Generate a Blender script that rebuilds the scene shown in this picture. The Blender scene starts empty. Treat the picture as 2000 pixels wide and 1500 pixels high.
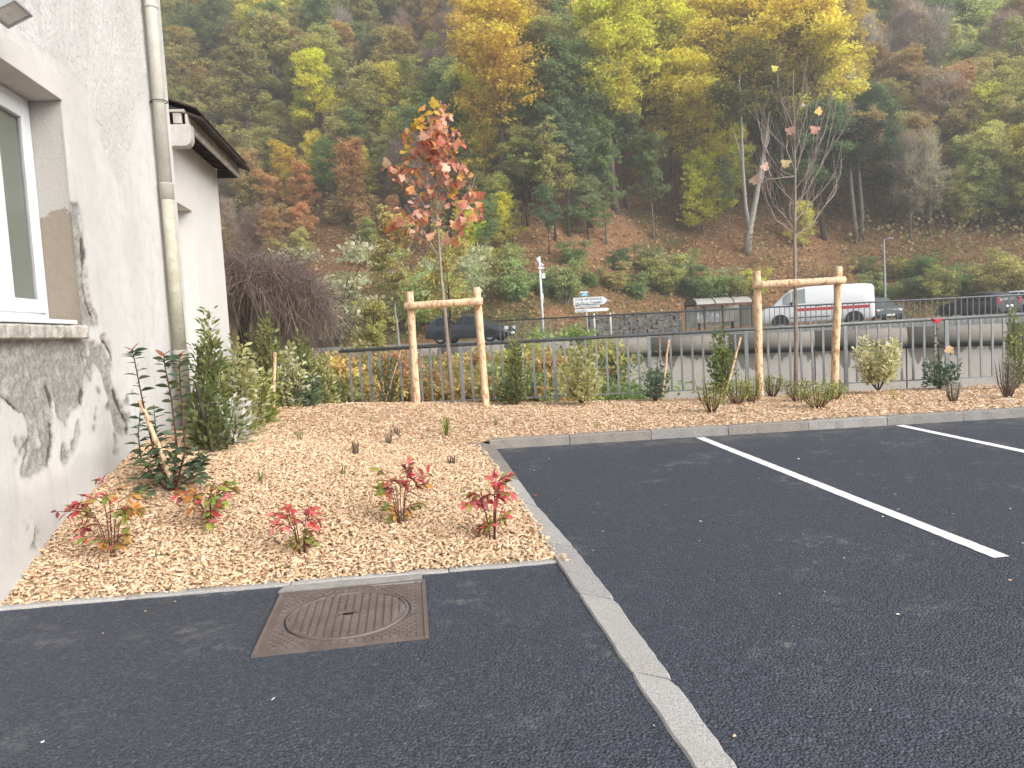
import bpy, bmesh, math, random
import numpy as np
from mathutils import Vector, Matrix

sc = bpy.context.scene
COL = sc.collection
R = math.radians

# ------------------------------------------------------------------ camera
FPX = 1480.0                                   # focal length in pixels of the 2000 px wide photograph
EYE = Vector((0.0, 0.0, 1.6))
_up = Vector((-0.055, 1.0, 105.0 / FPX)).normalized()
_wy = (Vector((0, 0, -1)) - _up * _up.dot(Vector((0, 0, -1)))).normalized()
_wx = _wy.cross(_up)
CROT = Matrix((_wx, _wy, _up))
cam_data = bpy.data.cameras.new('camera')
cam = bpy.data.objects.new('camera', cam_data)
COL.objects.link(cam)
cam.matrix_world = Matrix.Translation(EYE) @ CROT.to_4x4()
cam_data.sensor_width = 36.0
cam_data.lens = 36.0 * FPX / 2000.0
cam_data.clip_start = 0.05
cam_data.clip_end = 2000.0
sc.camera = cam

# ------------------------------------------------------------------ sky, sun, exposure (bright overcast day)
SUN_EL, SUN_AZ = 48.0, 65.0
world = bpy.data.worlds.new('World')
sc.world = world
world.use_nodes = True
wn, wl_ = world.node_tree.nodes, world.node_tree.links
wn.clear()
_o = wn.new('ShaderNodeOutputWorld'); _b = wn.new('ShaderNodeBackground'); _s = wn.new('ShaderNodeTexSky')
_h = wn.new('ShaderNodeHueSaturation')
_s.sky_type = 'NISHITA'; _s.sun_disc = False
_s.sun_elevation = R(SUN_EL); _s.sun_rotation = R(SUN_AZ)
_s.air_density = 1.0; _s.dust_density = 4.0; _s.ozone_density = 1.0
_h.inputs['Saturation'].default_value = 0.30            # the cloud layer greys the sky evenly
_b.inputs['Strength'].default_value = 0.125
wl_.new(_s.outputs[0], _h.inputs['Color']); wl_.new(_h.outputs[0], _b.inputs['Color']); wl_.new(_b.outputs[0], _o.inputs[0])
sd = bpy.data.lights.new('sun', 'SUN'); sd.energy = 2.4; sd.angle = R(50); sd.color = (1.0, 0.975, 0.94)
sun = bpy.data.objects.new('sun', sd); COL.objects.link(sun)
_az, _el = R(SUN_AZ), R(SUN_EL)
_to_sun = Vector((0.66, -0.52, 0.54))
sun.rotation_euler = _to_sun.to_track_quat('Z', 'Y').to_euler()
_s.sun_rotation = math.atan2(_to_sun.x, _to_sun.y)
_s.sun_elevation = math.asin(_to_sun.normalized().z)
sc.view_settings.view_transform = 'Standard'
sc.view_settings.look = 'None'
sc.view_settings.exposure = 0.80
sc.view_settings.gamma = 1.0
sc.view_settings.use_curve_mapping = False
try:
    sc.cycles.max_bounces = 6; sc.cycles.diffuse_bounces = 4; sc.cycles.glossy_bounces = 3
    sc.cycles.transparent_max_bounces = 8; sc.cycles.transmission_bounces = 4
    sc.cycles.use_denoising = True
    sc.cycles.caustics_reflective = False; sc.cycles.caustics_refractive = False
except Exception:
    pass

rnd = random.Random(11)
rng = np.random.default_rng(11)

# ------------------------------------------------------------------ measuring helpers: a pixel of the photograph -> a point of the place
def ray(px, py):
    return CROT @ Vector(((px - 1000.0) / FPX, (750.0 - py) / FPX, -1.0))
def at(px, py, Y):
    d = ray(px, py); return EYE + d * (Y / d.y)
SLOPE = 0.018                                   # the car park rises gently away from the camera
def za(y): return SLOPE * y
def gp(px, py, h=0.0):                          # on the car park surface (raised by h)
    d = ray(px, py); t = (EYE.z - h) / (SLOPE * d.y - d.z); return EYE + d * t
def proj(p):
    v = CROT.transposed() @ (Vector(p) - EYE)
    return (1000 + FPX * v.x / -v.z, 750 - FPX * v.y / -v.z)

# house frame: local x = out of the facade, local y = along it away from the camera
HANG = math.atan(0.139)
HO = gp(12, 1180); HO = Vector((HO.x, HO.y, 0.0))
HROT = Matrix.Rotation(HANG, 3, 'Z')
HM = Matrix.Translation(HO) @ HROT.to_4x4()
HMI = HM.inverted()
def wl(px, py, n=0.0):                          # on the plane n metres in front of the facade -> (along, height)
    o = HMI @ EYE; d = HROT.transposed() @ ray(px, py); t = (n - o.x) / d.x; p = o + d * t; return p.y, p.z
def ws(px, py, s):                              # on the plane across the facade at distance s along it -> (out, height)
    o = HMI @ EYE; d = HROT.transposed() @ ray(px, py); t = (s - o.y) / d.y; p = o + d * t; return p.x, p.z
def hw(n, s, z): return HM @ Vector((n, s, z))

# ------------------------------------------------------------------ object helpers
def link(o, parent=None):
    COL.objects.link(o)
    if parent is not None: o.parent = parent
    return o
def O(name, me, m=None, parent=None, loc=None, rot=None, scale=None):
    o = bpy.data.objects.new(name, me)
    if m is not None:
        if isinstance(m, (list, tuple)):
            for q in m: me.materials.append(q)
        elif len(me.materials) == 0: me.materials.append(m)
    if loc is not None: o.location = loc
    if rot is not None: o.rotation_euler = rot
    if scale is not None: o.scale = scale
    return link(o, parent)
def tag(o, label=None, cat=None, group=None, kind=None):
    if label: o['label'] = label
    if cat: o['category'] = cat
    if group: o['group'] = group
    if kind: o['kind'] = kind
    return o
def empty(name, loc=(0, 0, 0), rz=0.0, label=None, cat=None, group=None, kind=None):
    o = bpy.data.objects.new(name, None); o.empty_display_size = 0.2
    o.location = loc; o.rotation_euler = (0, 0, rz); link(o)
    return tag(o, label, cat, group, kind)

class MB:
    """collects boxes, tubes and faces into one mesh"""
    def __init__(s): s.v = []; s.f = []; s.sm = []
    def quad(s, *pts, smooth=False):
        n = len(s.v); s.v += [tuple(p) for p in pts]; s.f.append(tuple(range(n, n + len(pts)))); s.sm.append(smooth)
    def box(s, c, sz, rot=None, taper=1.0):
        n = len(s.v); c = Vector(c)
        for dz in (-1, 1):
            k = taper if dz > 0 else 1.0
            for dx, dy in ((-1, -1), (1, -1), (1, 1), (-1, 1)):
                p = Vector((dx * sz[0] / 2 * k, dy * sz[1] / 2 * k, dz * sz[2] / 2))
                if rot is not None: p = rot @ p
                s.v.append(tuple(c + p))
        for f in ((3, 2, 1, 0), (4, 5, 6, 7), (0, 1, 5, 4), (1, 2, 6, 5), (2, 3, 7, 6), (3, 0, 4, 7)):
            s.f.append(tuple(n + i for i in f)); s.sm.append(False)
        return s
    def tube(s, pts, rad, n=8, caps=True, smooth=True):
        pts = [Vector(p) for p in pts]
        if not isinstance(rad, (list, tuple)): rad = [rad] * len(pts)
        base = len(s.v); prev = None
        for i, p in enumerate(pts):
            d = (pts[min(i + 1, len(pts) - 1)] - pts[max(i - 1, 0)])
            d = d.normalized() if d.length > 1e-9 else Vector((0, 0, 1))
            if prev is None:
                a = d.cross(Vector((0, 0, 1)))
                if a.length < 1e-3: a = d.cross(Vector((0, 1, 0)))
                a.normalize()
            else:
                a = prev - d * prev.dot(d); a.normalize()
            prev = a; b = d.cross(a)
            for k in range(n):
                t = 2 * math.pi * k / n
                s.v.append(tuple(p + (a * math.cos(t) + b * math.sin(t)) * rad[i]))
        for i in range(len(pts) - 1):
            for k in range(n):
                k2 = (k + 1) % n
                s.f.append((base + i * n + k, base + i * n + k2, base + (i + 1) * n + k2, base + (i + 1) * n + k)); s.sm.append(smooth)
        if caps:
            s.f.append(tuple(base + k for k in range(n))[::-1]); s.sm.append(False)
            e = base + (len(pts) - 1) * n
            s.f.append(tuple(e + k for k in range(n))); s.sm.append(False)
        return s
    def prism(s, poly, d0, d1, fn):
        """poly of 2D points, swept between d0 and d1; fn(u, v, d) -> point"""
        n = len(s.v); m = len(poly)
        for d in (d0, d1):
            for (u, w) in poly: s.v.append(tuple(fn(u, w, d)))
        s.f.append(tuple(n + i for i in range(m))[::-1]); s.sm.append(False)
        s.f.append(tuple(n + m + i for i in range(m))); s.sm.append(False)
        for i in range(m):
            j = (i + 1) % m
            s.f.append((n + i, n + j, n + m + j, n + m + i)); s.sm.append(False)
        return s
    def mesh(s, name='mesh', bevel=0.0, recalc=True):
        me = bpy.data.meshes.new(name); me.from_pydata(s.v, [], s.f)
        me.polygons.foreach_set('use_smooth', s.sm)
        if bevel > 0 or recalc:
            bm = bmesh.new(); bm.from_mesh(me)
            if bevel > 0:
                bmesh.ops.bevel(bm, geom=[e for e in bm.edges if len(e.link_faces) == 2 and e.calc_face_angle(0) > 0.5], offset=bevel, segments=2, affect='EDGES', profile=0.6)
            bmesh.ops.recalc_face_normals(bm, faces=bm.faces)
            bm.to_mesh(me); bm.free()
        me.update(); return me
    def build(s, name, m, parent=None, bevel=0.0, **k):
        return O(name, s.mesh(name, bevel), m, parent, **k)

def np_mesh(name, V, F, col=None, smooth=False, attrs=None):
    """V (n,3) and F (m,k) arrays -> mesh; col (n,4) point colours"""
    V = np.ascontiguousarray(V, np.float32); F = np.ascontiguousarray(F, np.int32)
    me = bpy.data.meshes.new(name)
    me.vertices.add(len(V)); me.vertices.foreach_set('co', V.ravel())
    k = F.shape[1]
    me.loops.add(F.size); me.loops.foreach_set('vertex_index', F.ravel())
    me.polygons.add(len(F)); me.polygons.foreach_set('loop_start', np.arange(0, F.size, k, dtype=np.int32))
    if smooth: me.polygons.foreach_set('use_smooth', np.ones(len(F), bool))
    if col is not None:
        a = me.attributes.new('Col', 'FLOAT_COLOR', 'POINT'); a.data.foreach_set('color', np.ascontiguousarray(col, np.float32).ravel())
    for kk, vv in (attrs or {}).items():
        a = me.attributes.new(kk, 'FLOAT', 'POINT'); a.data.foreach_set('value', np.ascontiguousarray(vv, np.float32))
    me.update(calc_edges=True); me.validate()
    return me

# ------------------------------------------------------------------ materials
class NT:
    def __init__(s, name):
        s.m = bpy.data.materials.new(name); s.m.use_nodes = True
        s.t = s.m.node_tree; s.t.nodes.clear()
        s.out = s.t.nodes.new('ShaderNodeOutputMaterial')
        s.tc = None
    def n(s, typ, **k):
        q = s.t.nodes.new(typ)
        for a, b in k.items(): setattr(q, a, b)
        return q
    def l(s, a, b): s.t.links.new(a, b)
    def coord(s, which='Object'):
        if s.tc is None: s.tc = s.n('ShaderNodeTexCoord')
        return s.tc.outputs[which]
    def noise(s, scale, detail=4, rough=0.55, vec=None, dist=0.0):
        q = s.n('ShaderNodeTexNoise'); q.inputs['Scale'].default_value = scale; q.inputs['Detail'].default_value = detail
        q.inputs['Roughness'].default_value = rough; q.inputs['Distortion'].default_value = dist
        s.l(vec if vec is not None else s.coord(), q.inputs['Vector']); return q.outputs['Fac']
    def voro(s, scale, vec=None, feature='F1', out='Distance'):
        q = s.n('ShaderNodeTexVoronoi'); q.feature = feature; q.inputs['Scale'].default_value = scale
        s.l(vec if vec is not None else s.coord(), q.inputs['Vector']); return q.outputs[out]
    def ramp(s, fac, stops):
        q = s.n('ShaderNodeValToRGB'); e = q.color_ramp.elements
        while len(e) < len(stops): e.new(0.5)
        for i, (p, c) in enumerate(stops):
            e[i].position = p; e[i].color = (c, c, c, 1) if not hasattr(c, '__len__') else (*c[:3], 1)
        s.l(fac, q.inputs['Fac']); return q.outputs['Color']
    def mix(s, fac, a, b, mode='MIX'):
        q = s.n('ShaderNodeMix', data_type='RGBA', blend_type=mode)
        for sock, val in ((q.inputs[0], fac), (q.inputs[6], a), (q.inputs[7], b)):
            if hasattr(val, 'links') or hasattr(val, 'is_linked'): s.l(val, sock)
            elif hasattr(val, '__len__'): sock.default_value = (*val[:3], 1)
            else: sock.default_value = val
        return q.outputs[2]
    def math(s, op, a, b=0.0):
        q = s.n('ShaderNodeMath', operation=op)
        for sock, val in ((q.inputs[0], a), (q.inputs[1], b)):
            if hasattr(val, 'is_linked'): s.l(val, sock)
            else: sock.default_value = val
        return q.outputs[0]
    def attr(s, name, typ='GEOMETRY'):
        q = s.n('ShaderNodeAttribute', attribute_name=name, attribute_type=typ); return q
    def bump(s, h, strength, dist):
        q = s.n('ShaderNodeBump'); q.inputs['Strength'].default_value = strength; q.inputs['Distance'].default_value = dist
        s.l(h, q.inputs['Height']); return q.outputs['Normal']
    def bsdf(s, col, rough=0.6, spec=0.4, normal=None, metal=0.0):
        q = s.n('ShaderNodeBsdfPrincipled')
        for nm, v in (('Base Color', col), ('Roughness', rough), ('Specular IOR Level', spec), ('Metallic', metal)):
            if hasattr(v, 'is_linked'): s.l(v, q.inputs[nm])
            elif hasattr(v, '__len__'): q.inputs[nm].default_value = (*v[:3], 1)
            else: q.inputs[nm].default_value = v
        if normal is not None: s.l(normal, q.inputs['Normal'])
        return q
    def end(s, shader):
        s.l(shader, s.out.inputs['Surface']); return s.m

_simple = {}
def M(name, col, rough=0.6, spec=0.4, var=0.12, scale=6.0, bump=0.0, bscale=60.0, metal=0.0, col2=None):
    if name in _simple: return _simple[name]
    t = NT(name)
    c2 = col2 if col2 is not None else tuple(min(1, c * (1 + var)) for c in col)
    c1 = col if col2 is not None else tuple(c * (1 - var) for c in col)
    f = t.ramp(t.noise(scale, 5, 0.6), [(0.3, 0.0), (0.7, 1.0)])
    c = t.mix(f, c1, c2)
    nrm = t.bump(t.noise(bscale, 3), bump, 0.01) if bump > 0 else None
    rr = t.math('ADD', t.math('MULTIPLY', t.noise(scale * 3, 3), 0.16), rough - 0.08)
    _simple[name] = t.end(t.bsdf(c, rr, spec, nrm, metal).outputs[0])
    return _simple[name]

def leaf_material(name, vertex_colour=True, translucency=0.48):
    """foliage: colour from the point colours (near plants) or from the object's own colour (forest trees)"""
    t = NT(name)
    if vertex_colour:
        c = t.attr('Col').outputs['Color']
    else:
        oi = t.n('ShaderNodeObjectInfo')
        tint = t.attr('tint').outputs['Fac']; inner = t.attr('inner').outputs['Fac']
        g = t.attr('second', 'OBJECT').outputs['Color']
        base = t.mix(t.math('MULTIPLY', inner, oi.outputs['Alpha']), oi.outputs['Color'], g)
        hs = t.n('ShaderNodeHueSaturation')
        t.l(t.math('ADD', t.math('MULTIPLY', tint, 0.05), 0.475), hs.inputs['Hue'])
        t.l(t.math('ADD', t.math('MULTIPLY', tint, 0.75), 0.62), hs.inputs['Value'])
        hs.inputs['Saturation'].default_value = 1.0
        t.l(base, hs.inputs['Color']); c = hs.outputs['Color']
    b = t.bsdf(c, 0.55, 0.25)
    tr = t.n('ShaderNodeBsdfTranslucent'); t.l(c, tr.inputs['Color'])
    mx = t.n('ShaderNodeMixShader'); mx.inputs[0].default_value = translucency
    t.l(b.outputs[0], mx.inputs[1]); t.l(tr.outputs[0], mx.inputs[2])
    return t.end(mx.outputs[0])
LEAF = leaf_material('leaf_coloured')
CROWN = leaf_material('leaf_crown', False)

def inpoly(x, y, poly):
    x = np.asarray(x); y = np.asarray(y); r = np.zeros(x.shape, bool); n = len(poly); j = n - 1
    for i in range(n):
        xi, yi = poly[i]; xj, yj = poly[j]
        c = ((yi > y) != (yj > y)) & (x < (xj - xi) * (y - yi) / (yj - yi + 1e-12) + xi)
        r ^= c; j = i
    return r
def vnoise(x, y, seed=0):
    """smooth value noise on arrays, about -1..1"""
    x = np.asarray(x, float); y = np.asarray(y, float)
    xi = np.floor(x).astype(np.int64); yi = np.floor(y).astype(np.int64); fx = x - xi; fy = y - yi
    fx = fx * fx * (3 - 2 * fx); fy = fy * fy * (3 - 2 * fy)
    def h(a, b):
        k = (a * 374761393 + b * 668265263 + seed * 974711) & 0xffffffff
        k = ((k ^ (k >> 13)) * 1274126177) & 0xffffffff
        return ((k ^ (k >> 16)) & 0xffff) / 32767.5 - 1
    return (h(xi, yi) * (1 - fx) + h(xi + 1, yi) * fx) * (1 - fy) + (h(xi, yi + 1) * (1 - fx) + h(xi + 1, yi + 1) * fx) * fy
def fbm(x, y, seed=0, o=4):
    r = 0; a = 0.5
    for i in range(o): r = r + a * vnoise(x * 2 ** i, y * 2 ** i, seed + i); a *= 0.5
    return r
# ================================================================== CAR PARK
def asphalt_material():
    t = NT('asphalt')
    c = t.coord()
    agg = t.voro(80.0)                                                # 1 cm stones
    grain = t.noise(95, 3, 0.75)
    big = t.noise(0.9, 5, 0.6)
    mid = t.noise(7.0, 4, 0.6)
    col = t.mix(t.ramp(grain, [(0.35, 0), (0.7, 1)]), (0.009, 0.011, 0.018), (0.098, 0.114, 0.148))
    col = t.mix(t.ramp(big, [(0.35, 0.0), (0.7, 0.55)]), col, t.mix(0.4, col, (0.06, 0.067, 0.082)))
    cell = t.voro(80.0, out='Color')
    sep = t.n('ShaderNodeSeparateColor'); t.l(cell, sep.inputs[0])
    col = t.mix(t.ramp(sep.outputs[0], [(0.84, 0), (0.98, 0.7)]), col, (0.11, 0.122, 0.15))
    # pale dusty scuffs
    d1 = t.noise(1.6, 6, 0.62, dist=0.4); d2 = t.noise(11, 5, 0.7)
    dust = t.math('MULTIPLY', t.ramp(d1, [(0.54, 0), (0.66, 1)]), t.ramp(d2, [(0.48, 0), (0.64, 1)]))
    col = t.mix(t.math('MULTIPLY', dust, 0.5), col, (0.25, 0.245, 0.235))
    # sandy dust swept along the foot of the kerb
    sx = t.n('ShaderNodeSeparateXYZ'); t.l(c, sx.inputs[0])
    k = t.math('MULTIPLY', t.ramp(t.math('SUBTRACT', sx.outputs[1], 8.2), [(0.0, 0), (0.55, .3), (0.95, 1)]), t.ramp(t.noise(3.5, 6, 0.7), [(0.46, 0), (0.66, 1)]))
    col = t.mix(t.math('MULTIPLY', k, 0.5), col, (0.24, 0.215, 0.18))
    h = t.math('ADD', t.math('MULTIPLY', agg, -1.0), t.math('MULTIPLY', mid, 0.4))
    nrm = t.bump(h, 1.0, 0.009)
    return t.end(t.bsdf(col, t.ramp(grain, [(0.3, 0.55), (0.7, 0.85)]), 0.35, nrm).outputs[0])
ASPH = asphalt_material()
# one sheet, running on behind the camera
def sheet(name, x0, x1, y0, y1, nx, ny, zf, m, **k):
    X, Y = np.meshgrid(np.linspace(x0, x1, nx), np.linspace(y0, y1, ny))
    V = np.stack([X, Y, zf(X, Y)], -1).reshape(-1, 3)
    i = (np.arange(ny - 1)[:, None] * nx + np.arange(nx - 1)).ravel()
    F = np.stack([i, i + 1, i + nx + 1, i + nx], -1)
    o = O(name, np_mesh(name, V, F, smooth=True), m); tag(o, **k); return o
sheet('car_park', -6.0, 30.0, -25.0, 9.9, 40, 40, lambda x, y: SLOPE * y, ASPH, kind='structure',
      label='dark new asphalt of the car park')

# ---- granite kerb: stones one by one
def granite(name, a, b, sc=1.0):
    t = NT(name)
    g = t.noise(190, 3, 0.75); g2 = t.noise(60, 4, 0.6); big = t.noise(2.2, 4)
    c = t.mix(t.ramp(g, [(0.32, 0), (0.68, 1)]), a, b)
    c = t.mix(t.ramp(big, [(0.4, 0), (0.75, 0.35)]), c, (0.36, 0.31, 0.25))
    oi = t.n('ShaderNodeObjectInfo')
    hs = t.n('ShaderNodeHueSaturation'); t.l(t.math('ADD', t.math('MULTIPLY', oi.outputs['Random'], 0.22), 0.86), hs.inputs['Value']); t.l(c, hs.inputs['Color'])
    n = t.bump(t.math('ADD', g2, t.math('MULTIPLY', g, 0.5)), 0.8, 0.012)
    return t.end(t.bsdf(hs.outputs['Color'], 0.8, 0.3, n).outputs[0])
GRANITE = granite('kerb_granite', (0.22, 0.215, 0.21), (0.62, 0.61, 0.60))
GRANITE_OLD = granite('kerb_granite_weathered', (0.12, 0.11, 0.10), (0.40, 0.37, 0.34))

GRANITE_MID = granite('kerb_granite_grey', (0.15, 0.145, 0.14), (0.47, 0.455, 0.44))
def stone(parent, m, l0, r0, l1, r1, top0, top1, depth, seed, rough=0.012, n=9, gap=0.004):
    """a kerb stone between two cross sections: l/r are plan points of the left and right top edges; n cuts along"""
    me_v = []; K = 5                                            # left foot, left top, mid top, right top, right foot
    r_ = random.Random(seed)
    L = (Vector(l1) - Vector(l0)).length; g = gap / max(L, 0.1)
    for i in range(n + 1):
        u = g + (1 - 2 * g) * i / n
        l = Vector(l0).lerp(Vector(l1), u); rr = Vector(r0).lerp(Vector(r1), u); tz = top0 + (top1 - top0) * u
        side = (rr - l).normalized()
        e = 0.010 if 0 < i < n else 0.016
        jl = r_.uniform(-1, 1) * rough * 0.8; jr = r_.uniform(-1, 1) * rough; jt = [r_.uniform(-1, 0.4) * rough * 0.5 for _ in range(3)]
        mid = l.lerp(rr, 0.5)
        lo, ro = l + side * (jl), rr + side * (jr)
        drop = 0.006 if i in (0, n) else 0.0
        for p, z in ((lo - side * .004, tz - depth), (lo, tz - e - drop), (lo + side * e, tz + jt[0] - drop), (mid, tz + jt[1] * .5 - drop), (ro - side * e, tz + jt[2] - drop), (ro, tz - e - drop), (ro + side * (.004 + r_.uniform(-.5, 1) * rough), tz - depth * .55), (ro + side * .006, tz - depth)):
            me_v.append((p.x, p.y, z))
    W = 8; F = []
    for i in range(n):
        for k in range(W - 1):
            F.append((i * W + k, i * W + k + 1, (i + 1) * W + k + 1, (i + 1) * W + k))
    F.append(tuple(range(W))[::-1]); F.append(tuple(n * W + k for k in range(W)))
    me = bpy.data.meshes.new('kerb_stone'); me.from_pydata(me_v, [], F)
    bm = bmesh.new(); bm.from_mesh(me); bmesh.ops.recalc_face_normals(bm, faces=bm.faces); bm.to_mesh(me); bm.free()
    return O('kerb_stone', me, m, parent)
def xy(p): return Vector((p.x, p.y))

# back kerb (stands 12 cm proud) and side kerb (sinks to flush)
KB0 = xy(gp(966, 877)); KB1 = xy(gp(2000, 815)); KD = (KB1 - KB0).normalized(); KN = Vector((-KD.y, KD.x))
KH = 0.115
kerb = empty('kerb', (0, 0, 0)); tag(kerb, 'grey granite kerb stones edging the car park and the wood chip bed', None, kind='structure')
p = -0.06; k = 0
while p < 9.5:
    q = p + 0.985 + 0.03 * math.sin(k * 2.3)
    a, b = KB0 + KD * p, KB0 + KD * q
    f = lambda v: SLOPE * v.y + KH
    stone(kerb, GRANITE_OLD if k in (0, 1, 3) else GRANITE_MID, a + KN * 0.15, a, b + KN * 0.15, b, f(a), f(b), 0.22, 40 + k, 0.007)
    p = q; k += 1
# side kerb
SL = [xy(gp(924, 862, KH)), xy(gp(1010, 975, 0.065)), xy(gp(1094, 1104, 0.012)), xy(gp(1355, 1500, 0.006))]
SR = [xy(gp(964, 868, KH)), xy(gp(1052, 990, 0.065)), xy(gp(1152, 1104, 0.012)), xy(gp(1442, 1500, 0.006))]
SH = [KH, 0.065, 0.014, 0.010]
d0, d1 = SL[3] - SL[2], SR[3] - SR[2]
SL.append(SL[3] + d0 * 1.2); SR.append(SR[3] + d1 * 1.2); SH.append(0.010)
def along(P, H, u):
    ln = [(P[i + 1] - P[i]).length for i in range(len(P) - 1)]; s = u
    for i, l in enumerate(ln):
        if s <= l or i == len(ln) - 1: return P[i].lerp(P[i + 1], s / l), H[i] + (H[i + 1] - H[i]) * (s / l)
        s -= l
tot = sum((SL[i + 1] - SL[i]).length for i in range(len(SL) - 1))
totr = sum((SR[i + 1] - SR[i]).length for i in range(len(SR) - 1))
p = 0.0; k = 0
while p < tot - 0.2:
    q = min(tot, p + (0.98 if k != 3 else 1.06))
    a, ha = along(SL, SH, p); b, hb = along(SL, SH, q)
    ar, _ = along(SR, SH, p * totr / tot); br, _ = along(SR, SH, q * totr / tot)
    w = 0.004 * math.sin(k * 3)
    stone(kerb, GRANITE_OLD if k < 2 else GRANITE, a, ar, b, br, SLOPE * a.y + ha, SLOPE * b.y + hb, 0.25, 80 + k, 0.006, n=14)
    p = q; k += 1
# front edging of the bed: narrow concrete edging, only its top shows
FE0, FE1 = xy(gp(-90, 1201)), xy(gp(1093, 1100)); FD = (FE1 - FE0).normalized(); FN = Vector((-FD.y, FD.x))
FL = (FE1 - FE0).length
p = 0.0; k = 0
edge = empty('bed_edging', (0, 0, 0)); tag(edge, 'narrow grey concrete edging along the front of the wood chip bed', None, kind='structure')
while p < FL - 0.05:
    q = min(FL, p + 0.99)
    a, b = FE0 + FD * p, FE0 + FD * q
    s_ = stone(edge, GRANITE, a + FN * 0.085, a, b + FN * 0.085, b, SLOPE * a.y + 0.016, SLOPE * b.y + 0.016, 0.2, 120 + k, 0.006)
    s_.name = 'edging_stone'
    p = q; k += 1
# concrete infill between the manhole and the edging
CONC = M('concrete_infill', (0.30, 0.29, 0.275), 0.85, 0.2, 0.2, 14, 0.5, 90)
mb = MB(); q = [gp(543, 1159), gp(826, 1139), gp(823, 1121), gp(556, 1147)]
top = [Vector((v.x, v.y, SLOPE * v.y + 0.009)) for v in q]
mb.prism([(v.x, v.y) for v in top], 0, -0.08, lambda u, w, d: Vector((u, w, SLOPE * w + 0.009 + d)))
o = mb.build('concrete_infill', CONC); tag(o, 'pale concrete strip between the manhole cover and the bed edging', None, kind='structure')

# ---- painted bay lines
def line_material():
    t = NT('road_paint')
    g = t.noise(140, 4, 0.7); b = t.noise(12, 5, 0.65)
    c = t.mix(t.ramp(g, [(0.25, 0), (0.5, 1)]), (0.55, 0.56, 0.57), (0.84, 0.85, 0.86))
    c = t.mix(t.ramp(b, [(0.66, 0), (0.8, 0.6)]), c, (0.5, 0.5, 0.5))
    return t.end(t.bsdf(c, 0.6, 0.3, t.bump(g, 0.5, 0.004)).outputs[0])
PAINT = line_material()
def bay_line(a, b, w, lab, seed):
    d = (b - a).normalized(); n = Vector((-d.y, d.x)); L = (b - a).length; N = int(L / 0.025)
    u = np.arange(N + 1) * L / N
    wl0 = w / 2 + 0.003 * vnoise(u * 30, u * 0, seed); wr0 = w / 2 + 0.003 * vnoise(u * 30, u * 0 + 5, seed)
    px = a.x + d.x * u; py = a.y + d.y * u
    V = np.concatenate([np.stack([px + n.x * wl0, py + n.y * wl0, SLOPE * (py + n.y * wl0) + 0.004], -1), np.stack([px - n.x * wr0, py - n.y * wr0, SLOPE * (py - n.y * wr0) + 0.004], -1)])
    i = np.arange(N); F = np.stack([i + N + 1, i + N + 2, i + 1, i], -1)
    o = O('bay_line', np_mesh('bay_line', V, F), PAINT); tag(o, lab, None, kind='structure')
bay_line(xy(gp(1367, 855)), xy(gp(1957, 1089)), 0.105, 'long white painted bay line in the middle of the asphalt', 1)
bay_line(xy(gp(1757, 831)), xy(gp(1757, 831)) + (xy(gp(1957, 1089)) - xy(gp(1367, 855))), 0.105, 'white painted bay line running out at the right edge', 2)

# ---- manhole cover
IRON = NT('cast_iron')
_c = IRON.mix(IRON.ramp(IRON.noise(5, 5, 0.6), [(0.35, 0), (0.7, 1)]), (0.14, 0.108, 0.098), (0.21, 0.175, 0.165))
_c = IRON.mix(IRON.ramp(IRON.noise(26, 4, 0.7), [(0.55, 0), (0.75, 0.5)]), _c, (0.20, 0.12, 0.075))
IRON = IRON.end(IRON.bsdf(_c, 0.62, 0.5, IRON.bump(IRON.noise(170, 3), 0.35, 0.004), 0.25).outputs[0])
mc = [xy(gp(502, 1279)), xy(gp(843, 1252)), xy(gp(827, 1139)), xy(gp(543, 1158))]
cen = sum(mc, Vector((0, 0))) / 4
ex = ((mc[1] - mc[0]) + (mc[2] - mc[3])).normalized(); ey = ((mc[3] - mc[0]) + (mc[2] - mc[1])).normalized()
ex = (ex * .3 + Vector((ey.y, -ey.x)) * .7).normalized(); ey = Vector((-ex.y, ex.x))
wid = ((mc[1] - mc[0]).length + (mc[2] - mc[3]).length) / 2; dep = ((mc[3] - mc[0]).length + (mc[2] - mc[1]).length) / 2
man = empty('manhole_cover', (cen.x, cen.y, SLOPE * cen.y), math.atan2(ex.y, ex.x), 'brown cast iron manhole cover with a round lid in a square frame on the asphalt', 'manhole cover')
man.rotation_euler = (math.atan(SLOPE), 0, math.atan2(ex.y, ex.x))
RL = min(wid, dep) * 0.385; hx, hy = wid / 2, dep / 2
T = 0.006
def ring_plate(r, hx, hy, z, n=96):
    mb = MB()
    for i in range(n):
        a0, a1 = 2 * math.pi * i / n, 2 * math.pi * (i + 1) / n
        def outp(a):
            c, s = math.cos(a), math.sin(a); k = min(hx / max(abs(c), 1e-9), hy / max(abs(s), 1e-9)); return (c * k, s * k, z)
        p0, p1 = (r * math.cos(a0), r * math.sin(a0), z), (r * math.cos(a1), r * math.sin(a1), z)
        mb.quad(p0, outp(a0), outp(a1), p1)
        mb.quad((p0[0], p0[1], z - .03), p0, p1, (p1[0], p1[1], z - .03))
        o0, o1 = outp(a0), outp(a1)
        mb.quad(o0, (o0[0], o0[1], z - .05), (o1[0], o1[1], z - .05), o1)
    return mb
mb = ring_plate(RL + 0.009, hx, hy, T)
pit = 0.043
for i in range(-30, 31):
    for j in range(-30, 31):
        x, y = i * pit + (pit / 2 if j % 2 else 0), j * pit * .62
        if abs(x) < hx - .065 and abs(y) < hy - .045 and math.hypot(x, y) > RL + 0.03:
            mb.box((x, y, T + .0025), (pit * .74, pit * .42, .012), taper=.8)
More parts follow.
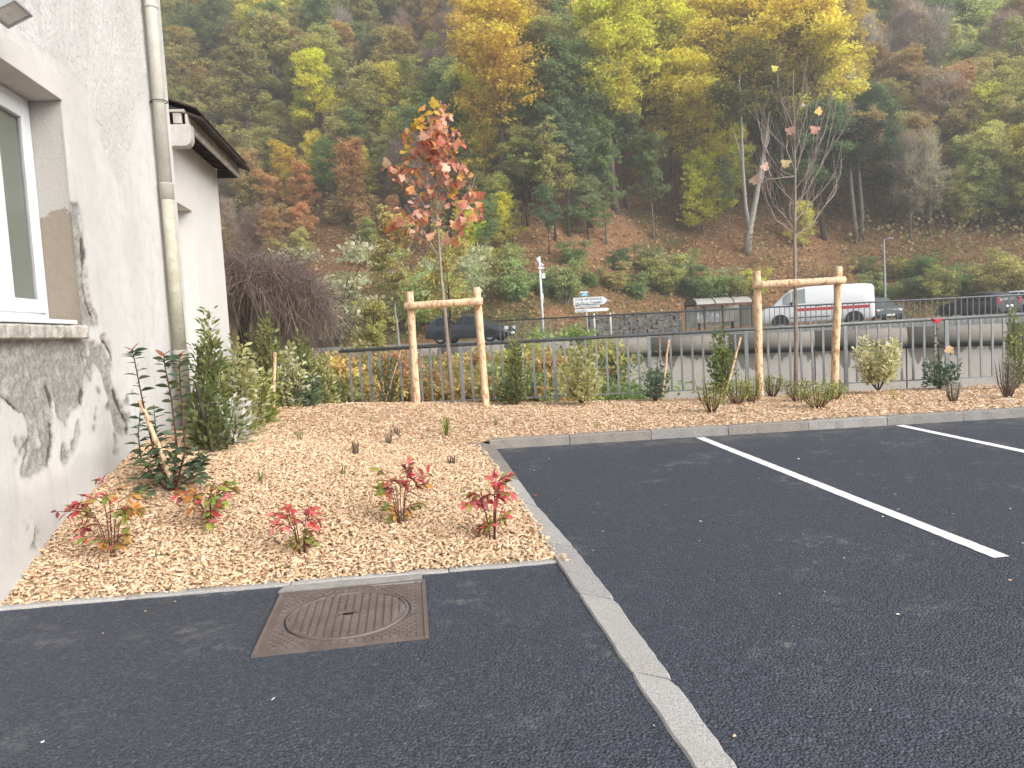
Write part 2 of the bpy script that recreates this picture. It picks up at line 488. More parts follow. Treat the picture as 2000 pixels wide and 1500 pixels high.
for sgn in (-1, 1):
    mb.box((sgn * (hx - .012), 0, T + .003), (.02, hy * 2, .008)); mb.box((0, sgn * (hy - .008), T + .003), (hx * 2 - .05, .014, .008))
    mb.box((sgn * (hx - .055), 0, T + .003), (.012, hy * 2 - .06, .007))
mb.build('frame', IRON, man)
mb = MB(); n = 96
ring = [(RL * math.cos(2 * math.pi * i / n), RL * math.sin(2 * math.pi * i / n)) for i in range(n)]
mb.prism(ring, -.03, T - .001, lambda u, w, d: (u, w, d))
for i in range(n):
    (x0, y0), (x1, y1) = ring[i], ring[(i + 1) % n]; k = 1 - .016 / RL
    mb.quad((x0, y0, T - .001), (x1, y1, T - .001), (x1 * .99, y1 * .99, T + .006), (x0 * .99, y0 * .99, T + .006))
    mb.quad((x0 * .99, y0 * .99, T + .006), (x1 * .99, y1 * .99, T + .006), (x1 * k, y1 * k, T + .006), (x0 * k, y0 * k, T + .006))
    mb.quad((x0 * k, y0 * k, T + .006), (x1 * k, y1 * k, T + .006), (x1 * k * .992, y1 * k * .992, T - .001), (x0 * k * .992, y0 * k * .992, T - .001))
for i in range(-30, 31):
    for j in range(-30, 31):
        x, y = i * pit, j * pit * .62 + (pit * .31 if i % 2 else 0)
        if .06 < math.hypot(x, y * 1.6) and math.hypot(x, y) < RL - .028:
            mb.box((x, y, T + .002), (pit * .78, pit * .47, .011), taper=.82)
mb.build('lid', IRON, man)
DARK = M('dark_gap', (0.008, 0.007, 0.007), 0.9, 0.1)
mb = MB(); mb.box((0, 0, T + .0005), (.058, .017, .004)); mb.build('key_hole', DARK, man)
mb = MB(); mb.tube([(.048 * math.cos(a), .034 * math.sin(a), T + .002) for a in [2 * math.pi * i / 24 for i in range(25)]], .004, 5, caps=False); mb.build('key_hole_rim', IRON, man)

# ================================================================== WOOD CHIP BED
def wxyz(s, z, n=0.0):
    v = hw(n, s, z); return (v.x, v.y, v.z)
ctrl = []
for px, py, n in ((8, 1176, 0), (55, 1112, 0), (101, 1050, 0), (190, 955, 0), (262, 882, 0)):
    s_, z_ = wl(px, py, n); ctrl.append(wxyz(s_, z_, n))
ctrl += [wxyz(3.7, 0.70), wxyz(6.0, 0.70, -.1), wxyz(8.5, 0.64, 0)]
for P in [FE0 + FD * (FL * f) for f in (0.1, .3, .5, .7, .9, 1.0)]: ctrl.append((P.x + FN.x * .07, P.y + FN.y * .07, SLOPE * P.y + 0.015))
for u in (0.05, .25, .5, .75, .95):
    P, h = along(SL, SH, u * (SL[1] - SL[0]).length + u * (SL[2] - SL[1]).length); ctrl.append((P.x, P.y, SLOPE * P.y + h - 0.012))
for u in (0, 1.5, 3, 4.5, 6, 8, 10):
    P = KB0 + KD * u + KN * .15; ctrl.append((P.x, P.y, SLOPE * P.y + KH - .012))
def fence_y(x): return 13.25 - 0.085 * x
for x, z in ((-3.2, .45), (-2, .42), (-.6, .36), (.8, .30), (2.5, .27), (4.5, .25), (7, .24), (9, .24), (11, .24)): ctrl.append((x, fence_y(x) - .05, z))
for px, py, Y in ((600, 789, 12.0), (760, 789, 12.2)):
    v = at(px, py, Y); ctrl.append((v.x, v.y, v.z))
for u in (1.0, 2.5, 4.0, 6.0, 8.0):
    P = KB0 + KD * u + KN * .15; fy = fence_y(P.x); z0_, z1_ = SLOPE * P.y + KH - .012, float(np.interp(P.x, [-2, -.6, .8, 2.5, 4.5, 7], [.42, .36, .30, .27, .25, .24]))
    for f in (.33, .66): ctrl.append((P.x, P.y + (fy - P.y) * f, z0_ + (z1_ - z0_) * f + .015))
ctrl = np.array(ctrl)
def tps_fit(P, lam=2e-3):
    n = len(P); d2 = ((P[:, None, :2] - P[None, :, :2]) ** 2).sum(-1); K = np.where(d2 > 0, .5 * d2 * np.log(d2 + 1e-12), 0) + lam * np.eye(n)
    Q = np.c_[np.ones(n), P[:, :2]]; A = np.block([[K, Q], [Q.T, np.zeros((3, 3))]])
    return np.linalg.solve(A, np.r_[P[:, 2], 0, 0, 0])
_w = tps_fit(ctrl)
def zb(x, y):
    x = np.asarray(x, float); y = np.asarray(y, float); sh = x.shape; q = np.c_[x.ravel(), y.ravel()]
    d2 = ((q[:, None, :] - ctrl[None, :, :2]) ** 2).sum(-1); K = np.where(d2 > 0, .5 * d2 * np.log(d2 + 1e-12), 0)
    return (K @ _w[:-3] + _w[-3] + q @ _w[-2:]).reshape(sh)
def bed_hit(px, py):
    d = ray(px, py); ts = np.arange(3.5, 16, .02)
    P = np.array(EYE)[None] + ts[:, None] * np.array(d)[None]
    k = np.nonzero(P[:, 2] < zb(P[:, 0], P[:, 1]))[0]
    i = k[0] if len(k) else len(ts) - 1
    return Vector(P[i])
hp = [hw(-.3, s, 0) for s in (-.2, 3.9, 9.0)]
bed_poly = [tuple(FE0 + FN * .05), tuple(FE1 + FN * .05)]
bed_poly += [tuple(SL[2].lerp(SR[2], .3)), tuple(SL[1].lerp(SR[1], .3)), tuple(SL[0].lerp(SR[0], .3)), tuple(KB0 + KD * .05 + KN * .10)]
bed_poly += [tuple(KB0 + KD * 9.4 + KN * .10), (10.5, fence_y(10.5) + .02), (-3.3, fence_y(-3.3) + .02), (-6.2, 13.4), (hp[2].x, hp[2].y), (hp[1].x, hp[1].y), (hp[0].x, hp[0].y)]
X, Y = np.meshgrid(np.arange(-6.4, 10.5, .07), np.arange(4.4, 13.8, .07))
nx = X.shape[1]; inside = inpoly(X, Y, bed_poly)
Z = zb(X, Y) + .012 * fbm(X * 5, Y * 5, 3) - .012
V = np.stack([X, Y, Z], -1).reshape(-1, 3); idx = np.arange(X.size).reshape(X.shape)
ok = inside[:-1, :-1] | inside[1:, :-1] | inside[:-1, 1:] | inside[1:, 1:]
allin = inside[:-1, :-1] & inside[1:, :-1] & inside[:-1, 1:] & inside[1:, 1:]
F = np.stack([idx[:-1, :-1][allin], idx[:-1, 1:][allin], idx[1:, 1:][allin], idx[1:, :-1][allin]], -1)
t = NT('chip_soil'); c_ = t.mix(t.ramp(t.noise(70, 5, .7), [(.35, 0), (.7, 1)]), (.42, .29, .18), (.72, .55, .39))
BEDM = t.end(t.bsdf(c_, .9, .15, t.bump(t.noise(60, 4), .8, .02)).outputs[0])
o = O('wood_chip_bed', np_mesh('wood_chip_bed', V, F, smooth=True), BEDM); tag(o, 'planting bed under pale wood chips between house, kerb and railing', None, kind='structure')

# the chips themselves
def chips(name, n, box, near, lab):
    x = rng.uniform(box[0], box[1], n); y = rng.uniform(box[2], box[3], n)
    k = inpoly(x, y, bed_poly) & ((y < 8.2 + .9 * rng.random(n)) if near else (y > 8.2 + .9 * rng.random(n))); x, y = x[k], y[k]
    # only where the camera or a step aside could see them
    n = len(x); z = zb(x, y)
    L = rng.lognormal(math.log(.030 if near else .036), .50 if near else .38, n); W = np.minimum(L * rng.uniform(.22, .60, n), .022); Th = rng.uniform(.0025, .006, n)
    L = np.clip(L, .012, .12)
    yaw = rng.uniform(0, 2 * np.pi, n); tilt = rng.normal(0, .32 if near else .22, n); roll = rng.normal(0, .38 if near else .28, n)
    cy, sy, ct, st, cr, sr = np.cos(yaw), np.sin(yaw), np.cos(tilt), np.sin(tilt), np.cos(roll), np.sin(roll)
    ax = np.stack([cy * ct, sy * ct, st], -1)
    s0 = np.stack([-sy, cy, 0 * cy], -1); up = np.cross(ax, s0)
    ay = s0 * cr[:, None] + up * sr[:, None]; az = np.cross(ax, ay)
    c = np.stack([x, y, z + rng.uniform(.0, .022, n)], -1)
    hx, hy, hz = (L / 2)[:, None], (W / 2)[:, None], Th[:, None]
    ta = rng.uniform(.35, 1.0, (n, 1)); tb = rng.uniform(.35, 1.0, (n, 1)); bend = (rng.normal(0, .10, n) * L)[:, None]
    sk = rng.uniform(-.3, .3, (n, 1))
    top = [c - ax * hx - ay * hy * ta, c - ax * hx * .8 + ay * hy * tb * .9, c + ay * hy + az * bend, c + ax * hx * (1 - .2) + ay * hy * ta * .8, c + ax * hx - ay * hy * tb * .7, c - ay * hy + az * bend + ax * hx * sk]
    if near:
        V = np.stack(top + [p - az * hz * 1.6 for p in top], 1)                           # 12 verts
        b = np.arange(n)[:, None] * 12
        F = np.concatenate([b + np.array([q]) for q in ([0, 5, 2, 1], [5, 4, 3, 2], [0, 1, 7, 6], [1, 2, 8, 7], [2, 3, 9, 8], [3, 4, 10, 9], [4, 5, 11, 10], [5, 0, 6, 11])])
    else:
        V = np.stack(top, 1); b = np.arange(n)[:, None] * 6
        F = np.concatenate([b + np.array([q]) for q in ([0, 5, 2, 1], [5, 4, 3, 2])])
    pal = np.array([(.70, .52, .36), (.76, .60, .44), (.65, .465, .31), (.80, .67, .53), (.55, .37, .24), (.73, .555, .42), (.45, .30, .19)])
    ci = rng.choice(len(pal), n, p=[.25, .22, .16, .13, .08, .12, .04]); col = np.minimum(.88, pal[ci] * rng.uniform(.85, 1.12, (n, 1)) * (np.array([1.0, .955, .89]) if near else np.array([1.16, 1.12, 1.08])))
    kk = V.shape[1]
    col4 = np.concatenate([np.repeat(col[:, None, :], kk, 1), np.ones((n, kk, 1))], -1)
    o = O(name, np_mesh(name, V.reshape(-1, 3), F, col4.reshape(-1, 4)), CHIP); tag(o, lab, None, kind='stuff'); return o
t = NT('wood_chip'); cc = t.attr('Col').outputs['Color']
v_ = t.n('ShaderNodeMapping'); v_.inputs['Scale'].default_value = (1, 1, 1); t.l(t.coord(), v_.inputs['Vector'])
cc = t.mix(t.ramp(t.noise(120, 3, .6), [(.3, .0), (.75, .3)]), cc, (.48, .33, .19))
CHIP = t.end(t.bsdf(cc, .75, .2, t.bump(t.noise(300, 2), .3, .002)).outputs[0])
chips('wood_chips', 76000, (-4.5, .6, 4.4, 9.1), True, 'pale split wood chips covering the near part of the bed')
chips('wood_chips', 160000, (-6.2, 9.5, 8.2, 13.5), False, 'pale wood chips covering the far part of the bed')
# strays on the asphalt
n = 150
x = rng.uniform(-2.6, 4.5, n); y = rng.uniform(2.2, 9.0, n); k = ~inpoly(x, y, bed_poly); x, y = x[k], y[k]; n = len(x)
L = rng.uniform(.003, .009, n); big = rng.random(n) < .06; L[big] *= 2.0; a = rng.uniform(0, 6.28, n); z = SLOPE * y + .006
dx, dy = np.cos(a) * L, np.sin(a) * L; ex_, ey_ = -dy * .45, dx * .45
V = np.stack([np.stack([x - dx - ex_, y - dy - ey_, z], -1), np.stack([x + dx - ex_, y + dy - ey_, z], -1), np.stack([x + dx + ex_, y + dy + ey_, z + .003], -1), np.stack([x - dx + ex_, y - dy + ey_, z + .003], -1)], 1)
pal = np.array([(.7, .68, .64), (.62, .46, .28), (.75, .74, .72)]); ci = rng.choice(3, n); col = np.concatenate([np.repeat(pal[ci][:, None], 4, 1), np.ones((n, 4, 1))], -1)
o = O('stray_chips', np_mesh('stray_chips', V.reshape(-1, 3), np.arange(4 * n).reshape(n, 4), col.reshape(-1, 4)), CHIP); tag(o, 'small stones and stray wood chips scattered on the asphalt', None, kind='stuff')
# ================================================================== HOUSE
def hp2(poly, n=0.0): return [wl(px, py, n) for px, py in poly]
S_END = wl(352, 470)[0]                                  # far corner of the facade
s_r, z_top = wl(117, 196)                                # window opening: far upper corner
z_sill = wl(150, 634)[1]
s_l = s_r - 1.30
house = empty('house', HO, HANG, 'old off white house with peeling plaster, a white window and a downpipe', 'house')
Z_EAVE = 6.6
# --- plaster: a finely cut sheet whose peeled areas are real recesses
A_ = [(-60, 668), (190, 668), (207, 700), (186, 716), (172, 735), (163, 765), (158, 787), (140, 800), (130, 832), (117, 848), (113, 820), (109, 790), (104, 770), (98, 762), (101, 800), (106, 850), (101, 905), (85, 911), (45, 928), (43, 915), (58, 880), (60, 850), (53, 820), (40, 802), (20, 785), (-60, 740)]
B_ = [(190, 652), (208, 655), (222, 690), (223, 715), (214, 722), (220, 765), (236, 800), (253, 825), (249, 845), (235, 849), (222, 832), (213, 780), (200, 740), (186, 705), (185, 680)]
C_ = [(136, 395), (152, 398), (160, 440), (166, 490), (170, 540), (178, 590), (192, 622), (190, 634), (160, 632), (154, 560), (146, 480)]
D_ = [(30, 1048), (70, 1030), (78, 1062), (60, 1092), (30, 1108)]
polysA = [hp2(A_), hp2(B_), hp2(C_)]
rough_poly = hp2([(-20, 20), (60, -60), (292, -60), (296, 150), (262, 205), (243, 330), (228, 352), (203, 290), (182, 232), (172, 172), (120, 128), (60, 78)])
base_poly = hp2([(-40, 940), (60, 965), (150, 905), (275, 815), (300, 900), (-40, 1300)])
cracks = [hp2(c) for c in ([(97, 760), (100, 775), (103, 792)], [(103, 828), (106, 855), (102, 885), (97, 908)], [(54, 815), (60, 850), (57, 880), (46, 922)], [(222, 765), (236, 798), (252, 825), (249, 845)],
          [(205, 668), (214, 685), (219, 700)], [(163, 690), (168, 705)], [(163, 465), (167, 500), (165, 540), (172, 590), (184, 615)], [(40, 802), (20, 784), (0, 762)], [(163, 765), (159, 787)])]
DS = 0.016
S0, ZB0, ZT0 = -0.5, -0.25, 5.75
ss = np.arange(S0, S_END + 1e-6, DS); ss[-1] = S_END
zz = np.arange(ZB0, ZT0, DS)
SS, ZZ = np.meshgrid(ss, zz)
jx = SS + .022 * fbm(SS * 9, ZZ * 9, 5) + .010 * vnoise(SS * 40, ZZ * 40, 8); jz = ZZ + .022 * fbm(SS * 9, ZZ * 9, 15) + .010 * vnoise(SS * 40, ZZ * 40, 18)
chip = np.zeros(SS.shape)
for p_ in polysA: chip = np.maximum(chip, inpoly(jx, jz, p_))
# islands of coat left inside the peeled area, small extra flakes outside it
isl = fbm(SS * 5 + 3, ZZ * 5, 33) > .42
chip = np.where(isl & (chip > 0), 0.0, chip)
rim = inpoly(SS, ZZ, hp2([(-60, 640), (230, 640), (285, 870), (-60, 960)]))
chip = np.where(rim & (fbm(SS * 7, ZZ * 7, 51) > .36), 1.0, chip)
low = inpoly(SS, ZZ, hp2([(-60, 1000), (70, 1010), (80, 1060), (-60, 1180)]))
chip = np.where(low & (fbm(SS * 6, ZZ * 6, 71) > .33), 1.0, chip)
def smooth(a):
    b = np.pad(a, 1, mode='edge'); return (b[:-2, 1:-1] + b[2:, 1:-1] + b[1:-1, :-2] + b[1:-1, 2:] + 2 * b[1:-1, 1:-1]) / 6
chips_ = smooth(chip)
crack = np.zeros(SS.shape)
for c in cracks:
    for (a0, b0), (a1, b1) in zip(c[:-1], c[1:]):
        L2 = (a1 - a0) ** 2 + (b1 - b0) ** 2; tt = np.clip(((jx - a0) * (a1 - a0) + (jz - b0) * (b1 - b0)) / L2, 0, 1)
        dd = np.hypot(jx - a0 - tt * (a1 - a0), jz - b0 - tt * (b1 - b0)); wdt = .022 + .012 * vnoise(SS * 12, ZZ * 12, 3)
        crack = np.maximum(crack, np.clip(1.4 - dd / wdt, 0, 1))
roughz = smooth(smooth(inpoly(SS + .12 * fbm(SS * 3, ZZ * 3, 9), ZZ + .12 * fbm(SS * 3, ZZ * 3, 19), rough_poly).astype(float)))
basez = smooth(inpoly(SS + .08 * fbm(SS * 4, ZZ * 4, 29), ZZ + .08 * fbm(SS * 4, ZZ * 4, 39), base_poly).astype(float))
N_ = .006 * fbm(SS * 1.7, ZZ * 1.7, 61)                                            # hand-trowelled waviness
N_ += -.013 * chips_ + chips_ * (.003 * vnoise(SS * 28, ZZ * 28, 4) + .003 * fbm(SS * 60, ZZ * 60, 6, 2))
N_ += -.022 * crack
N_ += roughz * (.0016 * vnoise(SS * 33, ZZ * 33, 14) + .0022 * vnoise(SS * 62, ZZ * 62, 24) - .004 * (vnoise(SS * 26, ZZ * 26, 44) > .66))
N_ += .012 * (1 - np.clip((ZZ - .55) / .5, 0, 1)) * 0
N_ = np.where((SS < s_r + .02) & (SS > s_l - .02) & (ZZ < z_top + .02) & (ZZ > z_sill - .02), np.clip(N_, -.012, .012), N_)
V = np.stack([N_, SS, ZZ], -1).reshape(-1, 3)
nx_ = len(ss); idx = np.arange(SS.size).reshape(SS.shape)
cs, cz = (SS[:-1, :-1] + SS[1:, 1:]) / 2, (ZZ[:-1, :-1] + ZZ[1:, 1:]) / 2
keep = ~((cs > s_l) & (cs < s_r) & (cz > z_sill) & (cz < z_top))
F = np.stack([idx[:-1, :-1][keep], idx[:-1, 1:][keep], idx[1:, 1:][keep], idx[1:, :-1][keep]], -1)
cmask = np.clip(np.maximum(smooth(smooth(chips_)) * 2.4, smooth(crack) * 2.5), 0, 1)
for _ in range(14): basez = smooth(basez)
col = np.stack([cmask, crack, roughz, basez], -1).reshape(-1, 4)
t = NT('old_plaster')
a = t.attr('Col'); sp = t.n('ShaderNodeSeparateColor'); t.l(a.outputs['Color'], sp.inputs[0])
n1 = t.noise(1.3, 6, .6); n2 = t.noise(9, 6, .65); n3 = t.noise(55, 4, .6); n4 = t.noise(28, 5, .75)
paint = t.mix(t.ramp(n1, [(.38, 0), (.66, 1)]), (.57, .565, .55), (.665, .66, .65))
paint = t.mix(t.ramp(n2, [(.5, 0), (.76, .42)]), paint, (.42, .41, .395))
paint = t.mix(t.math('MULTIPLY', t.ramp(n4, [(.52, 0), (.66, 1)]), t.math('ADD', t.math('MULTIPLY', sp.outputs[2], .55), .05)), paint, (.26, .25, .24))
mp_ = t.n('ShaderNodeMapping'); mp_.inputs['Scale'].default_value = (1, 1, .16); t.l(t.coord(), mp_.inputs['Vector'])
paint = t.mix(t.ramp(t.noise(6.5, 5, .65, vec=mp_.outputs[0]), [(.54, 0), (.72, .40)]), paint, (.40, .39, .375))
paint = t.mix(t.ramp(t.noise(19, 5, .7), [(.63, 0), (.70, .5)]), paint, (.36, .35, .335))
# rising damp and grime in the foot coat, with its own ragged shape
ba = t.attr('Col'); foot = t.math('MULTIPLY', ba.outputs['Alpha'], t.ramp(n1, [(.3, .45), (.7, 1.0)]))
paint = t.mix(t.math('MULTIPLY', foot, .5), paint, (.36, .36, .355))
ren = t.mix(t.ramp(n4, [(.32, 0), (.66, 1)]), (.19, .185, .175), (.42, .41, .395))
ren = t.mix(t.ramp(n2, [(.5, 0), (.62, .8)]), ren, (.47, .455, .43))
ren = t.mix(t.ramp(n3, [(.58, 0), (.7, .75)]), ren, (.10, .095, .09))
c = t.mix(sp.outputs[0], paint, ren)
c = t.mix(t.ramp(sp.outputs[1], [(.35, 0), (.8, .85)]), c, (.05, .047, .043))  # shade down in the cracks is painted in as dark colour
h = t.math('ADD', t.math('MULTIPLY', n3, .5), t.math('MULTIPLY', n4, t.math('ADD', sp.outputs[2], t.math('ADD', sp.outputs[0], .15))))
PLASTER = t.end(t.bsdf(c, .88, .2, t.bump(h, .55, .012)).outputs[0])
O('facade', np_mesh('facade', V, F, col, smooth=True), PLASTER, house)
PLAIN = M('plain_plaster', (.60, .58, .55), .88, .2, .08, 3, .35, 70, col2=(.66, .645, .615))
# the rest of the shell (out of the picture): flat walls and a roof
mb = MB()
mb.box((-.15, S0 - 2.5, 2.9), (.3, 5.0, 7.4)); mb.box((-.15, (S0 + S_END) / 2, (5.75 + Z_EAVE) / 2 - .01), (.292, S_END - S0, Z_EAVE - 5.75 - .02))
mb.box((-3.4, S_END - .151, 3.2), (6.1, .3, 6.9)); mb.box((-6.6, S0 - .6, 3.2), (.3, 9.2, 6.9)); mb.box((-3.3, -5.6, 3.2), (6.2, .3, 6.9))
mb.build('wall', PLAIN, house)
TILE = M('roof_tile', (.045, .038, .035), .8, .25, .3, 9, .4, 60, col2=(.09, .075, .068))
mb = MB()
for sx in (-1, 1):
    rot = Matrix.Rotation(R(32) * sx, 3, 'Y'); mb.box((-3.3 + sx * 1.95, -.95, Z_EAVE + 1.3), (4.7, 10.4, .12), rot)
mb.build('roof', TILE, house)
# room behind the window
ROOM = M('room_wall', (.30, .29, .27), .9, .1)
mb = MB(); x0, x1 = -2.6, -.32; y0, y1 = s_l - .6, s_r + .5; q0, q1 = z_sill - .9, z_top + .35
mb.quad((x0, y0, q0), (x0, y1, q0), (x0, y1, q1), (x0, y0, q1)); mb.quad((x0, y0, q0), (x1, y0, q0), (x1, y0, q1), (x0, y0, q1)); mb.quad((x0, y1, q0), (x1, y1, q0), (x1, y1, q1), (x0, y1, q1))
mb.quad((x0, y0, q0), (x1, y0, q0), (x1, y1, q0), (x0, y1, q0)); mb.quad((x0, y0, q1), (x1, y0, q1), (x1, y1, q1), (x0, y1, q1))
mb.build('room', ROOM, house)
# window reveal: dull grey brown coat with peeled patches
t = NT('reveal_plaster')
a1 = t.noise(2.6, 6, .62, dist=.3); tc = t.n('ShaderNodeSeparateXYZ'); t.l(t.coord(), tc.inputs[0])
zf = t.math('MULTIPLY', t.math('SUBTRACT', z_top - .55, tc.outputs[2]), 1.6)
pk = t.ramp(t.math('ADD', a1, t.math('MULTIPLY', t.n('ShaderNodeClamp').outputs[0], 0)), [(.5, 0), (.52, 1)])
cl = t.n('ShaderNodeClamp'); t.l(zf, cl.inputs[0])
pk = t.ramp(t.math('ADD', t.math('MULTIPLY', a1, .8), t.math('MULTIPLY', cl.outputs[0], .45)), [(.60, 0), (.63, 1)])
cR = t.mix(pk, t.mix(t.noise(30, 4), (.36, .345, .325), (.43, .415, .39)), t.mix(t.noise(18, 5), (.23, .195, .155), (.31, .265, .215)))
REVEAL = t.end(t.bsdf(cR, .9, .15, t.bump(t.math('ADD', t.math('MULTIPLY', pk, -1.2), t.noise(60, 3)), .6, .008)).outputs[0])
RD = .27
mb = MB(); e = .006
mb.quad((-RD, s_r + e, z_sill - .02), (.004, s_r + e, z_sill - .02), (.004, s_r + e, z_top + e), (-RD, s_r + e, z_top + e))
mb.build('reveal', REVEAL, house); mb = MB()
mb.quad((-RD, s_l - e, z_sill - .02), (.004, s_l - e, z_sill - .02), (.004, s_l - e, z_top + e), (-RD, s_l - e, z_top + e))
mb.build('reveal', REVEAL, house)
mb = MB(); mb.box((-RD / 2 + .004, (s_l + s_r) / 2, z_top + .0765), (RD + .024, s_r - s_l + .02, .15))
# lintel band: smooth render slightly proud
zl2 = wl(60, 110)[1]
mb.build('lintel', M('lintel_render', (.50, .475, .45), .85, .2, .05, 5, .2, 60, col2=(.62, .60, .57)), house)
s_e, z_e = wl(119, 152); band_h = max(.12, z_e - z_top)
mb = MB(); mb.box((.006, (s_l - .3 + s_r + .0) / 2, z_top + band_h / 2 + .002), (.022, s_r - s_l + .3, band_h)); mb.build('lintel_band', PLAIN, house, .004)
# stone sill with weathered edge
t = NT('sill_stone'); b1 = t.noise(9, 6, .7); b2 = t.noise(40, 4, .7)
cS = t.mix(t.ramp(b1, [(.42, 0), (.7, 1)]), (.58, .55, .50), (.24, .225, .20)); cS = t.mix(t.ramp(b2, [(.62, 0), (.7, .8)]), cS, (.09, .085, .08))
SILL = t.end(t.bsdf(cS, .85, .2, t.bump(t.math('ADD', b1, b2), .6, .012)).outputs[0])
PROUD = .075
sR, zS1 = wl(176, 661, PROUD); zS0 = wl(150, 636, PROUD)[1]
mb = MB(); ns = 40; prof = [(-RD, zS0 + .012), (PROUD - .012, zS0), (PROUD, zS0 - .012), (PROUD, zS1 + .01), (PROUD - .012, zS1), (-.02, zS1)]
for i in range(ns + 1):
    y = s_l - .15 + (sR - s_l + .15) * i / ns
    for k_, (u, w) in enumerate(prof):
        j = .006 * math.sin(i * 2.1 + k_) * rnd.random() if 0 < k_ < 5 else 0
        mb.v.append((u + j, y, w + j * .7))
for i in range(ns):
    for k_ in range(5): b = i * 6; mb.f.append((b + k_, b + k_ + 1, b + 6 + k_ + 1, b + 6 + k_)); mb.sm.append(False)
mb.f.append(tuple(range(6))); mb.sm.append(False); mb.f.append(tuple(ns * 6 + k_ for k_ in range(6))); mb.sm.append(False)
mb.build('sill', SILL, house)
t = NT('white_plastic'); PVC = t.end(t.bsdf((.76, .78, .80), .4, .4).outputs[0])
t = NT('window_glass'); g = t.bsdf((.012, .013, .014), .03, .6); tr_ = t.n('ShaderNodeBsdfTransparent'); tr_.inputs[0].default_value = (.88, .90, .88, 1)
mx = t.n('ShaderNodeMixShader'); mx.inputs[0].default_value = .22; t.l(tr_.outputs[0], mx.inputs[1]); t.l(g.outputs[0], mx.inputs[2]); GLASS = t.end(mx.outputs[0])
PANE_BACKING = M('pale_pane_backing', (.78, .76, .71), .9, .1, .06, 3)  # pale sheet added close behind the panes to make the glass look lighter
# window: fixed frame, two sashes, panes
XF = -RD + .005
win = O('window', None, None, house)
zf0, zf1 = zS0 + .045, z_top - .002
def frame(name, y0, y1, q0, q1, w, x, th, parent, m=PVC):
    mb = MB()
    mb.box((x, y0 + w / 2, (q0 + q1) / 2), (th, w, q1 - q0)); mb.box((x, y1 - w / 2, (q0 + q1) / 2), (th, w, q1 - q0))
    mb.box((x, (y0 + y1) / 2, q0 + w / 2), (th, y1 - y0 - 2 * w - .0005, w)); mb.box((x, (y0 + y1) / 2, q1 - w / 2), (th, y1 - y0 - 2 * w - .0005, w))
    return mb.build(name, m, parent, .006)
frame('window_frame', s_l, s_r, zf0, zf1, .085, XF, .07, win)
ym = (s_l + s_r) / 2
for (y0, y1) in ((s_l + .07, ym - .002), (ym + .002, s_r - .07)):
    sh = frame('sash', y0, y1, zf0 + .07, zf1 - .07, .10, XF + .022, .062, win)
    mb = MB(); mb.box((XF + .02, (y0 + y1) / 2, (zf0 + zf1) / 2), (.012, y1 - y0 - .19, zf1 - zf0 - .33)); mb.build('pane', GLASS, win); mb = MB(); mb.box((XF + .006, (y0 + y1) / 2, (zf0 + zf1) / 2), (.003, y1 - y0 - .19, zf1 - zf0 - .33)); mb.build('pane_backing', PANE_BACKING, win)
    mb = MB(); yy0, yy1, qq0, qq1 = y0 + .10, y1 - .10, zf0 + .17, zf1 - .17
    for c_, sz in (((XF + .03, yy0 + .005, (qq0 + qq1) / 2), (.02, .01, qq1 - qq0)), ((XF + .03, yy1 - .005, (qq0 + qq1) / 2), (.02, .01, qq1 - qq0))): mb.box(c_, sz)
    mb.build('gasket', M('grey_gasket', (.38, .39, .40), .6, .3), win)
mb = MB(); mb.box((-.10, (s_l + s_r) / 2 - .1, zS0 + .029), (.30, s_r - s_l + .02 - .2, .032)); mb.build('sill_cap', PVC, win, .005)
# downpipe with a cast iron foot
t = NT('painted_pipe'); c_ = t.mix(t.ramp(t.noise(7, 5, .65), [(.35, 0), (.7, 1)]), (.47, .445, .39), (.58, .56, .50)); c_ = t.mix(t.ramp(t.noise(24, 5, .7), [(.6, 0), (.72, .7)]), c_, (.36, .335, .27))
PIPE = t.end(t.bsdf(c_, .55, .35).outputs[0])
t = NT('mossy_pipe'); c_ = t.mix(t.ramp(t.noise(5, 5, .65), [(.35, 0), (.65, 1)]), (.50, .48, .42), (.37, .36, .25)); c_ = t.mix(t.ramp(t.noise(32, 5, .75), [(.56, 0), (.68, .8)]), c_, (.24, .24, .15))
PIPE2 = t.end(t.bsdf(c_, .7, .25, t.bump(t.noise(60, 3), .3, .006)).outputs[0])
PN = .10
sP = wl(334, 470, PN)[0]; zj = wl(326, 365, PN)[1]; zb_ = wl(348, 690, PN)[1]
pipe = MB().tube([(PN, sP, zj + .02), (PN, sP, 6.4)], .062, 20).build('downpipe', PIPE, house)
MB().tube([(PN, sP, zj - .14), (PN, sP, zj + .02), (PN, sP, zj + .024), (PN, sP, zj + .034)], [.071, .071, .075, .066], 20).build('pipe_collar', PIPE, pipe)
zu = wl(300, 20, PN)[1]
MB().tube([(PN, sP, zu - .02), (PN, sP, zu + .02)], .066, 20).build('pipe_collar', PIPE, pipe)
MB().tube([(PN, sP, zb_), (PN, sP, zj - .10)], .066, 20).build('pipe_length', PIPE2, pipe)
MB().tube([(PN, sP, .1), (PN, sP, zb_ - .13), (PN, sP, zb_ - .12), (PN, sP, zb_ + .03), (PN, sP, zb_ + .035)], [.068, .068, .080, .080, .069], 20).build('pipe_foot', PIPE2, pipe)
for z in (zb_ - .02, zj + .9):
    mb = MB(); mb.tube([(PN + .084 * math.cos(a), sP + .084 * math.sin(a), z) for a in [2 * math.pi * i / 20 for i in range(21)]], .006, 5, caps=False); mb.box((.02, sP, z), (.05, .02, .02)); mb.build('bracket', M('dark_bracket', (.10, .095, .09), .7, .3), pipe)

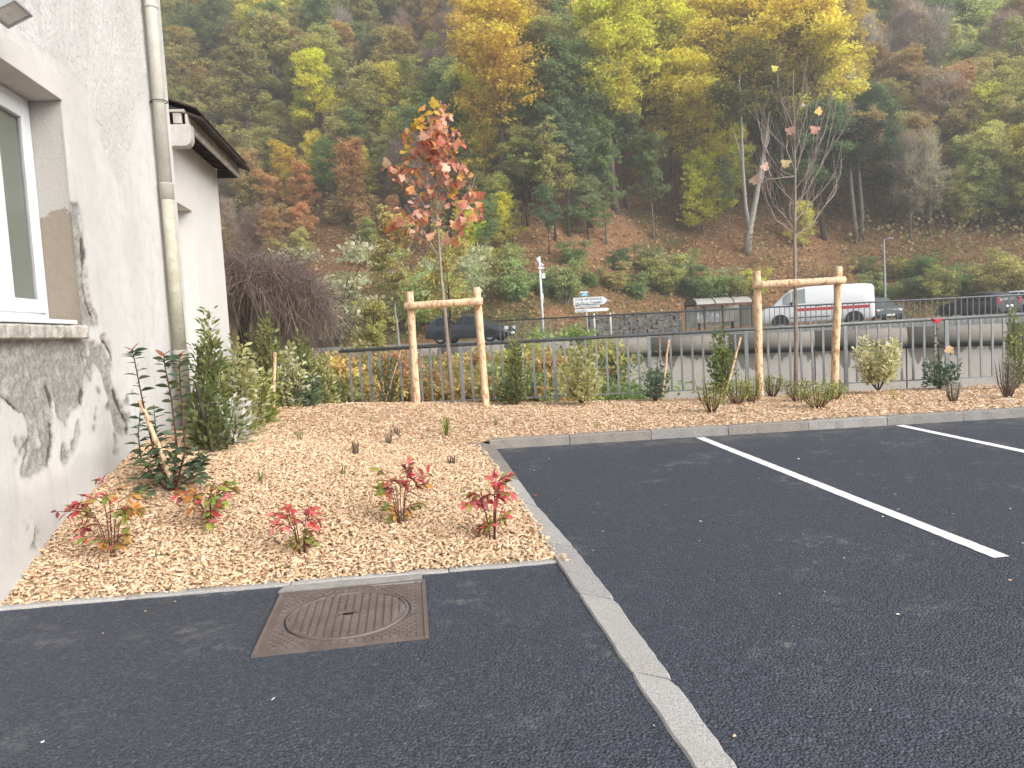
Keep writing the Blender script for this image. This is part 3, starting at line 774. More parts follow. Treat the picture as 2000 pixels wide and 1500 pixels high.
# floodlight on the wall above the window
nA = .30
sA, zA = wl(62, 27, nA); nB, zB = ws(13, 52, sA)
FLM = M('lamp_casing', (.42, .44, .46), .35, .5, .05, 4, metal=.4)
Aw, Bw = Vector((nA, sA, zA)), Vector((nB, sA, zB))
v1 = Bw - Aw; wd = v1.length; v1.normalize(); v2 = Vector((0, -1, 0)); nr = v1.cross(v2).normalized()
if nr.z > 0: nr = -nr
LD = wd * 1.35
fl = empty('floodlight', HO, HANG, 'white square floodlight mounted on the house wall above the window', 'floodlight')
rot = Matrix((v1, v2, nr)).transposed()
ctr = Aw + v1 * wd / 2 + v2 * LD / 2
mb = MB(); th = .035
for c_, sz in (((wd / 2 - .008, 0, 0), (.016, LD, th)), ((-wd / 2 + .008, 0, 0), (.016, LD, th)), ((0, LD / 2 - .008, 0), (wd - .033, .016, th)), ((0, -LD / 2 + .008, 0), (wd - .033, .016, th)), ((0, 0, -.012), (wd - .034, LD - .034, .008))):
    mb.box(ctr + rot @ Vector(c_), sz, rot)
for i in range(7): mb.box(ctr + rot @ Vector((0, (i - 3) * LD / 8, -th / 2 - .014)), (wd * .8, .006, .03), rot)
mb.build('casing', FLM, fl)
t = NT('lamp_glass'); LG = t.end(t.bsdf((.78, .82, .85), .12, .5).outputs[0])
mb = MB(); mb.box(ctr + rot @ Vector((0, 0, .006)), (wd - .034, LD - .034, .004), rot); mb.build('lens', LG, fl)
mb = MB(); mb.box(ctr + rot @ Vector((0, 0, .010)), (wd * .22, wd * .22, .003), rot); mb.build('led_chip', M('led_yellow', (.75, .74, .62), .4, .3), fl)
mb = MB(); bk = ctr - nr * .05
mb.tube([bk + v2 * (LD / 2 + .01), bk + v2 * (LD / 2 + .01) + Vector((-.06, 0, -.03)), Vector((.0, ctr.y - LD / 2, bk.z - .02))], .012, 6); mb.tube([bk, Vector((.0, ctr.y, bk.z - .03))], .018, 8); mb.build('arm', FLM, fl)

# ================================================================== LOW ANNEX behind the house corner
AN = -.16
S_F = wl(434, 470, AN)[0]
ann = empty('annex', HO, HANG, 'low white annex with a dark tiled roof and a deep doorway behind the house corner', 'house')
EV = .17                                                  # eave board distance from the facade line
zE0 = wl(370, 240, EV)[1]; sE1, zE1 = wl(466, 339, EV); zE = (zE0 + zE1) / 2
sE0 = wl(364, 235, EV)[0]
AW = M('annex_render', (.64, .63, .61), .85, .2, .05, 2, .25, 60, col2=(.69, .68, .66))
dl, dzt = wl(349, 398, AN); dr = wl(375, 412, AN)[0]; dzt = wl(375, 412, AN)[1]; dl = dr - .95
zt = zE + .05
mb = MB()
mb.box((AN - .15, (S_END + .02 + dl) / 2, (zt - .3) / 2), (.3, dl - S_END - .02, zt + .3)); mb.box((AN - .15, (dr + S_F) / 2, (zt - .3) / 2), (.3, S_F - dr, zt + .3))
mb.box((AN - .15, (dl + dr) / 2, (zt + dzt) / 2), (.3, dr - dl, zt - dzt))
mb.box((AN - 1.8, S_F - .15, (zt - .3) / 2), (3.0, .297, zt + .3)); mb.quad((AN - .3, S_F, zt), (AN - 3.2, S_F, zt), (AN - 3.2, S_F, zt + 1.6))
mb.build('wall', AW, ann)
mb = MB(); mb.quad((AN - .302, dr + .001, -.2), (AN - .0, dr + .001, -.2), (AN - .0, dr + .001, dzt), (AN - .302, dr + .001, dzt))
mb = MB(); mb.box((AN - .24, (dl + dr) / 2, dzt / 2), (.05, dr - dl - .002, dzt)); dd = mb.build('door', M('grey_door', (.42, .40, .37), .6, .3, .05, 4), ann)
for i in range(3): mb = MB(); mb.box((AN - .212, (dl + dr) / 2, .75 + i * .62), (.012, dr - dl - .25, .5)); mb.build('door_panel', M('grey_door_panel', (.38, .36, .335), .6, .3), dd, .004)
WOOD = M('weathered_board', (.36, .33, .30), .8, .2, .2, 5, .4, 50, col2=(.52, .49, .45)); WOODD = M('dark_board', (.055, .045, .038), .85, .15, .2, 7)
PITCH = R(22)
mb = MB(); mb.box((EV, (sE0 + sE1) / 2, zE + .0), (.03, sE1 - sE0, .17)); mb.build('eave_board', WOOD, ann, .004)
mb = MB()
for i in range(7):
    y = sE0 + .12 + (sE1 - sE0 - .3) * i / 6; mb.box((AN / 2 + EV / 2 - .35 , y, zE + .05 + .13), (.95, .07, .10), Matrix.Rotation(PITCH, 3, 'Y'))
mb.build('rafters', WOODD, ann)
mb = MB(); mb.box((EV / 2 - 1.2, (sE0 + sE1) / 2 + .02, zE + .10 + .52), (3.15, sE1 - sE0 + .02, .03), Matrix.Rotation(PITCH, 3, 'Y')); mb.build('roof_deck', WOODD, ann)
rr = Matrix.Rotation(PITCH, 3, 'Y'); nt = 14
tile_me = MB().box((0, 0, 0), (.34, (sE1 - sE0 + .1) / nt - .008, .018)).mesh('tile', .003)
for j in range(9):
    for i in range(nt):
        y = sE0 - .04 + (i + .5) * (sE1 - sE0 + .1) / nt
        d_ = j * .29
        loc = Vector((EV + .07, y, zE + .145)) + rr @ Vector((-d_ - .12, 0, .012 + .004 * rnd.random()))
        O('tile', tile_me, TILE, ann, loc=loc, rot=(rnd.uniform(-.02, .02), PITCH - .05, rnd.uniform(-.02, .02)))
# far end board, near end beam end
mb = MB(); mb.box(((EV + AN) / 2 + .01, sE1 - .03, zE - .02), (EV - AN - .02, .05, .13)); mb.build('end_board', WOODD, ann, .004)
nb0, zb0 = ws(337, 285, sE0 - .06); nb1, zb1 = ws(371, 242, sE0 - .06)
mb = MB(); prof = [(nb1 - .5, zb0), (nb1 - .06, zb0), (nb1 - .02, zb0 + .03), (nb1, zb0 + .08), (nb1, zb1), (nb1 - .5, zb1)]
mb.prism(prof, sE0 - .06, sE0 + .10, lambda u, w, d: (u, d, w)); mb.build('gutter_end', M('grey_zinc', (.42, .40, .37), .6, .4, .25, 8, .2, 40, col2=(.52, .50, .47)), ann, .006)
mb = MB(); n0, q0 = ws(345, 240, sE0 - .02); mb.box((n0 + .01, sE0 - .0, q0 + .055), (.09, .06, .12)); mb.box((n0 - .03, sE0 - .01, q0 + .135), (.26, .08, .03)); mb.build('rafter_end', WOOD, ann, .003)
# ================================================================== RAILINGS
def galv(name, a, b):
    t = NT(name); c = t.mix(t.ramp(t.noise(14, 5, .7), [(.35, 0), (.7, 1)]), a, b); c = t.mix(t.ramp(t.voro(60, out='Distance'), [(.2, .0), (.8, .3)]), c, tuple(min(1, x * 1.25) for x in b))
    return t.end(t.bsdf(c, t.ramp(t.noise(8, 3), [(.3, .42), (.7, .65)]), .5, None, .35).outputs[0])
GALV = galv('galvanised_steel', (.20, .225, .245), (.31, .335, .355))
GALV_D = galv('dull_rail', (.10, .11, .115), (.17, .18, .185))
GALV_F = galv('far_steel', (.16, .17, .175), (.27, .28, .28))
def railing(name, lab, P0, dirv, npan, pan, ztop, zbot, first, bar_n, zpost, m_top, m_bar, bar_w, post_w, rail_r, rng_to=None):
    """first: distance of the first post from P0"""
    root = empty(name, (P0.x, P0.y, 0), math.atan2(dirv.y, dirv.x), lab, 'railing')
    L = first + npan * pan
    zt = lambda u: ztop[0] + (ztop[1] - ztop[0]) * u / L
    zb2 = lambda u: zbot[0] + (zbot[1] - zbot[0]) * u / L
    MB().tube([(0, 0, zt(0)), (L, 0, zt(L))], rail_r, 12).build('top_rail', m_top, root)
    mb = MB(); a, b = Vector((0, 0, zb2(0))), Vector((L, 0, zb2(L))); mb.box((a + b) / 2, ((b - a).length, .045, .018), Matrix.Rotation(-math.atan2(b.z - a.z, b.x - a.x), 3, 'Y')); mb.build('bottom_rail', m_bar, root)
    H = zt(0) - zb2(0)
    bar = MB().box((0, 0, H / 2), (bar_w, bar_w * .7, H - .02)).mesh('bar', .002)
    post = MB().box((0, 0, (ztop[0] - zpost) / 2), (post_w, post_w * .55, ztop[0] - zpost - .03)).box((0, 0, .012), (.12, .10, .012)).mesh('post', .002)
    d = pan / bar_n
    k = -int(first / d); i = k
    while True:
        u = first + i * d
        if u > L + .001: break
        if u >= 0:
            if i % bar_n == 0: O('post', post, m_bar, root, loc=(u, 0, zt(u) - ztop[0] + zpost))
            else: O('bar', bar, m_bar, root, loc=(u, .001 * (i % 3), zb2(u) + .0005 * (i % 2)), rot=(0, rnd.uniform(-.004, .004), 0))
        i += 1
    return root
nd = Vector((1, -.085)).normalized()
FX0 = -3.03; P0 = Vector((FX0, fence_y(FX0)))
pan = 1.63 * 1.0036
railing('metal_railing', 'grey galvanised railing of vertical bars standing behind the wood chip bed', P0, nd, 8, pan, (1.395, 1.40), (.42, .385), (-2.50 - FX0) * 1.0036, 9, .22, GALV_D, GALV, .034, .062, .031)
# near river wall that carries it
RW = M('river_wall_concrete', (.24, .235, .225), .9, .2, .2, 3, .5, 40, col2=(.36, .35, .33))
mb = MB(); L0 = Vector((-9, fence_y(-9), 0)); rz = math.atan2(nd.y, nd.x)
wall = empty('river_wall', (-9, fence_y(-9), 0), rz, 'concrete coping and wall under the near railing', None, kind='structure')
for i in range(9):
    mb = MB(); mb.box((i * 2.5 + 1.25, .10, .135), (2.488, .42, .17)); mb.build('coping_slab', RW, wall, .01)
    mb = MB(); mb.box((i * 2.5 + 1.25, .16, -1.17), (2.494, .26, 2.44)); mb.build('wall_panel', RW, wall)

# ---- far bank: quay wall with rounded coping, railing on it
FSL = -.36
def far_y(x): return 32.2 + FSL * x
fdv = Vector((1, FSL)).normalized(); fnv = Vector((-fdv.y, fdv.x))
def road_z(x): return .93 - .008 * (x - 15)
def fd(x, y): return (y - 32.2 - FSL * x) * fnv.y
FA = Vector((-.55, far_y(-.55)))
railing('metal_railing', 'grey railing along the road on the far river bank', FA, fdv, 15, 1.63, (2.03, 1.80), (1.12, .90), .9, 9, 1.0, GALV_D, GALV_F, .028, .055, .030)
t = NT('quay_concrete')
co = t.coord(); sx = t.n('ShaderNodeSeparateXYZ'); t.l(co, sx.inputs[0])
geo0 = t.n('ShaderNodeNewGeometry')
base = t.mix(t.ramp(t.noise(1.1, 5, .6, vec=geo0.outputs['Position']), [(.3, 0), (.7, 1)]), (.54, .495, .45), (.66, .61, .565)); base = t.mix(t.ramp(t.noise(16, 5, .7), [(.5, 0), (.7, .3)]), base, (.27, .25, .23))
# run-off stains hanging from the coping: tongues of irregular length
geo = t.n('ShaderNodeNewGeometry'); mp = t.n('ShaderNodeMapping'); mp.inputs['Scale'].default_value = (1, 1, .12); t.l(geo.outputs['Position'], mp.inputs['Vector'])
tong = t.noise(1.5, 4, .62, vec=mp.outputs[0])
lim = t.math('SUBTRACT', t.math('MULTIPLY', tong, 2.6), 1.05)             # metres below the coping
dep_ = t.math('SUBTRACT', -.72, sx.outputs[2])
st = t.ramp(t.math('ADD', t.math('MULTIPLY', t.math('SUBTRACT', lim, dep_), 9.0), .5), [(0.2, 0), (.8, 1)])
base = t.mix(t.math('MULTIPLY', st, .72), base, (.13, .105, .085))
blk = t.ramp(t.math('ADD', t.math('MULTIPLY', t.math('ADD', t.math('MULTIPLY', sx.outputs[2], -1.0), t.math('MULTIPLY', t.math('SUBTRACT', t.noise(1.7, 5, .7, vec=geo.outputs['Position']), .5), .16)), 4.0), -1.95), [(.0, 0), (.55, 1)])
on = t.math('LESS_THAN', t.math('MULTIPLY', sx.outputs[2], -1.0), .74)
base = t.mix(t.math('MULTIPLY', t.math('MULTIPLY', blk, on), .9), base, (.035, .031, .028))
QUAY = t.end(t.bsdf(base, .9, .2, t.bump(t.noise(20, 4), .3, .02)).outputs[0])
QX0 = -26.0
quay = empty('quay_wall', (QX0, far_y(QX0), 0), math.atan2(fdv.y, fdv.x), 'stained concrete wall with rounded coping on the far river bank', None, kind='structure')
cop = [(.30, .02), (-.02, .02), (-.14, -.01), (-.23, -.07), (-.31, -.18), (-.34, -.31), (-.33, -.44), (-.26, -.57), (-.13, -.66), (.0, -.70), (.30, -.70)]
pl = 3.05
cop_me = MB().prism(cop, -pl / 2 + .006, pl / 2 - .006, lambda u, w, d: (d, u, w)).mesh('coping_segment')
cop_me.polygons.foreach_set('use_smooth', [len(p.vertices) == 4 for p in cop_me.polygons])
pan_me = MB().prism([(.02, -.70), (.30, -.70), (.30, -4.2), (-.16, -4.2)], -pl / 2 + .022, pl / 2 - .022, lambda u, w, d: (d, u, w)).mesh('wall_panel')
i = 0
while i * pl < 52:
    u = (i + .5) * pl; x = QX0 + fdv.x * u; z = road_z(x) - .02
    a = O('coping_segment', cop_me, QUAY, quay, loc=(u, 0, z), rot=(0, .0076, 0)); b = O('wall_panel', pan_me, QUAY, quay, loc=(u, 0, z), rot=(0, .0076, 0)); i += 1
# ================================================================== RIVER, ROAD, HILL
def sstep(a, b, x): t = np.clip((np.asarray(x, float) - a) / (b - a), 0, 1); return t * t * (3 - 2 * t)
def D0(x, y): return 12.0 + 9.5 * sstep(-1, 12, x - (np.asarray(y) - 45) * .2) + 4.5 * sstep(20, 28, x)
def hill_z(x, y):
    x = np.asarray(x, float); y = np.asarray(y, float)
    d = fd(x, y) - D0(x, y)
    k = np.clip(d, 0, None)
    s = .74 - .10 * sstep(10, 60, x) + .16 * sstep(-5, -60, x)
    h = road_z(np.clip(x, -40, 40)) + np.where(d < 0, -.10, -.10 + s * (k - 3.0 * (1 - np.exp(-k / 3.0))) + .1 * np.minimum(k, 1))
    amp = np.clip(k / 14, 0, 1)
    h = h + amp * (2.6 * fbm(x / 26, y / 26, 101) + .7 * fbm(x / 7, y / 7, 111))
    top = 135.0
    return np.where(h > top, top + (h - top) * .05, h)
t = NT('river_bed'); c_ = t.mix(t.ramp(t.noise(1.5, 6, .65), [(.35, 0), (.7, 1)]), (.07, .07, .055), (.20, .19, .16)); RIV = t.end(t.bsdf(c_, .6, .4, t.bump(t.voro(4), .8, .15)).outputs[0])
sheet('river_bed', -60, 40, 13.2, 48, 60, 40, lambda x, y: -2.35 + .25 * fbm(x / 2, y / 2, 5) + 0 * x, RIV, kind='structure', label='stony bed of the river between the two banks')
t = NT('road_asphalt'); c_ = t.mix(t.ramp(t.noise(.6, 5, .6), [(.35, 0), (.7, 1)]), (.19, .19, .19), (.28, .275, .265)); ROAD = t.end(t.bsdf(c_, .85, .3, t.bump(t.noise(60, 3), .3, .01)).outputs[0])
# road and lay-by: a strip from the quay to the foot of the hill
u = np.arange(-45, 75, 1.5); w = np.linspace(0, 1, 14)
U, W_ = np.meshgrid(u, w)
bx, by = U * fdv.x, 32.2 + U * fdv.y
wid_ = D0(bx, by) + .8
X = bx + fnv.x * W_ * wid_ + fnv.x * .12; Y = by + fnv.y * W_ * wid_ + fnv.y * .12
V = np.stack([X, Y, road_z(np.clip(X, -40, 60))], -1).reshape(-1, 3); nx = len(u); i = (np.arange(len(w) - 1)[:, None] * nx + np.arange(nx - 1)).ravel()
o = O('road', np_mesh('road', V, np.stack([i, i + 1, i + nx + 1, i + nx], -1), smooth=True), ROAD); tag(o, 'grey road and lay-by along the far river bank', None, kind='structure')
WHITE = M('white_paint', (.72, .72, .70), .6, .3, .06, 3)
# hillside: leaf litter, earth, moss
t = NT('hillside')
ps = t.n('ShaderNodeNewGeometry').outputs['Position']
n1 = t.noise(.12, 6, .6, vec=ps); n2 = t.noise(1.1, 6, .7, vec=ps); n3 = t.noise(6, 5, .75, vec=ps)
c = t.mix(t.ramp(n3, [(.3, 0), (.7, 1)]), (.20, .11, .06), (.52, .30, .155))
c = t.mix(t.ramp(n2, [(.45, 0), (.7, .6)]), c, (.28, .155, .085))
c = t.mix(t.ramp(n1, [(.52, 0), (.66, .75)]), c, t.mix(n3, (.04, .055, .018), (.11, .12, .04)))
HILL = t.end(t.bsdf(c, .95, .1, t.bump(t.math('ADD', n3, n2), .9, .25)).outputs[0])
xs = np.arange(-190, 190, 1.8); ys = np.concatenate([np.arange(30, 110, 1.3), np.arange(110, 330, 4)])
X, Y = np.meshgrid(xs, ys); Z = hill_z(X, Y)
V = np.stack([X, Y, Z], -1).reshape(-1, 3); nx = len(xs); idx = np.arange(X.size).reshape(X.shape)
okc = (fd(X, Y) - D0(X, Y) > -.4); kk = okc[:-1, :-1] | okc[1:, 1:] | okc[1:, :-1] | okc[:-1, 1:]
F = np.stack([idx[:-1, :-1][kk], idx[:-1, 1:][kk], idx[1:, 1:][kk], idx[1:, :-1][kk]], -1)
o = O('hillside', np_mesh('hillside', V, F, smooth=True), HILL); tag(o, 'steep wooded hillside covered with brown fallen leaves', None, kind='structure')
def hill_hit(px, py, d0=34.0, d1=260.0):
    d = np.array(ray(px, py)); d = d / d[1]; Ys = np.arange(d0, d1, .25)
    P = np.array(EYE)[None] + Ys[:, None] * d[None]
    g = np.where(fd(P[:, 0], P[:, 1]) > D0(P[:, 0], P[:, 1]), hill_z(P[:, 0], P[:, 1]), road_z(P[:, 0]))
    k = np.nonzero(P[:, 2] < g)[0]
    return P[k[0]] if len(k) else None
# natural bank on the left of the river, seen through the bushes
def bank_z(x, y):
    f = (np.asarray(y) - 13.9) / np.maximum(far_y(x) - 13.9, 1)
    return .2 - 2.0 * np.sin(np.clip(f, 0, 1) * np.pi) ** .8 * sstep(4, -4, x) * .8 + f * .65 + .25 * fbm(x / 3, y / 3, 77) - 2.6 * sstep(-2, 6, x)
t = NT('river_bank'); n2 = t.noise(.8, 6, .65); n3 = t.noise(9, 5, .7)
c = t.mix(t.ramp(n3, [(.3, 0), (.7, 1)]), (.09, .12, .04), (.22, .26, .09)); c = t.mix(t.ramp(n2, [(.5, 0), (.65, .8)]), c, (.12, .085, .045))
BANK = t.end(t.bsdf(c, .95, .1, t.bump(n3, .8, .1)).outputs[0])
X, Y = np.meshgrid(np.arange(-46, 7, .6), np.linspace(0, 1, 44)); Yb = 13.6 + Y * (far_y(X) + .4 - 13.6)
V = np.stack([X, Yb, bank_z(X, Yb)], -1).reshape(-1, 3); nx = X.shape[1]; i = (np.arange(43)[:, None] * nx + np.arange(nx - 1)).ravel()
o = O('river_bank', np_mesh('river_bank', V, np.stack([i, i + 1, i + nx + 1, i + nx], -1), smooth=True), BANK); tag(o, 'overgrown river bank beyond the left end of the railing', None, kind='structure')
sheet('garden_ground', -30, -3.2, 9.0, 14.2, 40, 16, lambda x, y: .42 + .05 * fbm(x, y, 7) - .05 * sstep(12.5, 14, y) - .25 * sstep(-5.2, -3.4, x) * 1.0, BANK, kind='structure', label='weedy ground behind the annex')

# dry stone wall at the foot of the slope
t = NT('field_stone'); oi = t.n('ShaderNodeObjectInfo'); c_ = t.mix(t.ramp(t.noise(9, 5, .7), [(.3, 0), (.7, 1)]), (.09, .085, .075), (.23, .215, .195)); hs = t.n('ShaderNodeHueSaturation'); t.l(c_, hs.inputs['Color']); t.l(t.math('ADD', t.math('MULTIPLY', oi.outputs['Random'], .7), .6), hs.inputs['Value'])
FST = t.end(t.bsdf(hs.outputs[0], .9, .2, t.bump(t.noise(14, 4), .6, .03)).outputs[0])
sw = empty('dry_stone_wall', (0, 0, 0), 0, 'grey dry stone wall at the foot of the slope behind the road sign', 'wall')
stone_me = []
for q in range(5):
    bm = bmesh.new(); bmesh.ops.create_cube(bm, size=1.0)
    for v in bm.verts: v.co += Vector((rnd.uniform(-.16, .16), rnd.uniform(-.1, .1), rnd.uniform(-.16, .16)))
    bmesh.ops.bevel(bm, geom=bm.edges[:], offset=.07, segments=1, affect='EDGES')
    me = bpy.data.meshes.new('stone'); bm.to_mesh(me); bm.free(); stone_me.append(me)
def wall_pt(u):
    a, b = at(1150, 640, 44.0), at(1325, 633, 44.5); return a.lerp(b, u)
Lw = (wall_pt(1) - wall_pt(0)).length; wa = math.atan2((wall_pt(1) - wall_pt(0)).y, (wall_pt(1) - wall_pt(0)).x)
for row in range(5):
    u = 0.0
    while u < Lw:
        w = rnd.uniform(.24, .50); p = wall_pt(min(1, (u + w / 2) / Lw)); zz_ = road_z(p.x) + .05 + row * .23 + rnd.uniform(-.06, .06)
        O('stone', rnd.choice(stone_me), FST, sw, loc=(p.x, p.y + row * .05, zz_ + .1), rot=(0, rnd.uniform(-.1, .1), wa + rnd.uniform(-.1, .1)), scale=(w * .97, .4, rnd.uniform(.20, .26)))
        u += w

# ================================================================== STREET FURNITURE ON THE FAR BANK
def text_mesh(s, size, bold=False):
    cu = bpy.data.curves.new('txt', 'FONT'); cu.body = s; cu.size = size; cu.align_x = 'LEFT'; cu.extrude = .002; cu.resolution_u = 2
    if bold: cu.offset = size * .004
    ob = bpy.data.objects.new('txt', cu); me = bpy.data.meshes.new_from_object(ob); bpy.data.objects.remove(ob); bpy.data.curves.remove(cu); return me
INK = M('sign_ink', (.10, .10, .12), .5, .3); SIGNW = M('sign_white', (.78, .80, .82), .35, .5, .03, 2); SIGNB = M('sign_blue', (.02, .33, .50), .4, .5, .04, 3); POSTW = M('post_light', (.66, .67, .64), .5, .4, .06, 4)
YS = 34.0
sgn = empty('direction_sign', (0, 0, 0), 0, 'white arrow shaped road sign with black lettering on a pale post beside the road', 'road sign')
def sgn_pt(px, py): return at(px, py, YS)
mm = YS / FPX
base = sgn_pt(1145, 655); sgn.location = (base.x, base.y, road_z(base.x)); SB = Vector(sgn.location)
def loc_(px, py): return sgn_pt(px, py) - SB
pz0, pz1 = -.05, loc_(1143, 572).z
MB().tube([(loc_(1147, 640).x, .05, pz0), (loc_(1145, 600).x, .05, pz1)], .035, 8).build('post', POSTW, sgn)
def arrow_panel(name, x0, x1, zc, h, tip, m):
    pl_ = [(x0, zc - h / 2), (x1 - tip, zc - h / 2), (x1, zc), (x1 - tip, zc + h / 2), (x0, zc + h / 2)] if tip else [(x0, zc - h / 2), (x1, zc - h / 2), (x1, zc + h / 2), (x0, zc + h / 2)]
    return MB().prism(pl_, -.02, .01, lambda u, w, d: (u, d, w)).build(name, m, sgn)
def lettering(s, x, z, size, parent, width=None, m=INK):
    me = text_mesh(s, size, True); o = O('lettering', me, m, parent, loc=(x, -.024, z), rot=(R(90), 0, 0))
    if width:
        xs_ = [v.co.x for v in me.vertices]; k = width / max(max(xs_) - min(xs_), 1e-6); o.scale = (k, 1, 1)
a = loc_(1120, 588); b = loc_(1188, 586)
zc = (a.z + b.z) / 2 - .02; x0, x1 = a.x, b.x; H1 = 15.0 * mm
pn = arrow_panel('panel', x0, x1, zc, H1, .22, SIGNW)
lettering('ZONE ARTISANALE', x0 + .07, zc + .035, .145, pn, (x1 - x0) * .76); lettering('SALINS les THERMES', x0 + .07, zc - .125, .145, pn, (x1 - x0) * .78)
mb = MB(); mb.prism([(x1 - .13, zc + .13), (x1 - .02, zc), (x1 - .13, zc - .13), (x1 - .085, zc - .13), (x1 + .02, zc), (x1 - .085, zc + .13)], -.026, -.021, lambda u, w, d: (u, d, w)); mb.build('arrow_tip', INK, pn)
z2 = loc_(1140, 597.5).z; p2 = arrow_panel('panel', x0 + .05, x0 + .05 + 48 * mm, z2 - .01, 6.3 * mm, 0, SIGNW); lettering('Bl. Espaces Bleusonne', x0 + .12, z2 - .055, .115, p2, 41 * mm)
z3 = loc_(1140, 606).z; p3 = arrow_panel('panel', x0 + .05, x1 + .03, z3 - .01, 6.0 * mm, .09, SIGNW); lettering('Cimetière', x0 + .09, z3 - .05, .115, p3, 21 * mm)
z4 = loc_(1140, 574).z; x4 = loc_(1133.5, 574).x; p4 = arrow_panel('plate', x4, x4 + 15 * mm, z4 + .0, 9 * mm, 0, SIGNB)
mb = MB(); mb.box((x4 + 7.5 * mm, -.022, z4 + 3.2 * mm), (15 * mm, .004, 2.4 * mm)); mb.box((x4 + 8 * mm, -.022, z4 - 2.2 * mm), (10 * mm, .004, 1.6 * mm)); mb.prism([(x4 + 4 * mm, z4 - .2 * mm), (x4 + 11 * mm, z4 + 1.2 * mm), (x4 + 11 * mm, z4 - .1 * mm), (x4 + 5 * mm, z4 - .8 * mm)], -.024, -.02, lambda u, w, d: (u, d, w)); mb.build('emblem', SIGNW, p4)
for px in (1161, 1193):                                        # two pale bollards beside it
    p = at(px, 640, 33.4); bo = empty('bollard', (p.x, p.y, road_z(p.x)), 0, 'pale slim bollard just right of the road sign post' if px == 1161 else 'pale slim bollard farther right of the road sign', 'bollard', 'bollards beside the road sign')
    hgt = at(px, 612.5 if px == 1161 else 610.5, 33.4).z - road_z(p.x); MB().tube([(0, 0, 0), (0, 0, hgt - .02), (0, 0, hgt)], [.045, .045, .03], 10).build('post', POSTW, bo); MB().tube([(0, 0, hgt - .20), (0, 0, hgt - .12)], .047, 10).build('band', M('grey_band', (.3, .3, .3), .5, .3), bo)
# camera pole
YC = 33.6; b0 = at(1061, 650, YC); cp = empty('camera_pole', (b0.x, b0.y, road_z(b0.x)), 0, 'slim white mast with small white cameras and a box near its top', 'mast')
PW = M('mast_white', (.70, .73, .74), .4, .5, .04, 3); cz = lambda py: at(1055, py, YC).z - road_z(b0.x); mc_ = YC / FPX
ztop_ = cz(501); MB().tube([(0, 0, 0), (0, 0, ztop_)], [.065, .045], 12).build('mast', PW, cp)
mb = MB(); mb.tube([(-.03, 0, cz(509) + .12), (-.06, 0, cz(509) + .1), (-.07, 0, cz(509) - .04), (-.07, 0, cz(509) - .10)], [.03, .085, .085, .03], 12); mb.build('dome_camera', PW, cp)
mb = MB(); mb.tube([(.02, 0, cz(518)), (.09, 0, cz(517)), (.15, -.02, cz(519))], [.05, .075, .05], 10); mb.build('dome_camera', PW, cp)
mb = MB(); mb.box((.08, -.02, cz(524)), (.22, .10, .09)); mb.box((-.02, -.02, cz(523)), (.10, .12, .16)); mb.build('bullet_camera', PW, cp, .01)
mb = MB(); mb.box((.14, 0, cz(539)), (.16, .12, .24)); mb.box((.05, 0, cz(539)), (.06, .04, .05)); mb.build('junction_box', PW, cp, .01)
MB().tube([(.09, -.02, cz(594)), (.07, -.02, cz(573))], .02, 6).build('cable_duct', PW, cp)
# street lamp
YL = 50.0; b0 = at(1729, 600, YL); lp = empty('street_lamp', (b0.x, b0.y, road_z(b0.x)), 0, 'tall slim grey street lamp with a flat head behind the parked cars', 'street lamp')
LG_ = M('lamp_grey', (.30, .31, .31), .5, .4, .08, 4); zt_ = at(1727, 467, YL).z - road_z(b0.x)
MB().tube([(0, 0, 0), (0, 0, 1.2), (0, 0, zt_)], [.09, .085, .05], 10).build('pole', LG_, lp); mb = MB(); mb.tube([(0, 0, zt_ - .03), (.25, 0, zt_ + .02)], .03, 6); mb.box((.36, 0, zt_ + .03), (.46, .18, .06)); mb.build('lamp_head', LG_, lp, .008)
# bus shelter
YB = 46.0; sb = YB / FPX; b0 = at(1405, 645, YB); bs = empty('bus_shelter', (b0.x, b0.y, road_z(b0.x)), .22, 'brown framed bus shelter with a curved grey roof, glass walls and paper notices', 'bus shelter')
BW, BD = 118 * sb, 1.35; ztp = at(1405, 582, YB).z - road_z(b0.x)
BR = M('brown_steel', (.075, .035, .025), .5, .4, .15, 5); ROOFP = M('roof_sheet', (.30, .285, .26), .5, .4, .12, 3, col2=(.42, .40, .375))
t = NT('shelter_glass'); g = t.bsdf((.62, .65, .65), .3, .5); tr_ = t.n('ShaderNodeBsdfTransparent'); tr_.inputs[0].default_value = (.80, .82, .80, 1); mx = t.n('ShaderNodeMixShader'); mx.inputs[0].default_value = .45; t.l(tr_.outputs[0], mx.inputs[1]); t.l(g.outputs[0], mx.inputs[2]); SGL = t.end(mx.outputs[0])
zb1 = ztp - .42
for xx in (-BW / 2, -BW / 6, BW / 6, BW / 2):
    mb = MB(); mb.box((xx, BD / 2, zb1 / 2), (.08, .08, zb1)); mb.build('post', BR, bs)
for xx in (-BW / 2, BW / 2): mb = MB(); mb.box((xx, -BD / 2, zb1 / 2), (.08, .08, zb1)); mb.build('post', BR, bs)
mb = MB()
for yy in (-BD / 2 - .1, BD / 2 + .02): mb.box((0, yy, zb1 + .03), (BW + .1, .07, .09))
for xx in (-BW / 2, -BW / 6, BW / 6, BW / 2):
    arc = [(xx, -(BD / 2 + .12) * math.cos(a), zb1 + .05 + .40 * math.sin(a)) for a in [math.pi * i / 12 for i in range(13)]]; mb.tube(arc, .032, 6)
mb.build('roof_frame', BR, bs)
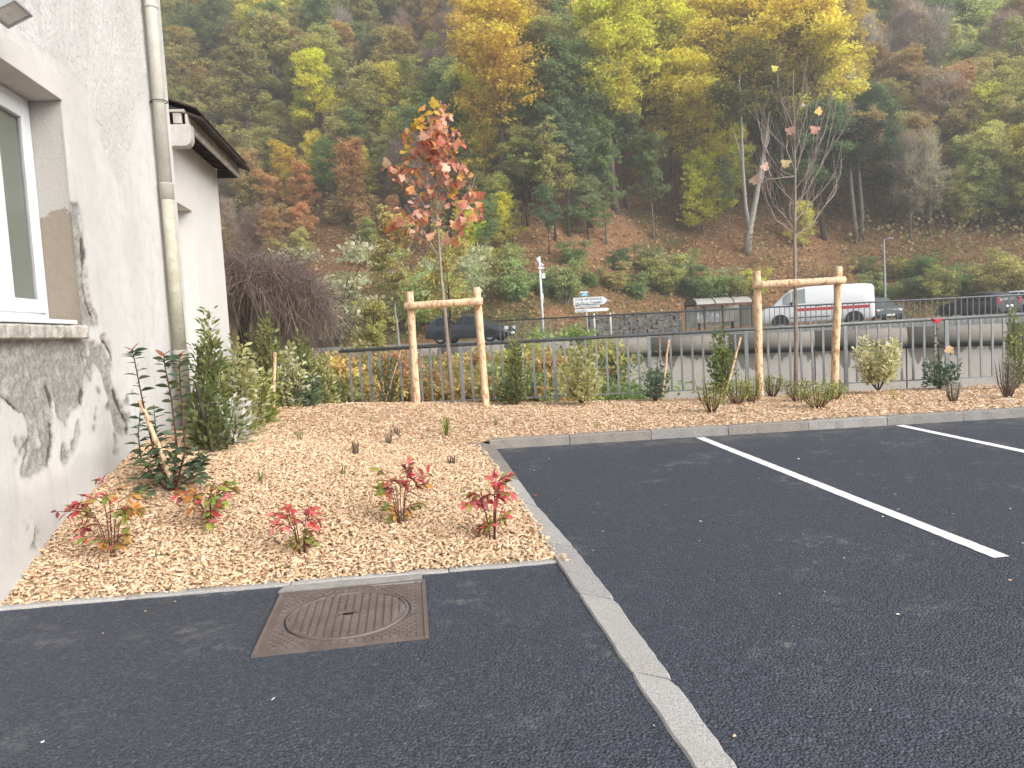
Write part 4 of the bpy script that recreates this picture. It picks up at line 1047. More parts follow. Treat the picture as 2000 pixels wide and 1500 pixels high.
for k_ in range(3):
    xa, xb = -BW / 2 + k_ * BW / 3 + .03, -BW / 2 + (k_ + 1) * BW / 3 - .03; mb = MB()
    for i in range(12):
        a0, a1 = math.pi * i / 12, math.pi * (i + 1) / 12; f_ = lambda a, x, r=0: (x, -(BD / 2 + .1 + r) * math.cos(a), zb1 + .05 + (.38 + r) * math.sin(a))
        mb.quad(f_(a0, xa), f_(a0, xb), f_(a1, xb), f_(a1, xa), smooth=True); mb.quad(f_(a0, xa, .015), f_(a1, xa, .015), f_(a1, xb, .015), f_(a0, xb, .015), smooth=True)
    mb.build('roof_panel', ROOFP, bs)
    mb = MB(); mb.box(((xa + xb) / 2, BD / 2, zb1 / 2 + .05), (xb - xa - .05, .012, zb1 - .25)); mb.build('glass_panel', SGL, bs)
for xx in (-BW / 2, BW / 2): mb = MB(); mb.box((xx, 0, zb1 / 2 + .05), (.012, BD - .1, zb1 - .25)); mb.build('glass_panel', SGL, bs)
for xx, w in ((-BW * .335, BW * .27), (-BW * .02, BW * .24)):
    mb = MB(); mb.box((xx, BD / 2 - .02, zb1 * .62), (w, .01, zb1 * .42)); nb = mb.build('notice_board', M('board_grey', (.34, .36, .38), .5, .4, .05), bs)
    for q in range(5): mb = MB(); mb.box((xx - w * .38 + q * w * .19, BD / 2 - .032, zb1 * (.70 - .08 * (q % 3 == 1) - .03 * q % .1)), (w * .15, .006, .26 + .14 * (q % 2))); mb.build('notice', M('paper_white', (.78, .80, .82), .7, .2, .02), nb)
mb = MB(); mb.box((0, BD / 2 - .3, .45), (BW * .7, .35, .05)); mb.box((-BW * .3, BD / 2 - .3, .21), (.06, .3, .42)); mb.box((BW * .3, BD / 2 - .3, .21), (.06, .3, .42)); mb.build('bench', BR, bs)

# ================================================================== VEHICLES
TYRE = M('tyre_rubber', (.02, .02, .021), .85, .2); RIM = M('wheel_rim', (.42, .42, .43), .4, .5, .1, 8, metal=.5); TRIMB = M('black_trim', (.022, .023, .025), .6, .3)
t = NT('car_glass'); CG = t.end(t.bsdf((.018, .023, .025), .06, .6).outputs[0])
CHROME = M('lamp_clear', (.72, .73, .74), .2, .6, .02); REDL = M('lamp_red', (.40, .015, .02), .25, .6, .05); PLATE = M('number_plate', (.75, .75, .72), .5, .3, .02)
def carpaint(name, c, metal=.2): 
    t = NT(name); b = t.bsdf(c, .28, .5, None, metal); b.inputs['Coat Weight'].default_value = .5; b.inputs['Coat Roughness'].default_value = .08; return t.end(b.outputs[0])
def vehicle(name, lab, cat, loc, heading, L, Wd, st, paint, side_glass, top_glass, wheels, wr, rear_glass=False, CG=CG, stripe=None, tailz=.85, headz=.68, front_y=None, gr=None, trim_low=True):
    """st: stations from the tail (x=0) to the nose (x=L): (x, z_low, z_belt, z_roof, roof half width factor)"""
    root = empty(name, loc, heading, lab, cat, gr)
    rows = []
    for (x, zl0, zbelt, zroof, wk) in st:
        h = Wd / 2; nose = 1 - .10 * (max(0, (x - L * .86) / (L * .14)) ** 2) - .05 * (max(0, (L * .06 - x) / (L * .06)) ** 2)
        wl_, wb_, wr_ = h * .96 * nose, h * nose, h * wk * nose
        half = [(wl_ * .9, zl0), (wl_, zl0 + .10), (wb_, zl0 + (zbelt - zl0) * .55), (wb_ * .985, zbelt), (wr_, zroof - .07), (wr_ * .80, zroof - .012), (0, zroof + .012)]
        rows.append([(x - L / 2, -y, z) for y, z in half] + [(x - L / 2, y, z) for y, z in half[-2::-1]])
    n = len(rows[0]); mb = MB(); mb.v = [p for r in rows for p in r]
    for i in range(len(rows) - 1):
        for k in range(n - 1): mb.f.append((i * n + k, i * n + k + 1, (i + 1) * n + k + 1, (i + 1) * n + k)); mb.sm.append(True)
        mb.f.append((i * n + n - 1, i * n, (i + 1) * n, (i + 1) * n + n - 1)); mb.sm.append(False)
    mb.f.append(tuple(range(n))); mb.sm.append(False); e = (len(rows) - 1) * n; mb.f.append(tuple(e + k for k in range(n))[::-1]); mb.sm.append(False)
    mb.build('body', paint, root)
    P = lambda i, k: Vector(rows[i][k])
    def pane(pts, nm, shrink=.90, off=.012, m=None):
        m = m or CG
        c = sum(pts, Vector()) / len(pts); nn = (pts[1] - pts[0]).cross(pts[2] - pts[0])
        if nn.length < 1e-8: return
        nn.normalize()
        out = c - Vector((0, 0, .6))
        if nn.dot(out) < 0: nn = -nn
        q = [c + (p - c) * shrink + nn * off for p in pts]; b_ = MB(); b_.quad(*q); 
        b_.quad(*[p - nn * .006 for p in q[::-1]])
        for a_ in range(len(q)): b_.quad(q[a_], q[(a_ + 1) % len(q)], q[(a_ + 1) % len(q)] - nn * .006, q[a_] - nn * .006)
        b_.build(nm, m, root)
    for i in side_glass:
        pane([P(i, 3), P(i + 1, 3), P(i + 1, 4), P(i, 4)], 'side_window'); pane([P(i, n - 4), P(i + 1, n - 4), P(i + 1, n - 5), P(i, n - 5)], 'side_window')
    for i, nm in top_glass:
        pane([P(i, 4), P(i, n - 5), P(i + 1, n - 5), P(i + 1, 4)], nm, .90, .03)
    if rear_glass: pane([P(0, 3), P(0, 4), P(0, n - 5), P(0, n - 4)], 'rear_window', .86, .012)
    for wx in wheels:
        for s_ in (-1, 1):
            y = s_ * (Wd / 2 - .10)
            wh = empty('wheel', (0, 0, 0)); wh.parent = root
            prof = [(.0, -.10), (wr * .62, -.10), (wr * .93, -.095), (wr, -.06), (wr, .06), (wr * .93, .095), (wr * .62, .10)]
            b_ = MB(); seg = 20; N0 = 0
            for a_ in range(seg):
                for r_, d_ in prof[1:]: b_.v.append((wx - L / 2 + r_ * math.cos(a_ * 2 * math.pi / seg), y + d_, wr + r_ * math.sin(a_ * 2 * math.pi / seg)))
            m_ = len(prof) - 1
            for a_ in range(seg):
                for k in range(m_ - 1): b_.f.append((a_ * m_ + k, a_ * m_ + k + 1, ((a_ + 1) % seg) * m_ + k + 1, ((a_ + 1) % seg) * m_ + k)); b_.sm.append(True)
            b_.build('tyre', TYRE, wh)
            b_ = MB(); f_ = y + s_ * .075
            b_.prism([(wr * .64 * math.cos(a_ * 2 * math.pi / seg), wr * .64 * math.sin(a_ * 2 * math.pi / seg)) for a_ in range(seg)], f_ - .02, f_, lambda u, w, d: (wx - L / 2 + u, d, wr + w))
            for q in range(5): an = q * 2 * math.pi / 5; b_.box((wx - L / 2 + wr * .34 * math.cos(an), f_ + s_ * .008, wr + wr * .34 * math.sin(an)), (wr * .52, .02, .07), Matrix.Rotation(-an, 3, 'Y'))
            b_.build('rim', RIM, wh)
            b_ = MB(); arc = [(wr * 1.16 * math.cos(a_), wr * 1.14 * math.sin(a_)) for a_ in [math.pi * i / 14 for i in range(15)]]
            b_.prism(arc + [(-wr * 1.16, -wr * .25), (wr * 1.16, -wr * .25)], s_ * (Wd / 2 - .16), s_ * (Wd / 2 + .004), lambda u, w, d: (wx - L / 2 + u, d, wr + w)); b_.build('wheel_arch', TRIMB, root)
    b_ = MB(); h = Wd / 2
    if trim_low:
        b_.box((L / 2 - .06, 0, .36), (.16, Wd * .88, .22)); b_.box((-L / 2 + .03, 0, .40), (.16, Wd * .90, .20)); b_.build('bumper', TRIMB, root, .03)
    for s_ in (-1, 1):
        MB().box((L / 2 - .10, s_ * h * .70, headz), (.16, .34, .17)).build('headlight', CHROME, root, .03)
        MB().box((-L / 2 + .04, s_ * h * .86, tailz), (.10, .16, .34)).build('tail_light', REDL, root, .02)
        MB().box((L * .20, s_ * (h + .09), st[len(st) // 2][2] + .04), (.10, .20, .15)).build('mirror', TRIMB if name == 'van' else paint, root, .03)
        MB().box((-L * .02, s_ * (h * .99 + .008), st[len(st) // 2][2] - .12), (.16, .02, .03)).build('door_handle', TRIMB, root)
        if stripe:
            MB().box((stripe[0], s_ * (h + .004), stripe[2]), (stripe[1], .012, stripe[3])).build('stripe', stripe[4], root)
            MB().box((-.1 + L * .06, s_ * (h * .985 + .006), .52), (L * .34, .02, .035)).build('side_moulding', TRIMB, root)
    MB().box((-L / 2 + .005, 0, .62), (.05, .50, .12)).build('number_plate', PLATE, root); MB().box((L / 2 + .015, 0, .42), (.03, .50, .11)).build('number_plate', PLATE, root)
    return root
hd = math.atan2(-fdv.y, -fdv.x)                             # heading left along the road
t = NT('van_glass'); VGL = t.end(t.bsdf((.30, .34, .335), .08, .6).outputs[0])  # pale reflection put into the base colour of the van windows
REDS = M('red_stripe', (.55, .04, .05), .4, .4, .05)
p = at(1591, 640, 36.2); s_v = 36.2 / FPX
VL, VW = 5.05, 1.92
vst = [(0, .32, 1.12, 1.80, .84), (.10, .30, 1.14, 1.90, .88), (.5, .28, 1.14, 1.95, .89), (1.6, .28, 1.14, 1.97, .89), (2.9, .28, 1.14, 1.96, .88), (3.55, .28, 1.14, 1.86, .86), (3.95, .28, 1.12, 1.58, .84), (4.35, .28, 1.05, 1.18, .86), (4.75, .28, .98, 1.02, .86), (4.98, .30, .84, .88, .84), (5.05, .34, .72, .76, .82)]
vehicle('van', 'white panel van with a red stripe driving left along the far road', 'van', (p.x, p.y, road_z(p.x)), hd, VL, VW, vst, carpaint('van_white', (.78, .79, .81), 0), [4, 5], [(6, 'windscreen'), (5, 'windscreen')], (.85, 4.05), .33, True, CG=VGL, stripe=(-.75, 3.1, .88, .13, REDS))
def hatch_st(L, H, zb, hood): return [(0, .34, zb - .08, zb + .02, .80), (.08, .30, zb, zb + .14, .80), (.48, .26, zb + .02, H - .07, .74), (1.1, .24, zb, H, .74), (1.9, .24, zb - .01, H, .74), (L * .56, .24, zb - .03, H - .06, .73), (L * .74, .24, zb - .06, zb + .03, .80), (L * .90, .26, hood - .05, hood, .82), (L - .06, .30, hood - .20, hood - .14, .80), (L, .34, hood - .28, hood - .22, .78)]
p = at(922, 664, 40.0)
vehicle('car', 'dark grey estate car passing on the road left of the railing end', 'car', (p.x, p.y, road_z(p.x)), hd + math.pi, 4.55, 1.80, [(0, .36, .84, .90, .78), (.06, .32, .94, 1.06, .78), (.55, .26, .96, 1.42, .72), (1.4, .24, .95, 1.48, .72), (2.2, .24, .94, 1.48, .72), (2.75, .24, .92, 1.40, .72), (3.5, .24, .88, .98, .80), (4.2, .26, .76, .82, .82), (4.48, .30, .60, .66, .80), (4.55, .34, .52, .58, .78)],
        carpaint('car_dark_grey', (.055, .062, .075), .4), [2, 3, 4], [(1, 'rear_window'), (5, 'windscreen')], (.85, 3.62), .32)
p = at(1716, 640, 46.0)
vehicle('car', 'small grey green hatchback parked nose out beside the white van', 'car', (p.x, p.y, road_z(p.x)), -1.68, 3.75, 1.66, hatch_st(3.75, 1.48, .92, .92), carpaint('car_grey_green', (.13, .16, .16), .3), [2, 3, 4], [(1, 'rear_window'), (5, 'windscreen')], (.68, 3.05), .30)
p = at(1908, 637, 43.5)
vehicle('car', 'black hatchback parked with its red tail lights facing the river', 'car', (p.x, p.y, road_z(p.x)), 1.87, 4.1, 1.74, hatch_st(4.1, 1.46, .94, .92), carpaint('car_black', (.05, .052, .058), .3), [2, 3, 4], [(1, 'rear_window'), (5, 'windscreen')], (.72, 3.35), .31, tailz=.92)
p = at(1974, 634, 44.5)
vehicle('car', 'white hatchback parked at the right beyond the black hatchback', 'car', (p.x, p.y, road_z(p.x)), 2.0, 4.0, 1.72, hatch_st(4.0, 1.46, .94, .92), carpaint('car_white', (.74, .75, .77), 0), [2, 3, 4], [(1, 'rear_window'), (5, 'windscreen')], (.70, 3.25), .31, tailz=.92)
p = at(2003, 622, 47)
vehicle('car', 'blue car parked farthest right behind the white hatchback', 'car', (p.x, p.y, road_z(p.x)), 2.2, 4.1, 1.74, hatch_st(4.1, 1.50, .94, .92), carpaint('car_blue', (.02, .05, .20), .2), [2, 3, 4], [(1, 'rear_window'), (5, 'windscreen')], (.72, 3.35), .31)
# ================================================================== TREES
BARK = M('bark_grey', (.10, .085, .07), .9, .15, .3, 6, .6, 25, col2=(.26, .235, .20)); BARKD = M('bark_dark', (.035, .028, .022), .9, .15, .3, 6, .6, 25, col2=(.10, .085, .065))
BARKP = M('bark_pale', (.24, .225, .195), .85, .2, .3, 6, .4, 25, col2=(.42, .40, .36))
def unit(n):
    v = rng.normal(size=(n, 3)); return v / np.linalg.norm(v, axis=1, keepdims=True)
def leaf_cards(pos, size, dirs=None, aspect=.62, droop=0.0, fold=True):
    """rhombic leaves, folded along the midrib: (n,3) -> V, F"""
    n = len(pos); d = unit(n) if dirs is None else dirs + .75 * unit(n)
    d[:, 2] -= droop; d /= np.linalg.norm(d, axis=1, keepdims=True)
    s = np.cross(d, .75 * unit(n) + np.array([.15, -.55, .95])); s /= np.linalg.norm(s, axis=1, keepdims=True) + 1e-9
    nn = np.cross(s, d); L = size[:, None]; W = L * aspect / 2
    V = np.stack([pos, pos + d * L * .48 + s * W + nn * W * .3, pos + d * L, pos + d * L * .48 - s * W + nn * W * .3], 1).reshape(-1, 3)
    b = np.arange(n)[:, None] * 4
    return V, b + np.array([[0, 1, 2, 3]])
def limb_skeleton(h, r, base, spread, nl, lean=.04, r_=rnd, up=.55):
    """trunk and limbs; -> MB, list of foliage points (pos, radius weight)"""
    mb = MB(); tips = []
    N = 9; tr = []; x = y = 0.0
    for i in range(N + 1):
        z = h * .93 * i / N; tr.append(Vector((x, y, z))); x += r_.gauss(0, lean) * h / N; y += r_.gauss(0, lean) * h / N
    mb.tube(tr, [max(.012, r * (1 - .9 * i / N) + (r * .35 if i == 0 else 0)) for i in range(N + 1)], 7)
    for i in range(nl):
        f = base + (1 - base) * (i + r_.random() * .8) / nl * .96
        k = min(N - 1, int(f * N)); p = tr[k].lerp(tr[k + 1], f * N - k)
        az = i * 2.4 + r_.uniform(-.5, .5); ln = spread * (1.0 - .55 * abs(f - base - .35 * (1 - base)) / (1 - base)) * r_.uniform(.7, 1.15) * (1.15 - .55 * (f - base) / (1 - base))
        d = Vector((math.cos(az), math.sin(az), up * r_.uniform(.6, 1.5))).normalized(); pts = [p]; q = p.copy()
        for s in range(5):
            q = q + d * ln / 5; d = (d + Vector((r_.gauss(0, .16), r_.gauss(0, .16), .10))).normalized(); pts.append(q.copy())
        rr = r * (1 - .8 * f) * .5
        mb.tube(pts, [max(.008, rr * (1 - .85 * s / 5)) for s in range(6)], 5, caps=False)
        for s in (2, 3, 4, 5):
            tips.append((pts[s], .55 + .15 * s))
            if s >= 2:
                dd = Vector((r_.gauss(0, 1), r_.gauss(0, 1), r_.uniform(-.2, .8))).normalized(); e = pts[s] + dd * ln * r_.uniform(.2, .38)
                mb.tube([pts[s], pts[s].lerp(e, .5) + Vector((0, 0, .03)), e], [max(.006, rr * .35), max(.005, rr * .2), .004], 4, caps=False); tips.append((e, .8))
    tips.append((tr[-1], .8)); tips.append((tr[-2], .9))
    return mb, tips
def crown_mesh(tips, nleaf, leaf, clump, h, flat=.72, droop=.15, gap=.25):
    P = np.array([t_[0] for t_ in tips]); Wt = np.array([t_[1] for t_ in tips]) * rng.uniform(.35, 1.2, len(tips)); Wt[rng.random(len(tips)) < gap] *= .12
    sz = clump * (.5 + .75 * rng.random(len(P)))
    nsub = max(60, nleaf // 34); ks = rng.choice(len(P), nsub, p=Wt / Wt.sum())
    so = unit(nsub) * (rng.random(nsub) ** .5)[:, None] * sz[ks][:, None]; so[:, 2] = so[:, 2] * flat - .22 * sz[ks] * (np.hypot(so[:, 0], so[:, 1]) / sz[ks]) ** 2
    SUB = P[ks] + so; k2 = rng.integers(0, nsub, nleaf); k = ks[k2]
    sp_ = clump * .20 * (.6 + .8 * rng.random(nsub))[k2]
    pos = SUB[k2] + rng.normal(size=(nleaf, 3)) * sp_[:, None] * np.array([1, 1, .5]); o = pos - P[k]
    dirs = o / (np.linalg.norm(o, axis=1, keepdims=True) + 1e-6)
    V, F = leaf_cards(pos, leaf * rng.uniform(.6, 1.35, nleaf), dirs * .5, droop=droop)
    c = P.mean(0); ext = np.percentile(np.linalg.norm(pos - c, axis=1), 95)
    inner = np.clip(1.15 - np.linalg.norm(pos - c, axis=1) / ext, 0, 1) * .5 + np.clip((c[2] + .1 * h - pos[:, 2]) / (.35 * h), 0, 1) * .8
    tint = np.clip(.5 + .25 * rng.normal(size=nleaf) + .7 * (rng.random(nsub)[k2] - .5), 0, 1)
    return np_mesh('crown', V, F, attrs={'tint': np.repeat(tint, 4), 'inner': np.repeat(np.clip(inner, 0, 1), 4)})
def twig_mesh(tips, n, ln, wdt, h, spread=.5):
    """leafless crown: fine twigs as thin blades"""
    P = np.array([t_[0] for t_ in tips]); k = rng.choice(len(P), n)
    pos = P[k] + unit(n) * (rng.random(n) * spread)[:, None]; c = P.mean(0); c[2] -= .25 * h
    d = pos - c; d /= np.linalg.norm(d, axis=1, keepdims=True); d = d + 1.0 * unit(n); d[:, 2] += .25; d /= np.linalg.norm(d, axis=1, keepdims=True)
    s = np.cross(d, unit(n)); s /= np.linalg.norm(s, axis=1, keepdims=True); L = (ln * rng.uniform(.4, 1.3, n))[:, None]
    m = pos + d * L * .5 + unit(n) * L * .06
    V = np.stack([pos - s * wdt, pos + s * wdt, m + s * wdt * .8, pos + d * L + s * wdt * .3, pos + d * L - s * wdt * .3, m - s * wdt * .8], 1).reshape(-1, 3); b = np.arange(n)[:, None] * 6
    F = np.concatenate([b + np.array([[0, 1, 2, 5]]), b + np.array([[5, 2, 3, 4]])])
    return np_mesh('twigs', V, F, attrs={'tint': np.repeat(rng.random(n), 6), 'inner': np.repeat(rng.random(n), 6)})
PROTO = {}
def proto(kind, variants, fn): PROTO[kind] = [fn(i) for i in range(variants)]
def mk_tall(i):
    mb, tips = limb_skeleton(15, .20, .40 + .05 * (i % 3), 3.4, 16); return (mb.mesh('trunk', recalc=False), crown_mesh(tips, 24000, .21, 1.05, 15), 15)
def mk_bushy(i):
    mb, tips = limb_skeleton(9, .13, .16 + .05 * (i % 2), 2.9, 15, up=.7); return (mb.mesh('trunk', recalc=False), crown_mesh(tips, 19000, .17, .90, 9), 9)
def mk_open(i):
    mb, tips = limb_skeleton(11, .11, .35, 2.2, 13, lean=.07, up=.9); return (mb.mesh('trunk', recalc=False), crown_mesh(tips, 6500, .18, .8, 11, gap=.4), 11)
def mk_bare(i):
    mb, tips = limb_skeleton(11, .13, .25, 2.8, 18, up=.9); return (mb.mesh('trunk', recalc=False), twig_mesh(tips, 2600, 1.0, .014, 11, .8), 11, crown_mesh(tips, 5200, .15, .8, 11, gap=.15))
def mk_shrub(i):
    mb = MB(); tips = []
    for s in range(9):
        a = s * 2.4; p = Vector((.15 * math.cos(a), .15 * math.sin(a), 0)); e = Vector((rnd.uniform(.4, 1.15) * math.cos(a), rnd.uniform(.4, 1.15) * math.sin(a), rnd.uniform(1.0, 2.2))); m = p.lerp(e, .5) + Vector((0, 0, .25))
        mb.tube([p, m, e], [.03, .02, .008], 5, caps=False); tips += [(m, .7), (e, 1), (p.lerp(m, .6), .6)]
    return (mb.mesh('stems', recalc=False), crown_mesh(tips, 6500, .125, .62, 2.3, gap=.1), 2.3)
def mk_conifer(i):
    mb = MB(); h = 13; mb.tube([(0, 0, 0), (0, 0, h * .5), (0, 0, h)], [.2, .11, .02], 7); pos = []; dirs = []
    for w in range(26):
        z = h * (.14 + .85 * w / 26); R_ = (1 - w / 26) ** .85 * 2.6 + .15
        for b in range(9):
            a = b * 2 * math.pi / 9 + w * .5 + rnd.uniform(-.2, .2); m = int(60 * R_ / 2.6) + 10; u = rng.random(m) ** .7 * R_ * rnd.uniform(.75, 1.1)
            sp = rng.normal(0, .13, m) * (1 + .6 * u); pos.append(np.stack([math.cos(a) * u - math.sin(a) * sp, math.sin(a) * u + math.cos(a) * sp, z - .32 * u + .05 * u * u + rng.normal(0, .05, m)], -1)); dirs.append(np.tile([math.cos(a), math.sin(a), -.2], (m, 1)))
    pos = np.concatenate(pos); V, F = leaf_cards(pos, .26 * rng.uniform(.6, 1.3, len(pos)), np.concatenate(dirs), .28); n = len(pos)
    return (mb.mesh('trunk', recalc=False), np_mesh('crown', V, F, attrs={'tint': np.repeat(rng.random(n), 4), 'inner': np.repeat(rng.random(n) * .3, 4)}), h)
proto('tall', 4, mk_tall); proto('bushy', 4, mk_bushy); proto('open', 3, mk_open); proto('bare', 3, mk_bare); proto('shrub', 4, mk_shrub); proto('conifer', 1, mk_conifer)
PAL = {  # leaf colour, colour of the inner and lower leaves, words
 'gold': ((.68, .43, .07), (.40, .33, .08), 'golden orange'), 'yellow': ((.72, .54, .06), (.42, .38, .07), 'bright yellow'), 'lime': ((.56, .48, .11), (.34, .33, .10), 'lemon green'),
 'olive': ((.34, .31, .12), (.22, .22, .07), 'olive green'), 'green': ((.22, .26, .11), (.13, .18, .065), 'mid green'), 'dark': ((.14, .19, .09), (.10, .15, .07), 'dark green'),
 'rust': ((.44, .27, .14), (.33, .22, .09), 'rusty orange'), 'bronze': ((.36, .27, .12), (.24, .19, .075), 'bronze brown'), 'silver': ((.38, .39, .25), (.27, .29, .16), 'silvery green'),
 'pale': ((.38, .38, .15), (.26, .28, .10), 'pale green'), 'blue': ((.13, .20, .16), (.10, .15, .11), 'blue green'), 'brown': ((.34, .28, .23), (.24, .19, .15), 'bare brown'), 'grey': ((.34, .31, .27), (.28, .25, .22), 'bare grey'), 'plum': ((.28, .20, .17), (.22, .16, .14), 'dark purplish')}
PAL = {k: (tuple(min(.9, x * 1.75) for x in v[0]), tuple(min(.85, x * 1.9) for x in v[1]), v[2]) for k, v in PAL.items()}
KW = {'tall': 'tall tree', 'bushy': 'bushy tree', 'open': 'slender tree', 'bare': 'leafless tree', 'shrub': 'shrub', 'conifer': 'conifer'}
KC = {'tall': 'tree', 'bushy': 'tree', 'open': 'tree', 'bare': 'tree', 'shrub': 'shrub', 'conifer': 'conifer'}
KN_ = {'tall': 'broadleaf_tree', 'bushy': 'bushy_tree', 'open': 'slender_tree', 'bare': 'bare_tree', 'shrub': 'shrub', 'conifer': 'conifer'}
labels = {}
def where(px, py):
    for lim, a in ((560, 'above the annex roof'), (760, 'left of the red sapling'), (960, 'behind the red sapling'), (1130, 'above the camera mast'), (1330, 'above the road sign'), (1480, 'above the bus shelter'), (1690, 'behind the leafless sapling'), (1840, 'above the street lamp'), (9999, 'above the black car')):
        if px < lim: break
    b = 'high up' if py < 170 else 'midway up' if py < 330 else 'low down' if py < 500 else 'lowest down'
    return b + ' ' + a
def plant_tree(kind, pal, p, h, px, py, lab=None, var=None, bark=None, jit=.09, wide=1.0):
    v = PROTO[kind][rnd.randrange(len(PROTO[kind])) if var is None else var]
    c, c2, wd_ = PAL[pal]
    if lab is None: lab = f'{wd_} {KW[kind]} {where(px, py)}' if not (kind == 'bare') else f'{wd_} leafless tree {where(px, py)}'
    q = empty(KN_[kind], p, rnd.uniform(0, 6.28), lab, KC[kind]); labels.setdefault(lab, []).append(q)
    s = h / v[2]; q.scale = (s * wide * rnd.uniform(.88, 1.15), s * wide * rnd.uniform(.88, 1.15), s)
    if bark is None: bark = rnd.choice((BARKD, BARKD, BARK, BARK, BARKP))
    tk = O('stem' if kind == 'shrub' else 'trunk', v[0], None, q); tk.data.materials.clear() if len(tk.data.materials) == 0 else None
    if len(v[0].materials) == 0: v[0].materials.append(BARK)
    tk.material_slots[0].link = 'OBJECT'; tk.material_slots[0].material = bark
    if len(v[1].materials) == 0: v[1].materials.append(CROWN)
    cr = O('twigs' if kind == 'bare' else 'crown', v[1], None, q)
    extra = None
    if len(v) > 3:
        if len(v[3].materials) == 0: v[3].materials.append(CROWN)
        extra = O('crown', v[3], None, q)
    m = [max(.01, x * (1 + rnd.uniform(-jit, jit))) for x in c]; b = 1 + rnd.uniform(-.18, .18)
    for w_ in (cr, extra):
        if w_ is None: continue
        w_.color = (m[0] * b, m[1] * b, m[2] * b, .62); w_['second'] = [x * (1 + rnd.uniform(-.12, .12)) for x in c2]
    return q
# zones of colour over the slope, as (x, y, radius x, radius y, palette weights, kinds) in the photograph
ZONES = [
 (385, 120, 90, 190, ['olive', 'bronze', 'olive', 'green', 'olive'], ['open', 'bushy', 'tall']), (515, 40, 85, 70, ['lime', 'yellow'], ['tall']), (560, 180, 120, 90, ['olive', 'bronze', 'yellow', 'green'], ['bushy', 'open', 'tall']),
 (500, 260, 90, 60, ['yellow', 'olive', 'lime'], ['bushy']), (700, 110, 100, 100, ['olive', 'olive', 'grey', 'green'], ['bushy', 'tall', 'bare']), (850, 90, 70, 120, ['brown', 'grey', 'olive'], ['bare', 'bare', 'open']),
 (705, 260, 90, 80, ['pale', 'olive', 'lime', 'green'], ['bushy']), (640, 360, 90, 70, ['rust', 'rust', 'bronze'], ['bushy', 'shrub']), (560, 320, 70, 50, ['rust', 'gold'], ['bushy']), (490, 420, 80, 90, ['bronze', 'brown', 'plum', 'rust'], ['bushy', 'bare']),
 (650, 450, 90, 60, ['silver', 'pale', 'olive'], ['bushy']), (850, 280, 70, 90, ['olive', 'green', 'brown'], ['open', 'bushy']), (980, 80, 95, 100, ['gold'], ['tall']), (1120, 170, 110, 130, ['green', 'olive', 'lime'], ['tall']), (1230, 60, 120, 110, ['yellow', 'yellow', 'gold'], ['tall']),
 (1350, 110, 70, 120, ['gold', 'yellow', 'olive'], ['tall']), (1430, 60, 80, 110, ['gold', 'bronze'], ['tall']), (1570, 120, 110, 150, ['gold', 'gold', 'bronze'], ['tall']), (980, 280, 80, 80, ['gold', 'yellow', 'olive'], ['open', 'bushy']), (960, 380, 90, 60, ['olive', 'yellow', 'green'], ['open', 'bushy']),
 (1110, 320, 120, 90, ['dark', 'green', 'olive'], ['open', 'tall']), (1280, 300, 100, 80, ['green', 'dark', 'yellow'], ['open']), (1400, 330, 80, 70, ['yellow', 'lime', 'green'], ['open', 'bushy']), (1530, 330, 90, 80, ['dark', 'green'], ['tall', 'open']), (1060, 440, 90, 60, ['green', 'dark'], ['open', 'shrub']),
 (1740, 50, 120, 70, ['pale', 'pale', 'olive'], ['bushy', 'tall']), (1760, 160, 90, 80, ['brown', 'grey', 'bronze'], ['bare', 'bare', 'bushy']), (1730, 260, 80, 70, ['brown', 'bronze', 'grey'], ['bare', 'bushy']), (1690, 350, 70, 60, ['dark', 'brown', 'plum'], ['bare', 'tall']), (1830, 280, 90, 80, ['olive', 'bronze', 'brown'], ['bushy', 'bare']),
 (1905, 180, 70, 100, ['olive', 'pale', 'green'], ['bushy', 'open']), (1960, 320, 90, 110, ['lime', 'olive', 'pale'], ['bushy']), (1980, 90, 70, 110, ['brown', 'grey', 'bronze'], ['bare', 'open']), (1880, 400, 90, 70, ['olive', 'pale', 'lime'], ['bushy']), (1960, 480, 90, 60, ['bronze', 'olive', 'brown'], ['bushy', 'bare']), (1800, 400, 70, 60, ['brown', 'olive', 'green'], ['bare', 'bushy'])]
